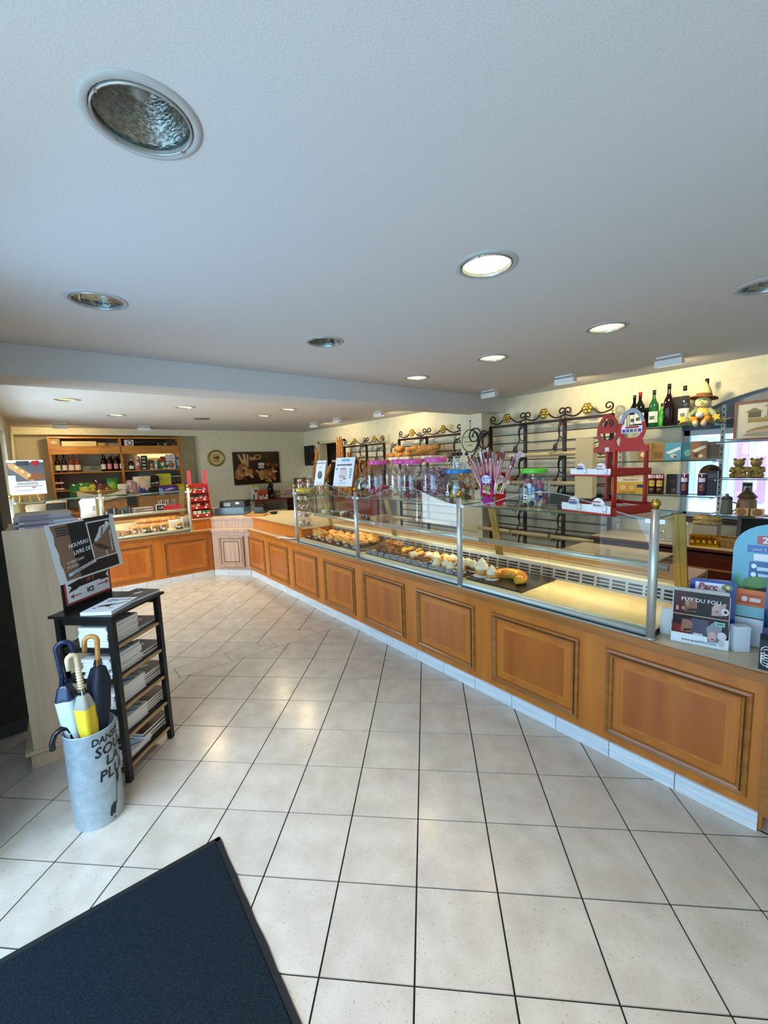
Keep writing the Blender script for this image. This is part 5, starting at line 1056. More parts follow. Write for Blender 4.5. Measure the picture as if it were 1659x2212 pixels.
mb = MB(); mb.color('#5fa9c0'); mb.prism(arch(.27, .56, .12), -.004, .004)
mb.art([('r', 0, 0, .12, .45, '#d9e6e2'), ('p', [(0, .45), (.1, .62), (.16, .5), (.06, .3)], '#6aa88c'), ('r', .30, .835, 1, .905, '#b8322c'), ('r', .18, .765, 1, .825, '#2460a8'), ('r', .27, .70, 1, .755, '#ece6e6'), ('r', .22, .54, .52, .69, '#1c5a98'), ('p', [(.2, .28), (1, .28), (1, .69), (.55, .69), (.45, .52), (.2, .5)], '#3f5a4c'), ('e', .34, .5, .2, .07, '#4f8a3c'), ('p', [(.1, .42), (.55, .26), (1, .3), (1, .44), (.5, .5)], '#46323a'), ('e', .38, .41, .14, .06, '#6b5058'), ('e', .38, .41, .08, .035, '#2a1c22'), ('e', .76, .39, .14, .06, '#6b5058'), ('e', .76, .39, .08, .035, '#2a1c22'), ('e', .6, .34, .12, .05, '#582430'), ('r', .0, 0, 1, .27, '#5aa8d8'), ('r', .26, .19, .76, .235, '#2a6cb8'), ('r', .2, .14, .9, .175, '#e8eef2'), ('e', .06, .2, .1, .05, '#4f8a5c'), ('r', .32, .62, .5, .65, '#c8dce8'), ('e', .28, .655, .035, .02, '#f0f4f8'), ('e', .28, .585, .035, .02, '#f0f4f8'), ('r', .34, .57, .5, .595, '#c8dce8'), ('r', .58, .57, .62, .68, '#c8c8cc'), ('r', .66, .57, .7, .68, '#c8c8cc')], .27, .56, -.004)
mb.build('board', GLOSSY, pk); text('2 PARCS', .038, pk, WINK, (.035, -.0105, .487), bold=.0014); text('pour 2 fois plus de plaisir', .017, pk, WINK, (.02, -.0105, .445)); text('STINGRAY', .018, pk, WINK, (0, -.0115, .119), bold=.0008)
mb = MB(); mb.color('#e8ecec'); mb.box(-.13, -.05, 0, .13, -.047, .13); mb.box(-.13, -.05, 0, -.127, .0, .16); mb.box(.127, -.05, 0, .13, 0, .16); mb.box(-.13, -.05, 0, .13, 0, .004); mb.build('holder', PRINT, pk)
for k in range(2): 
    mb = MB(); mb.color('#e8762a'); mb.box(-.115+.13*k, -.040, .006, -.005+.12*k, -.03, .26); mb.art([('r', 0, 0, 1, .5, '#5a3a24'), ('p', [(.3, .05), (.9, .2), (.8, .5), (.4, .4)], '#8a5a2c'), ('r', 0, .5, 1, .7, '#8fc4c8'), ('r', .1, .74, .85, .92, '#c8501c'), ('e', .3, .83, .1, .05, '#f4e8dc'), ('r', .45, .79, .8, .86, '#f0d8c4'), ('r', .6, .08, .9, .12, '#c84a1c'), ('r', .6, .16, .9, .2, '#d8a01c')], .11, .254, -.04, x0=-.115+.12*k, z0=.006); mb.build('leaflet', GLOSSY, pk)
bl = thing('leaflet_stand', 'blue and purple leaflet holder cut by the right photo edge', 'leaflet holder', (.02, .235, ZW), .1)
mb = MB(); mb.color('#2c6ab0'); mb.box(-.11, -.004, 0, .11, .004, .34); mb.art([('p', [(.1, .8), (.3, .84), (.2, .72), (.45, .8), (.6, .95), (.9, .8), (.8, .7), (.6, .74), (.4, .68)], '#d8283c'), ('p', [(.05, .9), (.2, .84), (.08, .82)], '#e8d23a'), ('r', .1, .64, .9, .67, '#c8d8ec')], .22, .34, -.004); mb.build('board', GLOSSY, bl)
mb = MB(); mb.color('#5a4a86'); mb.box(-.11, -.05, 0, .11, -.047, .13); mb.box(-.11, -.05, 0, -.107, 0, .2); mb.box(-.11, -.05, 0, .11, 0, .004); mb.art([('r', .1, .3, 1, 1, '#3c464e')], .22, .13, -.05); mb.build('holder', PRINT, bl)
mb = MB(); mb.color('#7ab0dc'); mb.box(-.095, -.04, .006, .1, -.03, .27); mb.art([('r', 0, 0, 1, .35, '#b8cc6c'), ('e', .2, .5, .2, .2, '#4a7c4c'), ('r', 0, .3, .3, .45, '#8a8a92'), ('r', .03, .9, .14, .96, '#b85a2c'), ('e', .6, .75, .3, .08, '#e6f0f6')], .195, .264, -.04, x0=-.095, z0=.006); mb.build('leaflet', GLOSSY, bl)
bk = thing('leaflet_box', 'black card box with white drawing at the near counter corner', 'box', (-.02, .075, ZW), .15)
mb = MB(); mb.color('#121214'); mb.box(-.055, -.04, 0, .08, .04, .125); mb.build('box', PRINT, bk)
mb = MB(); 
for k in range(5): mb.tube([(-.03+.02*math.cos(a*.7+k), -.042, .035+.012*k+.018*math.sin(a*.7+k)) for a in range(9)], .0018, 4)
mb.build('drawing', WINK, bk); text('LE', .024, bk, WINK, (-.02, -.0415, .02))

# ---------------------------------------------------------------- far end of the shop
bs = thing('wall_shelf', 'honey oak wall shelf unit in the far niche with wine and groceries', 'shelf', (XF+.06, -1.125, 0), PI/2)
WB = 2.09
for x in (-WB/2, .0, WB/2-.035): mb = MB(); mb.box(x, .0, 0, x+.035, .38, 2.245); mb.build('upright', OAK, bs)
mb = MB(); mb.box(-WB/2, .37, 0, WB/2, .385, 1.62); mb.box(-WB/2, .37, 2.07, WB/2, .385, 2.245); mb.build('back_panel', mat('grey_back_panel', '#8c8b80', .7), bs)
for z in (2.06, 1.60, 1.29, .93):
    for a, b in ((-WB/2+.035, 0), (.035, WB/2-.035)): mb = MB(); mb.box(a, .0, z, b, .37, z+.02); mb.build('shelf_board', OAK, bs)
for a, b in ((-WB/2+.02, .005), (.03, WB/2-.02)): mb = MB(); mb.box(a, -.02, 1.935, b, -.002, 2.08); mb.build('fascia', OAK, bs)
mb = MB(); mb.box(-WB/2, -.01, 2.215, WB/2, .38, 2.245); mb.build('top_board', OAK, bs)
mb = MB(); mb.box(-WB/2, -.42, .90, WB/2, -.002, .93); mb.build('counter_board', OAK, bs); mb = MB(); mb.box(-WB/2, -.40, 0, WB/2, -.002, .90); mb.build('base_cabinet', WOODH, bs)
for k in range(4): mb = MB(); mb.box(-WB/2+.03+.52*k, -.414, .06, -WB/2+.50+.52*k, -.40, .86); mb.build('door', WOODH, bs)
mb = MB(); mb.box(.33, .36, 1.86, .95, .37, 1.93); mb.build('light_strip', mat('shelf_strip_light', '#ffe9b0', .5, emit='#ffd98c', es=2.5), bs)
def SX(px): return -2.17+(px-104)*.00729      # along the wall
FX = XF+.06
def on(px, z, dy=.10): return (FX-dy, SX(px), z)
R90 = PI/2; Z1 = 1.621
WL = 'wine bottles on the far shelf'
bottle('bottle', 'dark wine bottle with cream label at the left end of the far shelf', 'bottle', on(118, Z1), .31, .04, RG, '#e8e4bc', '#101010', WL, rz=R90)
bottle('bottle', 'dark wine bottle with white label second from the left on the far shelf', 'bottle', on(131, Z1), .31, .038, RG, '#e6e4de', '#101010', WL, rz=R90)
for i, px_ in enumerate((144, 157)): bottle('bottle', ['amber bottle with wide pale label beside the dark wine bottles', 'second amber bottle with wide pale label, nearer the grey box'][i], 'bottle', on(px_, Z1), .31, .044, AMB, '#efe0d6', '#d8d0c4', WL, rz=R90)
bottle('bottle', 'dark bottle with cream label just right of the grey box on the far shelf', 'bottle', on(210, Z1), .31, .04, RG, '#e6dfd0', '#1a1012', WL, rz=R90)
for i, px_ in enumerate((223, 237)): bottle('bottle', ['pink labelled bottle nearer the grey box on the far shelf', 'pink labelled bottle farther from the grey box on the far shelf'][i], 'bottle', on(px_, Z1), .32, .038, RG, '#d88a94', '#cfcac4', WL, rz=R90)
bottle('bottle', 'dark bottle with small white label next to the middle upright of the far shelf', 'bottle', on(250, Z1), .32, .038, DG, '#d9d9d4', '#c8c8c4', WL, rz=R90)
for i in range(3): bottle('bottle', 'dark bottle in the back row behind the pink labelled ones, %s from the grey box' % ORD[i], 'bottle', on(216+14*i, Z1, .25), .32, .036, DG, None, '#c9c9c4', 'back row bottles', rz=R90)
carton('grey_box', 'flat grey box with oval logo lying between the wine bottles', 'box', on(188, Z1, .2), .30, .12, .10, '#7d837e', [('e', .55, .55, .22, .3, '#5a625e')], R90)
bottle('bottle', 'squat bottle with white label at the left of the right shelf bay', 'bottle', on(271, Z1), .21, .046, DG, '#e6e6dc', '#e2e2da', None, rz=R90, shoulder=.7)
def gcan(label, px_, z, r, h, col, shapes): o = can('tin', label, on(px_, z), r, h, col, shapes); o.rotation_euler.z = R90; return o
gcan('stack of pink and brown printed tins on the far shelf', 286, Z1, .05, .265, '#c89a86', [(-.2, .1, .25, .6, '#9a4a3c'), (.1, .35, .5, .7, '#e6c8b8'), (0, .6, .75, .6, '#a85a4c'), (.2, .8, .95, .7, '#e0bca8')])
carton('tin_stack', 'tall dark striped pack of small tins right of the pink tins', 'tins', on(302, Z1), .10, .08, .275, '#22302c', [('r', .05, .06+.24*i, .6, .14+.24*i, '#cfd8d2') for i in range(4)] + [('r', .6, .02, .95, .95, '#3a3428')], R90)
carton('coffee_pack', 'small brown coffee pack on the far shelf', 'box', on(317, Z1), .08, .07, .19, '#5a3a24', [('e', .5, .45, .3, .2, '#c89a6c'), ('r', .1, .02, .9, .16, '#dedcd6')], R90)
gcan('slim pale green tin right of the brown coffee pack', 329, Z1, .04, .17, '#a9bfae', [(0, .3, .6, .5, '#dfe8e0'), (0, 0, .12, .6, '#e8e8e2')])
carton('green_box', 'green box with white shield and red top on the far shelf', 'box', on(344, Z1), .13, .08, .20, '#4a6a34', [('r', 0, .78, 1, 1, '#a83a26'), ('p', [(.2, .55), (.5, .72), (.8, .55), (.5, .25)], '#e6e4da'), ('r', .5, .02, .95, .14, '#dedcd6')], R90)
carton('red_box', 'dark red box behind the green shield box', 'box', on(350, Z1, .18), .10, .07, .255, '#9c3022', [('e', .5, .75, .2, .06, '#d8a08c')], R90)
cb = carton('cereal_box', 'white cereal box with brown clusters picture on the far shelf', 'box', on(365, Z1), .16, .07, .29, '#e2e0dc', [('r', .05, .5, .8, .56, '#4a2c1c'), ('e', .55, .27, .36, .2, '#8a5028'), ('e', .5, .3, .25, .12, '#b07a44'), ('e', .1, .2, .1, .12, '#3a3a40'), ('e', .5, .88, .06, .04, '#6a6a60')], R90); text('Crunchy', .038, cb, INK, (0, -.037, .21))
carton('blue_box', 'blue carton at the right end of the far shelf', 'box', on(385, Z1), .09, .07, .235, '#3f78b8', [('r', 0, .86, 1, 1, '#26508c'), ('e', .5, .42, .3, .2, '#d8b04a'), ('r', .1, .62, .9, .74, '#cfe0f0')], R90)
# top shelf
Z2 = 2.081
carton('straw_box', 'brown printed gift box at the left of the top shelf', 'box', on(116, Z2), .17, .1, .135, '#8a6a3c', [('r', .1, .1, .9, .9, '#a98a58'), ('e', .5, .5, .25, .2, '#d8b878')], R90)
t = carton('cream_crate', 'cream wooden crate with faint lettering on the top shelf', 'crate', on(165, Z2), .50, .14, .085, '#e3cf98', [('r', .02, .06, .98, .94, '#ead8a6')], R90); text('Le Palet Breton', .045, t, mat('faint_ink', '#b59a5c'), (.05, -.0725, .042))
for i in range(4): bottle('bottle', 'small golden capped bottle behind the cream crate, %s from the left end' % ORD[i], 'bottle', on(146+11.5*i, Z2+.001, .20), .14, .022, AMB, None, '#d8b45a', 'bottles behind the cream crate', rz=R90)
carton('box', 'small brown and gold box right of the cream crate', 'box', on(211, Z2), .14, .1, .06, '#8a6a34', [('r', .1, .2, .8, .9, '#c8a858')], R90); carton('tin', 'long flat pewter coloured tin at the right of the left top shelf', 'tin', on(236, Z2), .20, .1, .055, '#7a7060', [('r', .1, .2, .9, .7, '#98907c')], R90)
t = thing('speaker', 'small white cube loudspeaker with round black cone on the top shelf', 'speaker', on(270, Z2), R90)
mb = MB(); mb.box(-.075, -.06, 0, .075, .06, .115); mb.build('body', mat('white_plastic', '#d9d9d4', .4), t); mb = MB(); mb.at((.01, -.061, .057), 0, PI/2); mb.lathe([(.042, 0), (.044, .004), (.032, .002), (.03, -.01), (0, -.004)], 20, False); mb.build('cone', BLACK, t)
mb = MB(); mb.tube([(-.34, 0, .05), (-.2, -.03, .07), (.1, 0, .095), (.32, 0, .10)], [.02, .03, .025, .015], 8); mb.tube([(-.3, .02, .03), (.2, .03, .03)], .025, 8); tag(mb.build('driftwood', mat('dark_driftwood', '#2a2018', .8), None, on(315, Z2), R90), 'long dark driftwood piece on the right top shelf', 'driftwood')
for i, (px_, l) in enumerate(((340, 'small glass vase beside the driftwood on the top shelf'), (357, 'starry glass ornament on the top shelf'), (377, 'glass cloche with red figure at the right end of the top shelf'))):
    t = thing('glass_ornament', l, 'ornament', on(px_, Z2), R90); mb = MB(); mb.lathe([(.03, 0), (.05, .03), (.04, .08), (.018, .10)] if i != 2 else [(.07, 0), (.075, .03), (.04, .08), (.015, .11)], 16, False); mb.build('glass', JAR, t)
    mb = MB(); mb.lathe([(.03, .002), (.02, .03), (0, .05+.03*(i == 2))], 10); mb.build('inner', mat('ornament_%d' % i, ['#8a7a4c', '#c8c8c0', '#a83a34'][i], .5), t)
# second row: jars, crisps, packs
Z3 = 1.311
for i in range(4): t = bottle('jam_jar', 'dark red jam jar at the left of the second shelf, %s tier, %s' % (['lower', 'upper'][i//2], ['outer', 'inner'][i % 2]), 'jar', on(112+9*(i % 2), Z3-.0+.105*(i//2), .05), .10, .034, mat('jam_red', '#3a0c10', .15), '#dfd6d6', '#5a1420', 'jam jars on the second shelf', rz=R90, neck=.9, shoulder=.8)
# basket of crisps on the base cabinet
bk_ = basket('long wicker basket of snack bags in front of the far shelf unit', (FX+.20, -1.50, 1.10), .80, .30, .17, R90, ('#b59a6c', '#dac79c'))
mb = MB(); mb.box(-.36, -.1, -.168, .36, .1, 0); mb.build('stand', OAK, bk_)
mb = MB(); mb.smooth = True
P = [(-.36+.72*i/12, -.165, .10+.10*abs(i/6-1)**1.5) for i in range(13)]
for (a, b) in zip(P, P[1:]): mb.quad(a, b, (b[0], -.175, b[2]-.10), (a[0], -.175, a[2]-.10))
mb.build('cloth', mat('cream_cloth', '#d6ccb4', .9), bk_)
def two(a, b, c): return lambda u, v: a if (u-.5)**2+(v-.45)**2 < .07 else (b if v > .72 else c)
GRP = 'snack bags in the basket'
for i, (y, z, c, l) in enumerate([(-1.86, 1.14, ('#2f8a4a', '#1d6a3a', '#1f7a44'), 'bright green snack bag at the left end of the basket'), (-1.74, 1.16, ('#dcd24a', '#3f8a34', '#c8c43a'), 'yellow-green snack bag next to the bright green one'), (-1.62, 1.13, ('#e6d858', '#c8b42c', '#3a7a3c'), 'green bag with yellow centre in the middle of the basket'), (-1.50, 1.2, ('#7a3a20', '#2a2440', '#5a2a1c'), 'dark red snack bag standing tall in the basket'), (-1.32, 1.22, ('#9ac23c', '#2f7a2c', '#4f9a34'), 'lime green snack bag standing tallest in the basket'), (-1.42, 1.12, ('#a8864a', '#6a5a2c', '#8a6a34'), 'brown kraft snack bag at the front of the basket')]):
    pouch('snack_bag', l, 'bag', (FX+.18+.05*(i % 2), y, z), .20, .27, .08, two(*c), R90, lean=.15 if i % 2 else -.05)
pouch('snack_bag', 'mauve bag leaning right of the green snack bags', 'bag', (FX+.28, -1.02, 1.16), .22, .28, .10, lambda u, v: '#a07a78' if u > .4 else '#b89c94', R90-.3, lean=.25)
pouch('rice_bag', 'white cloth bag lying beside the mauve bag', 'bag', (FX+.30, -1.16, 1.16), .2, .22, .10, lambda u, v: '#dcd4c4' if v > .4 else '#8a7a5a', R90+.2, lean=.2)
pouch('cereal_bag', 'large cream bag with round bowl picture and blue corner', 'bag', (FX+.27, -.85, 1.13), .30, .37, .08, lambda u, v: '#e6c49a' if (u-.52)**2+(v-.66)**2 < .05 else ('#c89a8a' if (u-.52)**2+(v-.66)**2 < .07 else ('#24448c' if u+v < .95 and u > .22 and v < .55 else ('#a8804a' if v < .3 else '#e2d3ac'))), R90, lean=.1, mt=MATTE, n=16)
carton('shelf_riser', 'wooden step on the far base cabinet under the snack packs', 'stand', (FX+.22, -.52, .931), .86, .28, .20, '#a9702c', [], R90)
carton('black_pack', 'black snack pack with white arcs on the second far shelf', 'box', (FX-.04, -.66, Z3), .28, .08, .19, '#16171a', [('e', .25, .35, .12, .2, '#4a4636'), ('e', .6, .2, .13, .1, '#c8ccd0'), ('e', .85, .25, .13, .12, '#d6d8da')], R90)
carton('yellow_pack', 'pair of yellow cartons on the second far shelf', 'box', (FX-.05, -.43, Z3), .26, .08, .22, '#e3d62e', [('r', .46, .05, .48, .95, '#b8a81c'), ('p', [(.1, .5), (.3, .8), (.4, .4)], '#a8a47c'), ('r', .6, .3, .9, .7, '#c8c060')], R90)
carton('dark_jar_row', 'dark glass jars with silver lids at the right end of the second far shelf', 'jars', (FX-.05, -.21, Z3), .18, .1, .2, '#25221e', [('r', .05, .75, .95, .85, '#b8bab4'), ('r', .1, .2, .45, .6, '#4a4438'), ('r', .55, .2, .9, .6, '#4a4438')], R90)
Z4 = 1.132
carton('purple_pack', 'purple chocolate gift box tilted on the wooden step', 'box', (FX+.27, -.43, Z4), .32, .10, .17, '#4a2a78', [('p', [(.25, .5), (.6, .75), (.9, .7), (.5, .45)], '#cfc4e0'), ('p', [(0, 0), (.28, 0), (.2, .7), (0, .8)], '#8fa8d8')], R90-.1)
carton('yellow_pack', 'small bright yellow box on the right of the wooden step', 'box', (FX+.24, -.20, Z4), .13, .08, .19, '#e6c62c', [('p', [(.1, .5), (.5, .9), (.9, .6), (.6, .3)], '#f0dc6c'), ('r', 0, 0, 1, .2, '#8a5a24')], R90+.2)
carton('slate_label_box', 'black box with white lettering band beside the cream bag', 'box', (FX+.26, -.66, Z4), .22, .1, .15, '#1b1c20', [('r', .1, .3, .8, .7, '#0c0c0e'), ('r', .8, .3, 1, .7, '#d9d9d9')], R90+.15)
# ---------------------------------------------------------------- left display case goods (local axes of the case: x = world y)
def LCASE(y, d, z): return (-6.13-d, y, z)
es_ = easel('white easel poster with baguette picture and red heart on the far left display case', -6.13-.20, -2.40, ZT, .34, .42, R90, [('r', 0, .38, 1, .93, '#5a5c62'), ('p', [(.02, .9), (.16, .92), (.72, .52), (.66, .38), (.5, .42), (.05, .78)], '#c8935a'), ('p', [(.5, .42), (.95, .45), (.98, .56), (.66, .62)], '#8a5428'), ('p', [(.18, .82), (.26, .84), (.3, .76), (.22, .74)], '#ecc490'), ('p', [(.34, .70), (.42, .72), (.46, .64), (.38, .62)], '#ecc490'), ('p', [(.5, .58), (.58, .6), (.62, .52), (.54, .5)], '#ecc490'), ('r', .25, .84, .6, .97, '#3a3c42'), ('e', .72, .92, .07, .055, '#b8242c'), ('e', .82, .93, .07, .055, '#b8242c'), ('p', [(.66, .9), (.88, .91), (.77, .80)], '#b8242c'), ('r', .0, .38, .2, .56, '#c8d0dc'), ('r', .2, .29, .8, .305, '#3a3c42'), ('r', .14, .23, .9, .245, '#3a3c42'), ('r', .6, .185, .72, .21, '#b8242c'), ('r', .16, .13, .9, .138, '#8a8e94'), ('r', .2, .1, .6, .108, '#8a8e94')], [('Dans nos fournils', .026, 0, .145, INK)], lean=.2)
random.seed(14)
for i in range(2): pouch('paper_bag', ['brown kraft paper bag standing under the baguette poster', 'black paper bag leaning beside the kraft bag under the poster'][i], 'bag', LCASE(-2.36+.20*i, .38, 1.013), .22, .22, .10, (lambda u, v: '#a98a6c' if u < .3 else '#b9a48c') if i == 0 else (lambda u, v: '#1c1c1a'), R90, lean=.15, mt=MATTE)
for i in range(5): carton('flat_pack', 'flat pack in the pile on the far case shelf, %s' % (LOW[i] if i < 4 else 'topmost'), 'pack', LCASE(-1.20, .37, 1.014+.014*i), .24, .14, .0135, ['#c8c0b4', '#6a3a34', '#d8d2ca', '#7a4a44', '#b8b2aa'][i], [('r', .1, .3, .5, .7, '#8a5a50')], R90+.05*i, 'flat packs in the far case')
sl = carton('slate_sign', 'small black slate with white frame on the shelf of the far case', 'sign', LCASE(-.98, .30, 1.013), .13, .012, .10, '#d8d8d2', [('r', .08, .1, .92, .9, '#17191b')], R90); text('1,20', .04, sl, WINK, (0, -.0085, .05))
carton('red_tin', 'red oblong box on the shelf at the right end of the far case', 'box', LCASE(-.83, .36, 1.013), .24, .14, .07, '#b8242a', [('r', .02, .15, .98, .5, '#d0383c')], R90, mt=GLOSSY)
for i in range(3): gl = thing('glass_tumbler', 'clear glass behind the red box in the far case, %s from the slate' % ORD[i], 'glass', LCASE(-.96+.09*i, .44, 1.013), 0, 'glasses behind the red box'); mb = MB(); mb.lathe([(.03, 0), (.038, .15)], 14, False); mb.build('glass', JAR, gl)
for i in range(4): carton('chocolate_pack', 'dark wrapped pack with silver bow in the far case, %s from the left' % ORD[i], 'pack', LCASE(-1.64+.08*i, .36+.03*(i % 2), 1.013), .09, .09, .06+.03*(i % 2), '#24201e', [('r', .4, 0, .6, 1, '#b8bcc0')], R90+.3*i, 'dark wrapped packs')
wb = pouch('white_bag', 'white plastic bag standing behind the far display case', 'bag', (-7.35, -1.74, .92), .32, .30, .14, lambda u, v: '#e6ecf2' if (u-.55)**2+(v-.5)**2 > .01 else '#a8acb2', R90, mt=MATTE)
st_ = thing('stool', 'small wooden staff stool under the white bag behind the far case', 'stool', (-7.35, -1.74, 0)); mb = MB(); mb.box(-.16, -.22, .88, .16, .22, .915); mb.build('seat', OAK, st_)
for x in (-.13, .13):
    for y in (-.19, .19): mb = MB(); mb.box(x-.018, y-.018, 0, x+.018, y+.018, .88); mb.build('leg', OAK, st_)
pouch('flour_bag', 'tan sack beside the white bag behind the far case', 'bag', (-7.30, -2.16, .92), .26, .30, .16, lambda u, v: '#b59a78' if v > .5 else '#7a5a3c', R90, mt=MATTE)
st2 = dup(st_, (-7.30, -2.20, 0), 0, 'second wooden staff stool under the tan sack')
ZL = .749
for i, (L, y, d, z) in enumerate([(.62, -1.0, .42, ZL), (.70, -1.05, .36, ZL+.0), (.66, -1.0, .39, ZL+.075)]): o = baguette(['long pale baguette at the very back of the far display case', 'long pale baguette in front at the back of the far case', 'long pale baguette lying on top of two others in the far case'][i], LCASE(y, d+.02, z+.03), L, .038, R90+.05*i, 0, BREAD, 'baguettes in the far case')
def biscuit_bag(label, y, d, s=1.):
    t = thing('biscuit_bag', label, 'biscuits', LCASE(y, d, ZL), R90, 'bagged biscuits in the far case'); 
    mb = MB()
    for k in range(5): mb.at((random.uniform(-.004, .004), random.uniform(-.004, .004), .017*k*s)); mb.lathe([(.044*s, 0), (.05*s, .005), (.047*s, .013), (0, .015)], 14)
    mb.at(); mb.build('biscuits', CROI, t); mb = MB(); mb.lathe([(.054*s, 0), (.056*s, .06*s), (.048*s, .095*s), (.012, .115*s), (.03, .15*s), (.034, .165*s)], 12, False); mb.build('film', FILM, t)
    mb = MB(); mb.at((0, -.057*s, .03), 0, PI/2); mb.lathe([(.018, 0), (.018, .002), (0, .002)], 14); mb.build('round_sticker', WHITE, t)
    return t
for i, y in enumerate((-1.36, -1.24, -1.12, -1.00)): biscuit_bag('cellophane bag of round biscuits in the far case, %s from the left' % ORD[i], y, .16, 1. if i < 2 else 1.1)
biscuit_bag('bag of stacked biscuits standing alone near the right end of the far case', -.80, .16, 1.05)
carton('white_bag', 'white folded bag behind the bagged biscuits in the far case', 'bag', LCASE(-.80, .36, ZL), .18, .12, .11, '#e4e2e0', [], R90)
carton('clear_box', 'clear wrapped box at the right end post of the far display case', 'box', LCASE(-.70, .24, ZL), .06, .14, .15, '#b9b2a8', [('p', [(.2, .1), (.6, .8), (.7, .2)], '#7a5a50')], R90)
for i in range(7): carton('sandwich', 'wrapped sandwich in the far case, %s row, %s from the left' % (['front', 'rear'][i >= 4], ORD[i if i < 4 else i-4]), 'sandwich', LCASE(-1.62+.05*i if i < 4 else -1.62+.05*(i-4), .12 if i < 4 else .22, ZL), .16, .045, .05, random.choice(['#b98a5a', '#8a5a3c', '#d0b08a']), [('r', 0, .35, 1, .6, '#e6d8c4')], R90+.9, 'wrapped sandwiches')
for i, y in enumerate((-1.20, -1.02, -.80)): 
    t = thing('price_tag', 'flat black price tag in front of the bagged biscuits, %s from the left' % ORD[i], 'price tag', LCASE(y, .078, ZL), R90, 'black price tags in the far case'); mb = MB(); mb.at((0, 0, 0), 0, -.9); mb.box(-.045, 0, 0, .045, .003, .04); mb.build('card', CHALK, t)
# white card piles seen on the case at the far left
for i in range(4): carton('tray_stack', 'flat tray in the stack at the far left case end, %s' % (LOW[i] if i < 3 else 'topmost'), 'tray', LCASE(-2.36, .25, .749+.022*i), .34, .24, .02, ['#d9dce0', '#c9ccd2', '#e2e2e2', '#b8bcc2'][i], [], R90, 'trays in the left case')
# ---------------------------------------------------------------- far wall
ck = thing('wall_clock', 'round brass wall clock with bakery picture dial on the far wall', 'clock', (XF+.0, .62, 1.815), R90)
mb = MB(); mb.at((0, 0, 0), 0, PI/2); mb.lathe([(.178, 0), (.178, .02), (.165, .034), (.142, .034), (.135, .022)], 36, False); mb.build('rim', noisy('old_brass', '#9a8a34', '#bfae54', (10, 10, 10), 2, rough=.3, metal=.7), ck)
mb = MB(); mb.color('#dcd3b4'); mb.at((0, -.02, 0)); P = [(.5+.5*math.cos(2*PI*i/32), .5+.5*math.sin(2*PI*i/32)) for i in range(32)]
mb.art([('p', P, '#dad2b0'), ('e', .5, .5, .36, .36, '#b59a3c'), ('e', .5, .5, .34, .34, '#cdb45c'), ('e', .40, .52, .12, .08, '#a8522a'), ('e', .62, .55, .12, .13, '#7a3a2a'), ('r', .58, .32, .66, .48, '#6a3a2a'), ('r', .35, .28, .65, .31, '#8a6a2c')] + [('e', .5+.43*math.cos(k*PI/6), .5+.43*math.sin(k*PI/6), .018, .018, '#4a4030') for k in range(12)], .272, .272, -.0, z0=-.136); dl = mb.build('dial', PRINT, ck)
mb = MB(); mb.bar((0, -.024, 0), (-.03, -.024, .06), .006, .002, (0, 1, 0)); mb.bar((0, -.025, 0), (.05, -.025, .07), .004, .002, (0, 1, 0)); mb.build('hand', BLACK, ck)
pc = thing('framed_picture', 'large dark framed print of breads and pastries on the far wall', 'picture', (XF, 1.51, 1.21), R90)
W_, H_ = 1.08, .73
mb = MB()
for a in ((-W_/2, 0, W_/2, .022), (-W_/2, H_-.022, W_/2, H_)): mb.box(a[0], -.03, a[1], a[2], 0, a[3])
for x in (-W_/2, W_/2-.022): mb.box(x, -.03, .022, x+.022, 0, H_-.022)
mb.build('frame', mat('bronze_frame', '#5a3a24', .3, .4), pc)
random.seed(77); sh = [('r', 0, 0, 1, 1, '#2a1a12'), ('r', .6, .6, 1, 1, '#3a2a1e'), ('p', [(.08, .95), (.13, .95), (.30, .5), (.22, .48)], '#c8a47a'), ('p', [(.2, .97), (.25, .97), (.28, .5), (.22, .5)], '#d0ac80'), ('p', [(.28, .95), (.33, .94), (.31, .5), (.26, .5)], '#c09868'), ('e', .53, .86, .09, .1, '#a8703c'), ('e', .53, .86, .035, .04, '#3a2014'), ('r', .34, .76, .48, .86, '#b8946a'), ('e', .6, .62, .08, .05, '#e8e0d4'), ('r', .53, .48, .66, .6, '#c8bca8'), ('e', .18, .5, .12, .16, '#9a6a3c'), ('e', .22, .46, .06, .1, '#c89a64'), ('e', .1, .3, .12, .16, '#a8683a'), ('e', .1, .3, .06, .09, '#7a4422')]
for i in range(38): cx, cy = random.uniform(.06, .9), random.uniform(.06, .44); sh.append(('e', cx, cy, random.uniform(.035, .08), random.uniform(.03, .07), random.choice(['#a86c3a', '#8a5228', '#c08850', '#d0a068', '#6a3c1e', '#b87a44']), random.uniform(0, 3)))
sh += [('e', .68, .27, .10, .16, '#b07840', .4), ('e', .8, .27, .1, .13, '#9c6030'), ('e', .78, .3, .05, .06, '#c08a54'), ('e', .58, .3, .06, .14, '#c49458', -.3), ('e', .9, .36, .06, .04, '#d8c09a'), ('e', .86, .55, .05, .06, '#7a3a24'), ('e', .95, .58, .04, .05, '#a05a34'), ('e', .76, .6, .06, .07, '#8a4a2a')]
mb = MB(); mb.color('#2a1a12'); mb.box(-W_/2+.02, -.012, .02, W_/2-.02, -.004, H_-.02); mb.art(sh, W_-.04, H_-.04, -.012, z0=.02, step=.0002); mb.build('print', GLOSSY, pc)
cbd = thing('chalkboard', 'black chalkboard hanging on the back wall left of the doorway', 'chalkboard', (-8.75, YB-.0, 1.585), 0)
mb = MB(); mb.box(-.24, -.02, 0, .24, -.002, .475); mb.build('board', CHALK, cbd); mb = MB(); mb.box(.11, -.0215, .05, .19, -.02, .1); mb.build('chalk_mark', GREYINK, cbd); text('Fournil', .06, cbd, mat('faint_chalk', '#2a2c2e', .9), (0, -.0215, .26))
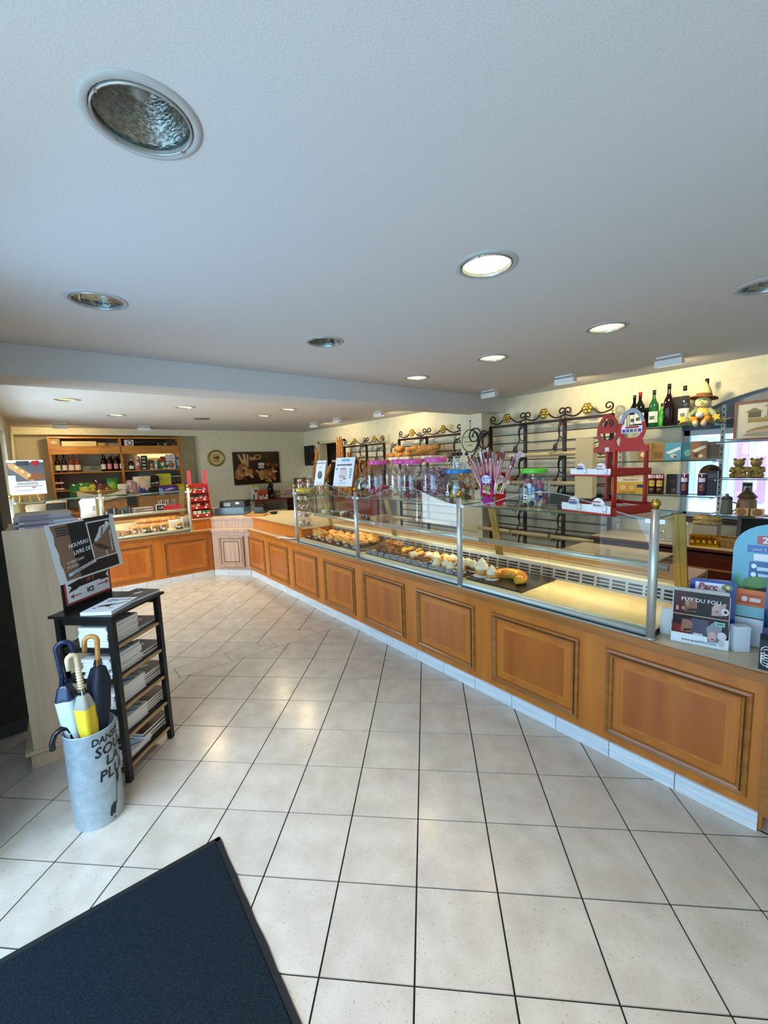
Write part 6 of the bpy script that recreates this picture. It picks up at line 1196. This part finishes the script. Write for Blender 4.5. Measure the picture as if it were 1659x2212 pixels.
dsk = thing('staff_desk', 'dark wooden wall desk under the bread picture at the far end', 'desk', (XF+.28, 1.72, 0), R90)
mb = MB(); mb.box(-.52, -.28, .85, .55, .26, .88); mb.build('top', MAHOG, dsk)
for x in (-.3, .5): mb = MB(); mb.box(x-.03, -.2, 0, x+.03, .26, .85); mb.build('side', MAHOG, dsk)
DX = XF+.25
carton('coffee_box', 'yellow and white coffee capsule box standing on the far desk', 'box', (DX-.08, 1.36, .881), .15, .1, .30, '#e6e2d0', [('p', [(0, .75), (.5, .9), (1, .85), (1, 1), (0, 1)], '#d8cc2c'), ('e', .5, .62, .18, .10, '#1c1c1c'), ('r', 0, 0, .25, .35, '#3f8a6c')], R90)
carton('coffee_box', 'red-orange coffee capsule box in front of the yellow one', 'box', (DX+.06, 1.48, .881), .20, .1, .20, '#c84a24', [('r', 0, 0, .3, .35, '#e6e2da'), ('r', .4, 0, .95, .5, '#e6e2da'), ('e', .62, .36, .13, .16, '#1c1414'), ('e', .62, .36, .07, .08, '#a85a24'), ('p', [(0, .75), (.3, 1), (.7, 1), (1, .7)], '#d85a2c')], R90)
cm = thing('coffee_machine', 'black upright capsule coffee machine on the far desk', 'coffee machine', (DX, 1.70, .881), R90)
mb = MB(); mb.lathe([(.085, 0), (.09, .02), (.075, .05), (.06, .09)], 18); mb.build('base', BLACK, cm); mb = MB(); mb.ball((0, .03, .17), (.075, .07, .13), 16, 10); mb.build('body', BLACK, cm); mb = MB(); mb.ball((0, -.01, .29), (.055, .075, .06), 16, 10); mb.build('head', BLACK, cm); mb = MB(); mb.at((0, -.075, .05)); mb.lathe([(.04, 0), (.045, .01), (0, .012)], 14); mb.build('drip_tray', STEEL, cm)
carton('coffee_bag', 'brown paper coffee bag beside the black machine', 'bag', (DX-.04, 1.86, .881), .12, .08, .16, '#8a6a4c', [('r', .2, .3, .8, .6, '#a98a6c')], R90)
carton('paper_pile', 'pile of papers lying on the right of the far desk', 'papers', (DX+.04, 2.08, .881), .30, .3, .035, '#c8c8c4', [('r', 0, .4, 1, .6, '#6a6c6e')], R90+.1)
carton('folder', 'pink folder propped on the papers of the far desk', 'folder', (DX-.08, 2.2, .917), .16, .02, .12, '#b08a94', [], R90-.3); carton('box', 'brown box against the wall behind the yellow jar lid', 'box', (-8.7, 2.42, .881), .22, .2, .42, '#5a4a34', [('r', .1, .1, .9, .9, '#6a583e')], R90)
carton('desk_box', 'low white storage crate under the far desk', 'crate', (XF+.22, 1.82, 0), .4, .3, .62, '#a8a69c', [('r', .1, .1, .5, .9, '#8a8a84'), ('r', .6, .1, .9, .9, '#c0beb4')], R90)
# till and small things on the raised worktop
RW = .8585
tl = thing('cash_register', 'dark cash register with blue-grey front on the corner worktop', 'cash register', (-6.47, .06, RW), math.radians(50))
mb = MB(); mb.color('#4c6a82'); mb.box(-.235, -.16, .004, .235, .17, .115); mb.color('#2a3038'); mb.box(-.24, -.165, 0, .24, .175, .006); mb.build('drawer', GLOSSY, tl)
mb = MB(); mb.prism([(-.17, .115), (.235, .115), (.225, .215), (-.16, .215)], -.10, .17); mb.build('body', BLACK, tl)
mb = MB(); mb.color('#8a938a'); mb.at((-.05, -.101, .135)); mb.box(-.05, -.002, 0, .055, 0, .055); mb.build('display', GLOSSY, tl); mb = MB(); mb.at((.12, -.101, .165)); mb.box(-.03, -.002, 0, .025, 0, .03); mb.build('screen', mat('lit_screen', '#c8dce8', .3, emit='#bfe0f0', es=1.0), tl); text('caisse', .04, tl, mat('steel_ink', '#7c9ab2', .5), (.05, -.1615, .06))
pr = thing('receipt_printer', 'black receipt printer and terminal beside the cash register', 'printer', (-6.20, .42, RW), math.radians(45)); mb = MB(); mb.box(-.08, -.1, 0, .08, .1, .10); mb.build('body', BLACK, pr); mb = MB(); mb.at((0, -.02, .10), 0, .3); mb.box(-.05, -.06, 0, .05, .06, .02); mb.build('lid', BLACK, pr)
carton('pen_pot', 'black square pot left of the cash register', 'pot', (-6.62, -.27, RW), .10, .09, .10, '#141416', [], .8); carton('card_reader', 'white card reader between the pot and the register', 'card reader', (-6.55, -.19, RW), .07, .05, .12, '#d9d8d2', [('e', .5, .4, .15, .12, '#1a1a1a')], .8)
mb = MB(); mb.box(-.16, -.09, 0, .16, .09, .018); tag(mb.build('wooden_tray', OAK, None, (-5.92, .22, RW), .78), 'flat wooden change tray right of the cash register', 'tray')
bowl = thing('small_dish', 'small dark dish on the worktop behind the change tray', 'dish', (-5.90, .50, RW)); mb = MB(); mb.lathe([(.04, 0), (.07, .03), (.065, .03), (.04, .008), (0, .008)], 18); mb.build('bowl', BLACK, bowl)
# red sweets stand on the worktop
rd = thing('sweets_stand', 'red stepped sweets stand with two rounded horns left of the till', 'display stand', (-6.47, -.43, RW), R90-.1)
RW_, N_ = .27, 4
mb = MB(); mb.prism([(-.01, 0), (.0, 0)], 0, 0) if False else None
for s in (-1, 1):
    mb = MB(); mb.at((s*RW_/2, 0, 0), PI/2); mb.prism([(-.10, 0), (.10, 0), (.10, .50), (.04, .52), (-.10, .12)], -.003, .003); mb.build('side', REDM, rd)
mb = MB(); mb.box(-RW_/2, .09, 0, RW_/2, .10, .52); mb.build('back', REDM, rd)
for k in range(4):
    z = .03+.12*k; y = -.09+.045*k
    mb = MB(); mb.box(-RW_/2, y, z, RW_/2, .09, z+.006); mb.box(-RW_/2, y, z-.02, RW_/2, y+.004, z+.028); sh_ = mb.build('shelf', REDM, rd)
    for j, x in enumerate((-.06, .07)): mb = MB(); mb.box(x-.014, y-.003, z-.008, x+.014, y-.0005, z+.016); mb.build('price_sticker', mat('paper_white', '#efeee6'), sh_)
for s in (-1, 1):
    mb = MB(); mb.prism([(s*RW_/2*.82-.028, .5), (s*RW_/2*.82+.028, .5)] + [(s*RW_/2*.82+.028*math.cos(PI*i/10), .68+.045*math.sin(PI*i/10)) for i in range(11)], .085, .093); mb.build('horn', mat('pink_red', '#c8505c', .35), rd)
random.seed(2)
for k in range(4):
    for j in range(4):
        if k == 1 and j in (2,): continue
        c = [['#d8d8b0', '#c8d8c0', '#3f8a34', '#4f9a3c'], ['#a84a2c', '#c89a5a', '#8a2c24', '#b85a34'], ['#3a4a24', '#2c2a30', '#7a6a3c', '#8a3a5c'], ['#6a7a2c', '#7a8a4c', '#2c343c', '#a86a8a']][k][j]
        carton('sweet_tin', 'small sweets tin on the red stand, %s step, %s from left' % (LOW[k] if k < 3 else 'topmost', ORD[j]), 'tin', (-6.47-.0+(.05-.045*k)*1.0, -.43-.10+.065*j, RW+.037+.12*k), .052, .035, .055 if k else .07, c, [('r', .1, .25, .9, .6, '#d8dcc8')], R90-.1, 'tins on the red sweets stand')

# ---------------------------------------------------------------- by the entrance
CARPET = noisy('charcoal_carpet', '#0c141b', '#1d2932', (260, 260, 260), 3, .3, .7, .95, bump=.5, spec=.15)
mt_ = thing('door_mat', 'dark charcoal entrance mat with black rubber border', 'mat', (-1.50, -1.75, 0), -.012)
mb = MB(); mb.slabz([(0, 0), (0, -1.0), (1.75, -1.0), (1.75, 0)], .0005, .004); 
for i in range(2): pass
mb.build('rubber_base', mat('black_rubber', '#101214', .7), mt_)
mb = MB(); mb.slabz([(.024, -.024), (.024, -.976), (1.726, -.976), (1.726, -.024)][::-1], .004, .0095); mb.build('carpet_pile', CARPET, mt_)
mb = MB(); random.seed(1); x = 0
ed = [(0, 0)]
while x < 1.7: x += random.uniform(.03, .09); ed.append((x, random.uniform(-.001, .003)))
mb.slabz([(1.75, -.02), (0, -.02)] + ed, .0006, .0062); mb.slabz([(0, -.98), (.02, -.98), (.02, 0), (0, 0)][::-1], .0006, .0062); mb.build('rubber_border', mat('black_rubber', '#101214'), mt_)
# black shelf stand
E0 = (-2.372, -1.983, 0); EW, ED = .285, .345
et = thing('shelf_stand', 'narrow black lacquered five-tier stand holding paperback books', 'shelf', E0, PI/4)
for x in (-1, 1):
    for y in (-1, 1): mb = MB(); mb.box(x*EW/2-.014, y*ED/2-.014, 0, x*EW/2+.014, y*ED/2+.014, .885); mb.build('leg', BLACK, et)
mb = MB(); mb.box(-EW/2-.03, -ED/2-.03, .885, EW/2+.03, ED/2+.03, .898); mb.build('top', BLACK, et)
SHZ = [.732, .568, .403, .242, .084]
for z in SHZ:
    mb = MB(); mb.box(-EW/2+.0, -ED/2+.005, z-.016, EW/2+.010, ED/2-.005, z-.004); sh_ = mb.build('shelf_board', BLACK, et)
    mb = MB(); mb.box(EW/2+.002, -ED/2+.016, z-.016, EW/2+.011, ED/2-.016, z-.002); mb.build('shelf_edge', mat('raw_wood_edge', '#b08d5c', .6), sh_)
    for s in (-1, 1): mb = MB(); mb.box(-EW/2, s*ED/2-.010, z-.03, EW/2, s*ED/2+.010, z-.004); mb.build('rail', BLACK, et)
    mb = MB(); mb.box(-EW/2-.006, -ED/2, z-.03, -EW/2+.006, ED/2, z-.004); mb.build('rail', BLACK, et)
for s in (-1, 1): mb = MB(); mb.box(-EW/2, s*ED/2-.008, .845, EW/2, s*ED/2+.008, .885); mb.build('rail', BLACK, et)
ER = Matrix.Rotation(PI/4, 2)
def EP(x, y): v = ER @ Vector((x, y)); return (E0[0]+v.x, E0[1]+v.y)
def book(kind, h):
    # cover lies up; spine to local -y, pages show on the other sides
    w_, d_ = (.155, .225); mb = MB(); mb.color('#efece4'); mb.box(-w_/2+.002, -d_/2+.002, .0012, w_/2-.002, d_/2-.002, h-.0012)
    pages = mb
    b = thing('book', None, None)
    pages.build('pages', PRINT, b)
    c = MB(); c.color('#e9ecf0' if kind == 0 else '#4a3a2f'); c.box(-w_/2, -d_/2, 0, w_/2, d_/2, .0012); c.box(-w_/2, -d_/2, h-.0012, w_/2, d_/2, h); c.box(-w_/2, -d_/2, 0, -w_/2+.0015, d_/2, h)
    c.M = Matrix.Translation((0, 0, h)) @ Matrix.Rotation(-PI/2, 4, 'X')
    if kind == 0: S_ = [('e', .45, .45, .30, .06, '#2a2f38', .5), ('e', .5, .4, .12, .05, '#23262c', -.4), ('p', [(.1, .8), (.3, .9), (.28, .84)], '#39404a'), ('r', .15, .75, .55, .78, '#39404a'), ('r', .3, .82, .8, .85, '#39404a'), ('r', .2, .68, .4, .70, '#4a5260'), ('p', [(.6, .5), (.9, .7), (.95, .66), (.7, .46)], '#8a9098'), ('e', .75, .25, .1, .05, '#c9bcb0'), ('e', .2, .25, .08, .03, '#6a707a'), ('e', .85, .85, .06, .03, '#5a616c')]
    else: S_ = [('r', 0, 0, .42, 1, '#14161a'), ('r', .42, 0, 1, 1, '#5c4a3c'), ('p', [(.36, .62), (.52, .78), (.62, .72), (.5, .55)], '#d8dce0'), ('e', .6, .4, .2, .06, '#3a2a22', .5), ('e', .2, .9, .04, .025, '#e8e8e8')]
    c.art(S_, w_, d_, -.0002, z0=-d_/2, step=.0001)
    c.M = Matrix.Rotation(-PI/2, 4, 'Z'); c.art([('r', .08, .25, .5, .75, '#5a8ab4' if kind == 0 else '#c9ced2'), ('r', .6, .3, .85, .7, '#8a98a8')], d_*.9, h, -w_/2, step=.0002)
    c.build('cover', PRINT, b); return b
B0 = book(0, .0168); B1 = book(1, .0158); used = [0, 0]
def put(kind, x, y, z, rz, label, group):
    p = EP(x, y); src = (B0, B1)[kind]
    o = src if not used[kind] else dup(src); used[kind] = 1
    o.location = (p[0], p[1], z); o.rotation_euler.z = PI/4+rz; o['label'] = label; o['category'] = 'book'; o['group'] = group
NM = ['top', 'second', 'third', 'fourth', 'bottom']; random.seed(10)
CNT = [(6, 0, 1), (6, 1, 2), (5, 1, 4), (4, 0, 4), (2, 0, 4)]
for k, z in enumerate(SHZ):
    a, bk_n, b = CNT[k]; h = .0168
    for i in range(a): put(0, .035+random.uniform(-.006, .006), -.062+random.uniform(-.005, .005), z-.004+.0169*i, random.uniform(-.03, .03)+PI*0, 'white paperback in the front stack on the %s shelf, %s' % (NM[k], 'topmost' if i == a-1 else LOW[i]), 'front stack on the %s shelf' % NM[k])
    yb = .062+.0
    for i in range(b): put(1, .03+random.uniform(-.006, .006), .1095+random.uniform(-.003, .003)-.0, z-.004+.0159*i, random.uniform(-.02, .02), 'brown covered paperback in the rear stack on the %s shelf, %s' % (NM[k], 'topmost' if i == b-1 else LOW[i]), 'rear stack on the %s shelf' % NM[k])
put(0, .06, -.07, .8985, .12, 'white paperback lying on the top of the black stand', 'books on the stand top'); put(1, .065, .09, .8985, -.1, 'brown and black paperback lying on the top of the black stand', 'books on the stand top')
# poster board on the stand
pb = thing('poster_board', 'black display board with torn white-edged book poster and price sign', 'poster', (*EP(-.115, 0), .8985), PI/4+PI/2)
mb = MB(); mb.box(-.155, .001, 0, .155, .012, .42); mb.build('board', BLACK, pb)
mb = MB(); mb.M = Matrix(((.430, 0, -.044, -.170), (0, 1, 0, -.004), (.004, 0, .309, .148), (0, 0, 0, 1)))
mb.color('#d9dbdc'); mb.prism([(0, 0), (1, 0), (1, 1), (0, 1)], 0, .0008)
mb.art([('p', [(.095, .04), (.93, .03), (.93, .96), (.05, .97), (.075, .8), (.06, .66), (.085, .5), (.07, .33), (.10, .2)], '#83654f'), ('r', .28, .03, .93, .96, '#101216'), ('p', [(.09, .22), (.30, .22), (.30, .03), (.10, .03)], '#83654f'), ('r', .54, .24, .93, .93, '#d9dbdc'), ('r', .56, .26, .915, .905, '#83654f'), ('p', [(.56, .52), (.63, .58), (.72, .78), (.80, .82), (.915, .84), (.915, .905), (.56, .905)], '#0f1114'), ('p', [(.60, .575), (.70, .72), (.73, .80), (.80, .83), (.915, .86), (.90, .80), (.80, .70), (.72, .62), (.64, .56)], '#c9d0d4'), ('p', [(.72, .63), (.76, .78), (.80, .8), (.75, .65)], '#6a747c'), ('p', [(.58, .54), (.70, .50), (.86, .36), (.76, .37), (.62, .46)], '#45302a'), ('p', [(.755, .26), (.775, .26), (.77, .36), (.75, .36)], '#cfcac4'), ('e', .865, .845, .028, .04, '#eceeee'), ('r', .11, .905, .27, .925, '#20222a'), ('r', .11, .865, .27, .885, '#20222a'), ('r', .11, .825, .27, .845, '#20222a'), ('r', .11, .785, .27, .805, '#20222a'), ('p', [(.125, .07), (.57, .20), (.57, .28), (.125, .15)], '#16181c'), ('p', [(.132, .085), (.563, .21), (.563, .268), (.132, .142)], '#d3d6d8'), ('r', .95, .9, 1, 1, '#e2e4e6'), ('r', .52, .955, .93, 1., '#15171b')], 1, 1, -.0002, x0=0, step=.00012)
mb.build('poster', PRINT, pb)
def ptext(s, size, u, v, m, rot=0., **kw): return text(s, size, pb, m, (-.170+.430*u-.044*v, -.0090, .148+.004*u+.309*v), (PI/2, -rot, 0), name='poster_lettering', **kw)
ptext('NOUVEAU', .030, .365, .60, WINK, .10, sx=.86); ptext('LIVRE DE', .030, .395, .47, WINK, .10, sx=.92); ptext('CHRISTIAN', .021, .27, .33, mat('cream_ink', '#d8c8bc'), .1); ptext('FOISSEL', .021, .22, .25, mat('cream_ink', '#d8c8bc'), .1)
ptext('"DESTINS SCELLES"', .021, .35, .176, GREYINK, .27, sx=.82); ptext('CHRISTIAN FOISSEL', .014, .868, .52, WINK, PI/2+.05)
mb = MB(); mb.M = Matrix(((.297, 0, -.004, -.148), (0, 1, 0, -.003), (0, 0, .125, .032), (0, 0, 0, 1))); mb.color('#a43b38'); mb.prism([(0, 0), (1, 0), (1, 1), (0, 1)], 0, .001)
mb.art([('r', .035, .09, .965, 1, '#dcdcda'), ('p', [(.25, .62), (.78, .66), (.78, 1), (.25, 1)], '#121316'), ('p', [(.06, .5), (.27, .58), (.27, .92), (.06, .84), (.14, .70)], '#121316'), ('p', [(.76, .6), (.97, .60), (.90, .77), (.97, .94), (.76, .94)], '#121316'), ('r', .10, .30, .32, .34, '#a43b38'), ('p', [(.08, .32), (.16, .42), (.16, .22)], '#a43b38'), ('r', .68, .42, .92, .46, '#a43b38'), ('p', [(.95, .44), (.87, .54), (.87, .34)], '#a43b38')], 1, 1, -.0002, x0=0, step=.0003); mb.build('price_sign', PRINT, pb)
text('10 EUR'.replace(' EUR', ' \u20ac'), .030, pb, mat('orange_ink', '#b8583c'), (.005, -.0088, .136), name='sign_lettering'); text('ICI', .036, pb, INK, (.0, -.0088, .078), name='sign_lettering', bold=.001)
# pale laminate newspaper unit
gd = thing('newspaper_unit', 'pale beech laminate shelf unit behind the umbrella stand', 'shelf', (-2.61, -2.225, 0))
mb = MB(); mb.box(-.02, -.165, .105, 0, .165, 1.317); p = mb.build('side_panel', BOARD, gd)
for z in (.16, .72, 1.22): 
    for y in (-.14,): mb = MB(); mb.at((.0005, y, z), 0, 0, PI/2); mb.lathe([(.006, 0), (.006, .001), (0, .001)], 10); mb.build('cap', mat('white_screw_cap', '#e6e2d8', .4), p)
mb = MB(); mb.box(-.42, -.165, .105, -.40, .165, 1.317); mb.build('side_panel', BOARD, gd)
mb = MB(); mb.box(-.44, -.20, .085, .015, .165, .105); mb.build('base_board', BOARD, gd); mb = MB(); mb.box(-.43, -.18, 0, .0, .16, .085); mb.build('plinth', BOARD, gd)
mb = MB(); mb.box(-.40, -.165, .105, -.02, -.155, 1.30); mb.build('back_board', mat('brown_board', '#4a2f1c', .5), gd)
for z in (.5, .9, 1.297): mb = MB(); mb.box(-.40, -.155, z, -.02, .165, z+.018); mb.build('shelf_board', BOARD, gd)
random.seed(6)
for i in range(8):
    z = 1.318+.0085*i; carton('newspaper', 'folded newspaper on top of the pale laminate unit, %s of the pile' % LOW[i], 'newspaper', (-2.76+random.uniform(-.015, .01), -2.215+random.uniform(-.01, .01), z), .24, .29, .008, random.choice(['#b8aaa4', '#cfc6c0', '#8a7a78', '#d8d0d4', '#a89a90']), [('r', .1, .2, .6, .8, '#8a6a70')], PI/2+random.uniform(-.08, .08), 'newspaper pile')
# umbrella stand
UC = (-2.0, -2.143, 0); UR = .10
us = thing('umbrella_stand', 'pale blue-grey metal umbrella stand with black French lettering', 'umbrella stand', UC)
mb = MB(); mb.lathe([(UR*.98, 0), (UR, .004), (UR, .448), (UR+.002, .450), (UR-.002, .452), (UR-.004, .448), (UR-.004, .01), (0, .008)], 40, False); mb.lathe([(0, .0), (UR*.98, 0)], 40, False); mb.build('body', noisy('pale_metal', '#9fb0ba', '#b4c3cb', (30, 30, 30), 3, rough=.3, metal=.25), us)
def wrap(o, a0, r):
    me = o.data
    for v in me.vertices:
        x, z = v.co.x, v.co.y; q = a0+x/r; v.co = (r*math.cos(q)+0, r*math.sin(q), z)
    o.location = (0, 0, 0); o.rotation_euler = (0, 0, 0)
def wtext(s, size, z, a0, sx=1., shear=0.15, bold=.001):
    o = text(s, size, us, INK, name='lettering', extrude=0, bold=bold, shear=shear, align='LEFT')
    for v in o.data.vertices: v.co.x *= sx; v.co.y += z
    bm = bmesh.new(); bm.from_mesh(o.data); bmesh.ops.subdivide_edges(bm, edges=[e for e in bm.edges if e.calc_length() > .008], cuts=2); bm.to_mesh(o.data); bm.free()
    wrap(o, a0, UR+.0012); return o
wtext('DANSONS', .044, .408, -.04, .9); wtext('SOUS', .066, .355, .03, .95); wtext('LA', .062, .300, .42); wtext('PLUIE', .068, .238, .10, .95)
mb = MB(); r_ = UR+.0014
def cyl_art(pts): n = mb.vs([(r_*math.cos(a), r_*math.sin(a), z) for a, z in pts]); mb.fc(range(n, n+len(pts)))
cyl_art([(.86, .22), (.90, .22), (.72, .075), (.69, .075)]); cyl_art([(.35, .04), (.42, .075), (.55, .088), (.70, .085), (.62, .05), (.56, .03), (.50, .042), (.42, .028)]); cyl_art([(.50, .012), (.56, .022), (.60, .012)]); cyl_art([(.84, .23), (.98, .23), (1.0, .19), (.88, .15)])
mb.build('drawing', INK, us)
def umbrella(label, base, tip, handle, canopy, top_fr, hcol, hr, canopy_r, straps, hook_dir, ridges=False, cap=None, closed=None):
    # base: foot inside the stand; tip: where the handle begins to bend
    t = thing('umbrella', label, 'umbrella', base); A = Vector((0, 0, 0)); B = Vector(tip)-Vector(base); d = B.normalized(); L = B.length
    mb = MB(); mb.tube([A, B*.9], .004, 6); mb.build('shaft', STEEL, t)
    side = Vector(hook_dir); side = (side-d*side.dot(d)).normalized()
    P = [B*.80, B*.9, B]+[B + d*(hr*math.sin(PI*i/10)) + side*(hr*(1-math.cos(PI*i/10))) for i in range(1, 11)]; P += [P[-1]-d*.045]
    mb = MB(); mb.tube(P, [.0105]*len(P), 10); mb.build('handle', hcol, t)
    if ridges:
        mb = MB()
        for k in range(9): c = B*(.80+.017*k); mb.tube([c-d*.003, c, c+d*.003], [.010, .014, .010], 10)
        mb.build('grip_ridge', hcol, t)
    fr = canopy
    M_ = d.to_track_quat('Z', 'Y').to_matrix().to_4x4(); mb = MB(); mb.M = M_; n = 20
    prof = [(top_fr*L, .012), (top_fr*L*.985, canopy_r*.62), (top_fr*L*.90, canopy_r), (top_fr*L*.72, canopy_r*.92), (top_fr*L*.52, canopy_r*.5), (top_fr*L*.3, canopy_r*.42), (.06, .012), (.02, .006)]
    rows = []
    for j, (z, r) in enumerate(prof):
        b = mb.vs([(r*(1+.16*math.cos(4*2*PI*i/n+j*.4))*math.cos(2*PI*i/n), r*(1+.16*math.cos(4*2*PI*i/n+j*.4))*math.sin(2*PI*i/n), z) for i in range(n)]); rows.append(b)
    mb.smooth = True
    for j, (a, b) in enumerate(zip(rows, rows[1:])):
        mb.m = straps[j] if j < len(straps) else straps[-1]
        for i in range(n): k = (i+1) % n; mb.fc((a+i, a+k, b+k, b+i))
    mb.build('canopy', fr, t)
    mb = MB(); mb.M = M_; z = top_fr*L*.5; mb.lathe([(canopy_r*.58, z-.012), (canopy_r*.60, z), (canopy_r*.58, z+.012)], 16, False); sp = mb.build('strap', cap or canopy[0], t)
    mb = MB(); mb.M = M_
    for i in range(8): a = 2*PI*i/8; mb.tube([(.012*math.cos(a), .012*math.sin(a), top_fr*L+.028), (.017*math.cos(a), .017*math.sin(a), top_fr*L+.0)], .002, 5)
    mb.build('rib_tip', cap or BLACK, t); return t
NAVY = mat('navy_plastic', '#1a2440', .25); NAVYC = mat('navy_cloth', '#101624', .7); MILK = mat('milky_vinyl', '#c2cdd6', .2); YELC = mat('yellow_cloth', '#e0c22a', .6); GREYC = mat('grey_cloth', '#9a9a8c', .7)
HW = noisy('bent_wood', '#a9702c', '#c98f48', (4, 4, 30), 3, rough=.35); PW = mat('pale_turned_wood', '#dcc49c', .5)
umbrella('milky clear umbrella with navy handle and navy cap', (-2.02, -2.17, .02), (-1.99, -2.222, .84), None, [NAVY, MILK, NAVY], .80, NAVY, .028, .040, [0, 0, 1, 1, 1, 1, 1], (.1, 1, 0), cap=NAVY)
umbrella('yellow and grey umbrella with pale ridged wooden handle', (-1.955, -2.13, .02), (-1.95, -2.158, .80), None, [YELC, GREYC], .78, PW, .016, .036, [1, 1, 0, 0, 0, 1, 1], (.3, -1, 0), True)
umbrella('dark navy umbrella with honey wood crook handle', (-1.985, -2.13, .02), (-1.985, -2.075, .84), None, [NAVYC, BLACK], .86, HW, .024, .042, [0, 0, 0, 0, 0, 0, 0], (-.2, -1, 0))
uh = thing('umbrella', 'black umbrella hanging upside down with its crook over the stand rim', 'umbrella', (-1.99, -2.2, .01))
mb = MB(); mb.tube([(.0, .02, .02), (0, .0, .36), (0, -.005, .44), (.0, -.018, .466), (.005, -.04, .474), (.01, -.065, .46), (.012, -.078, .425), (.012, -.078, .395)], .0115, 10); mb.build('handle', BLACK, uh); mb = MB(); mb.at((0, .02, .0)); mb.lathe([(.006, 0), (.02, .05), (.024, .3), (.012, .34)], 12); mb.build('canopy', NAVYC, uh)
for o in list(bpy.data.objects):
    if o.type == 'EMPTY' and o.get('label') is None and not o.children: bpy.data.objects.remove(o)
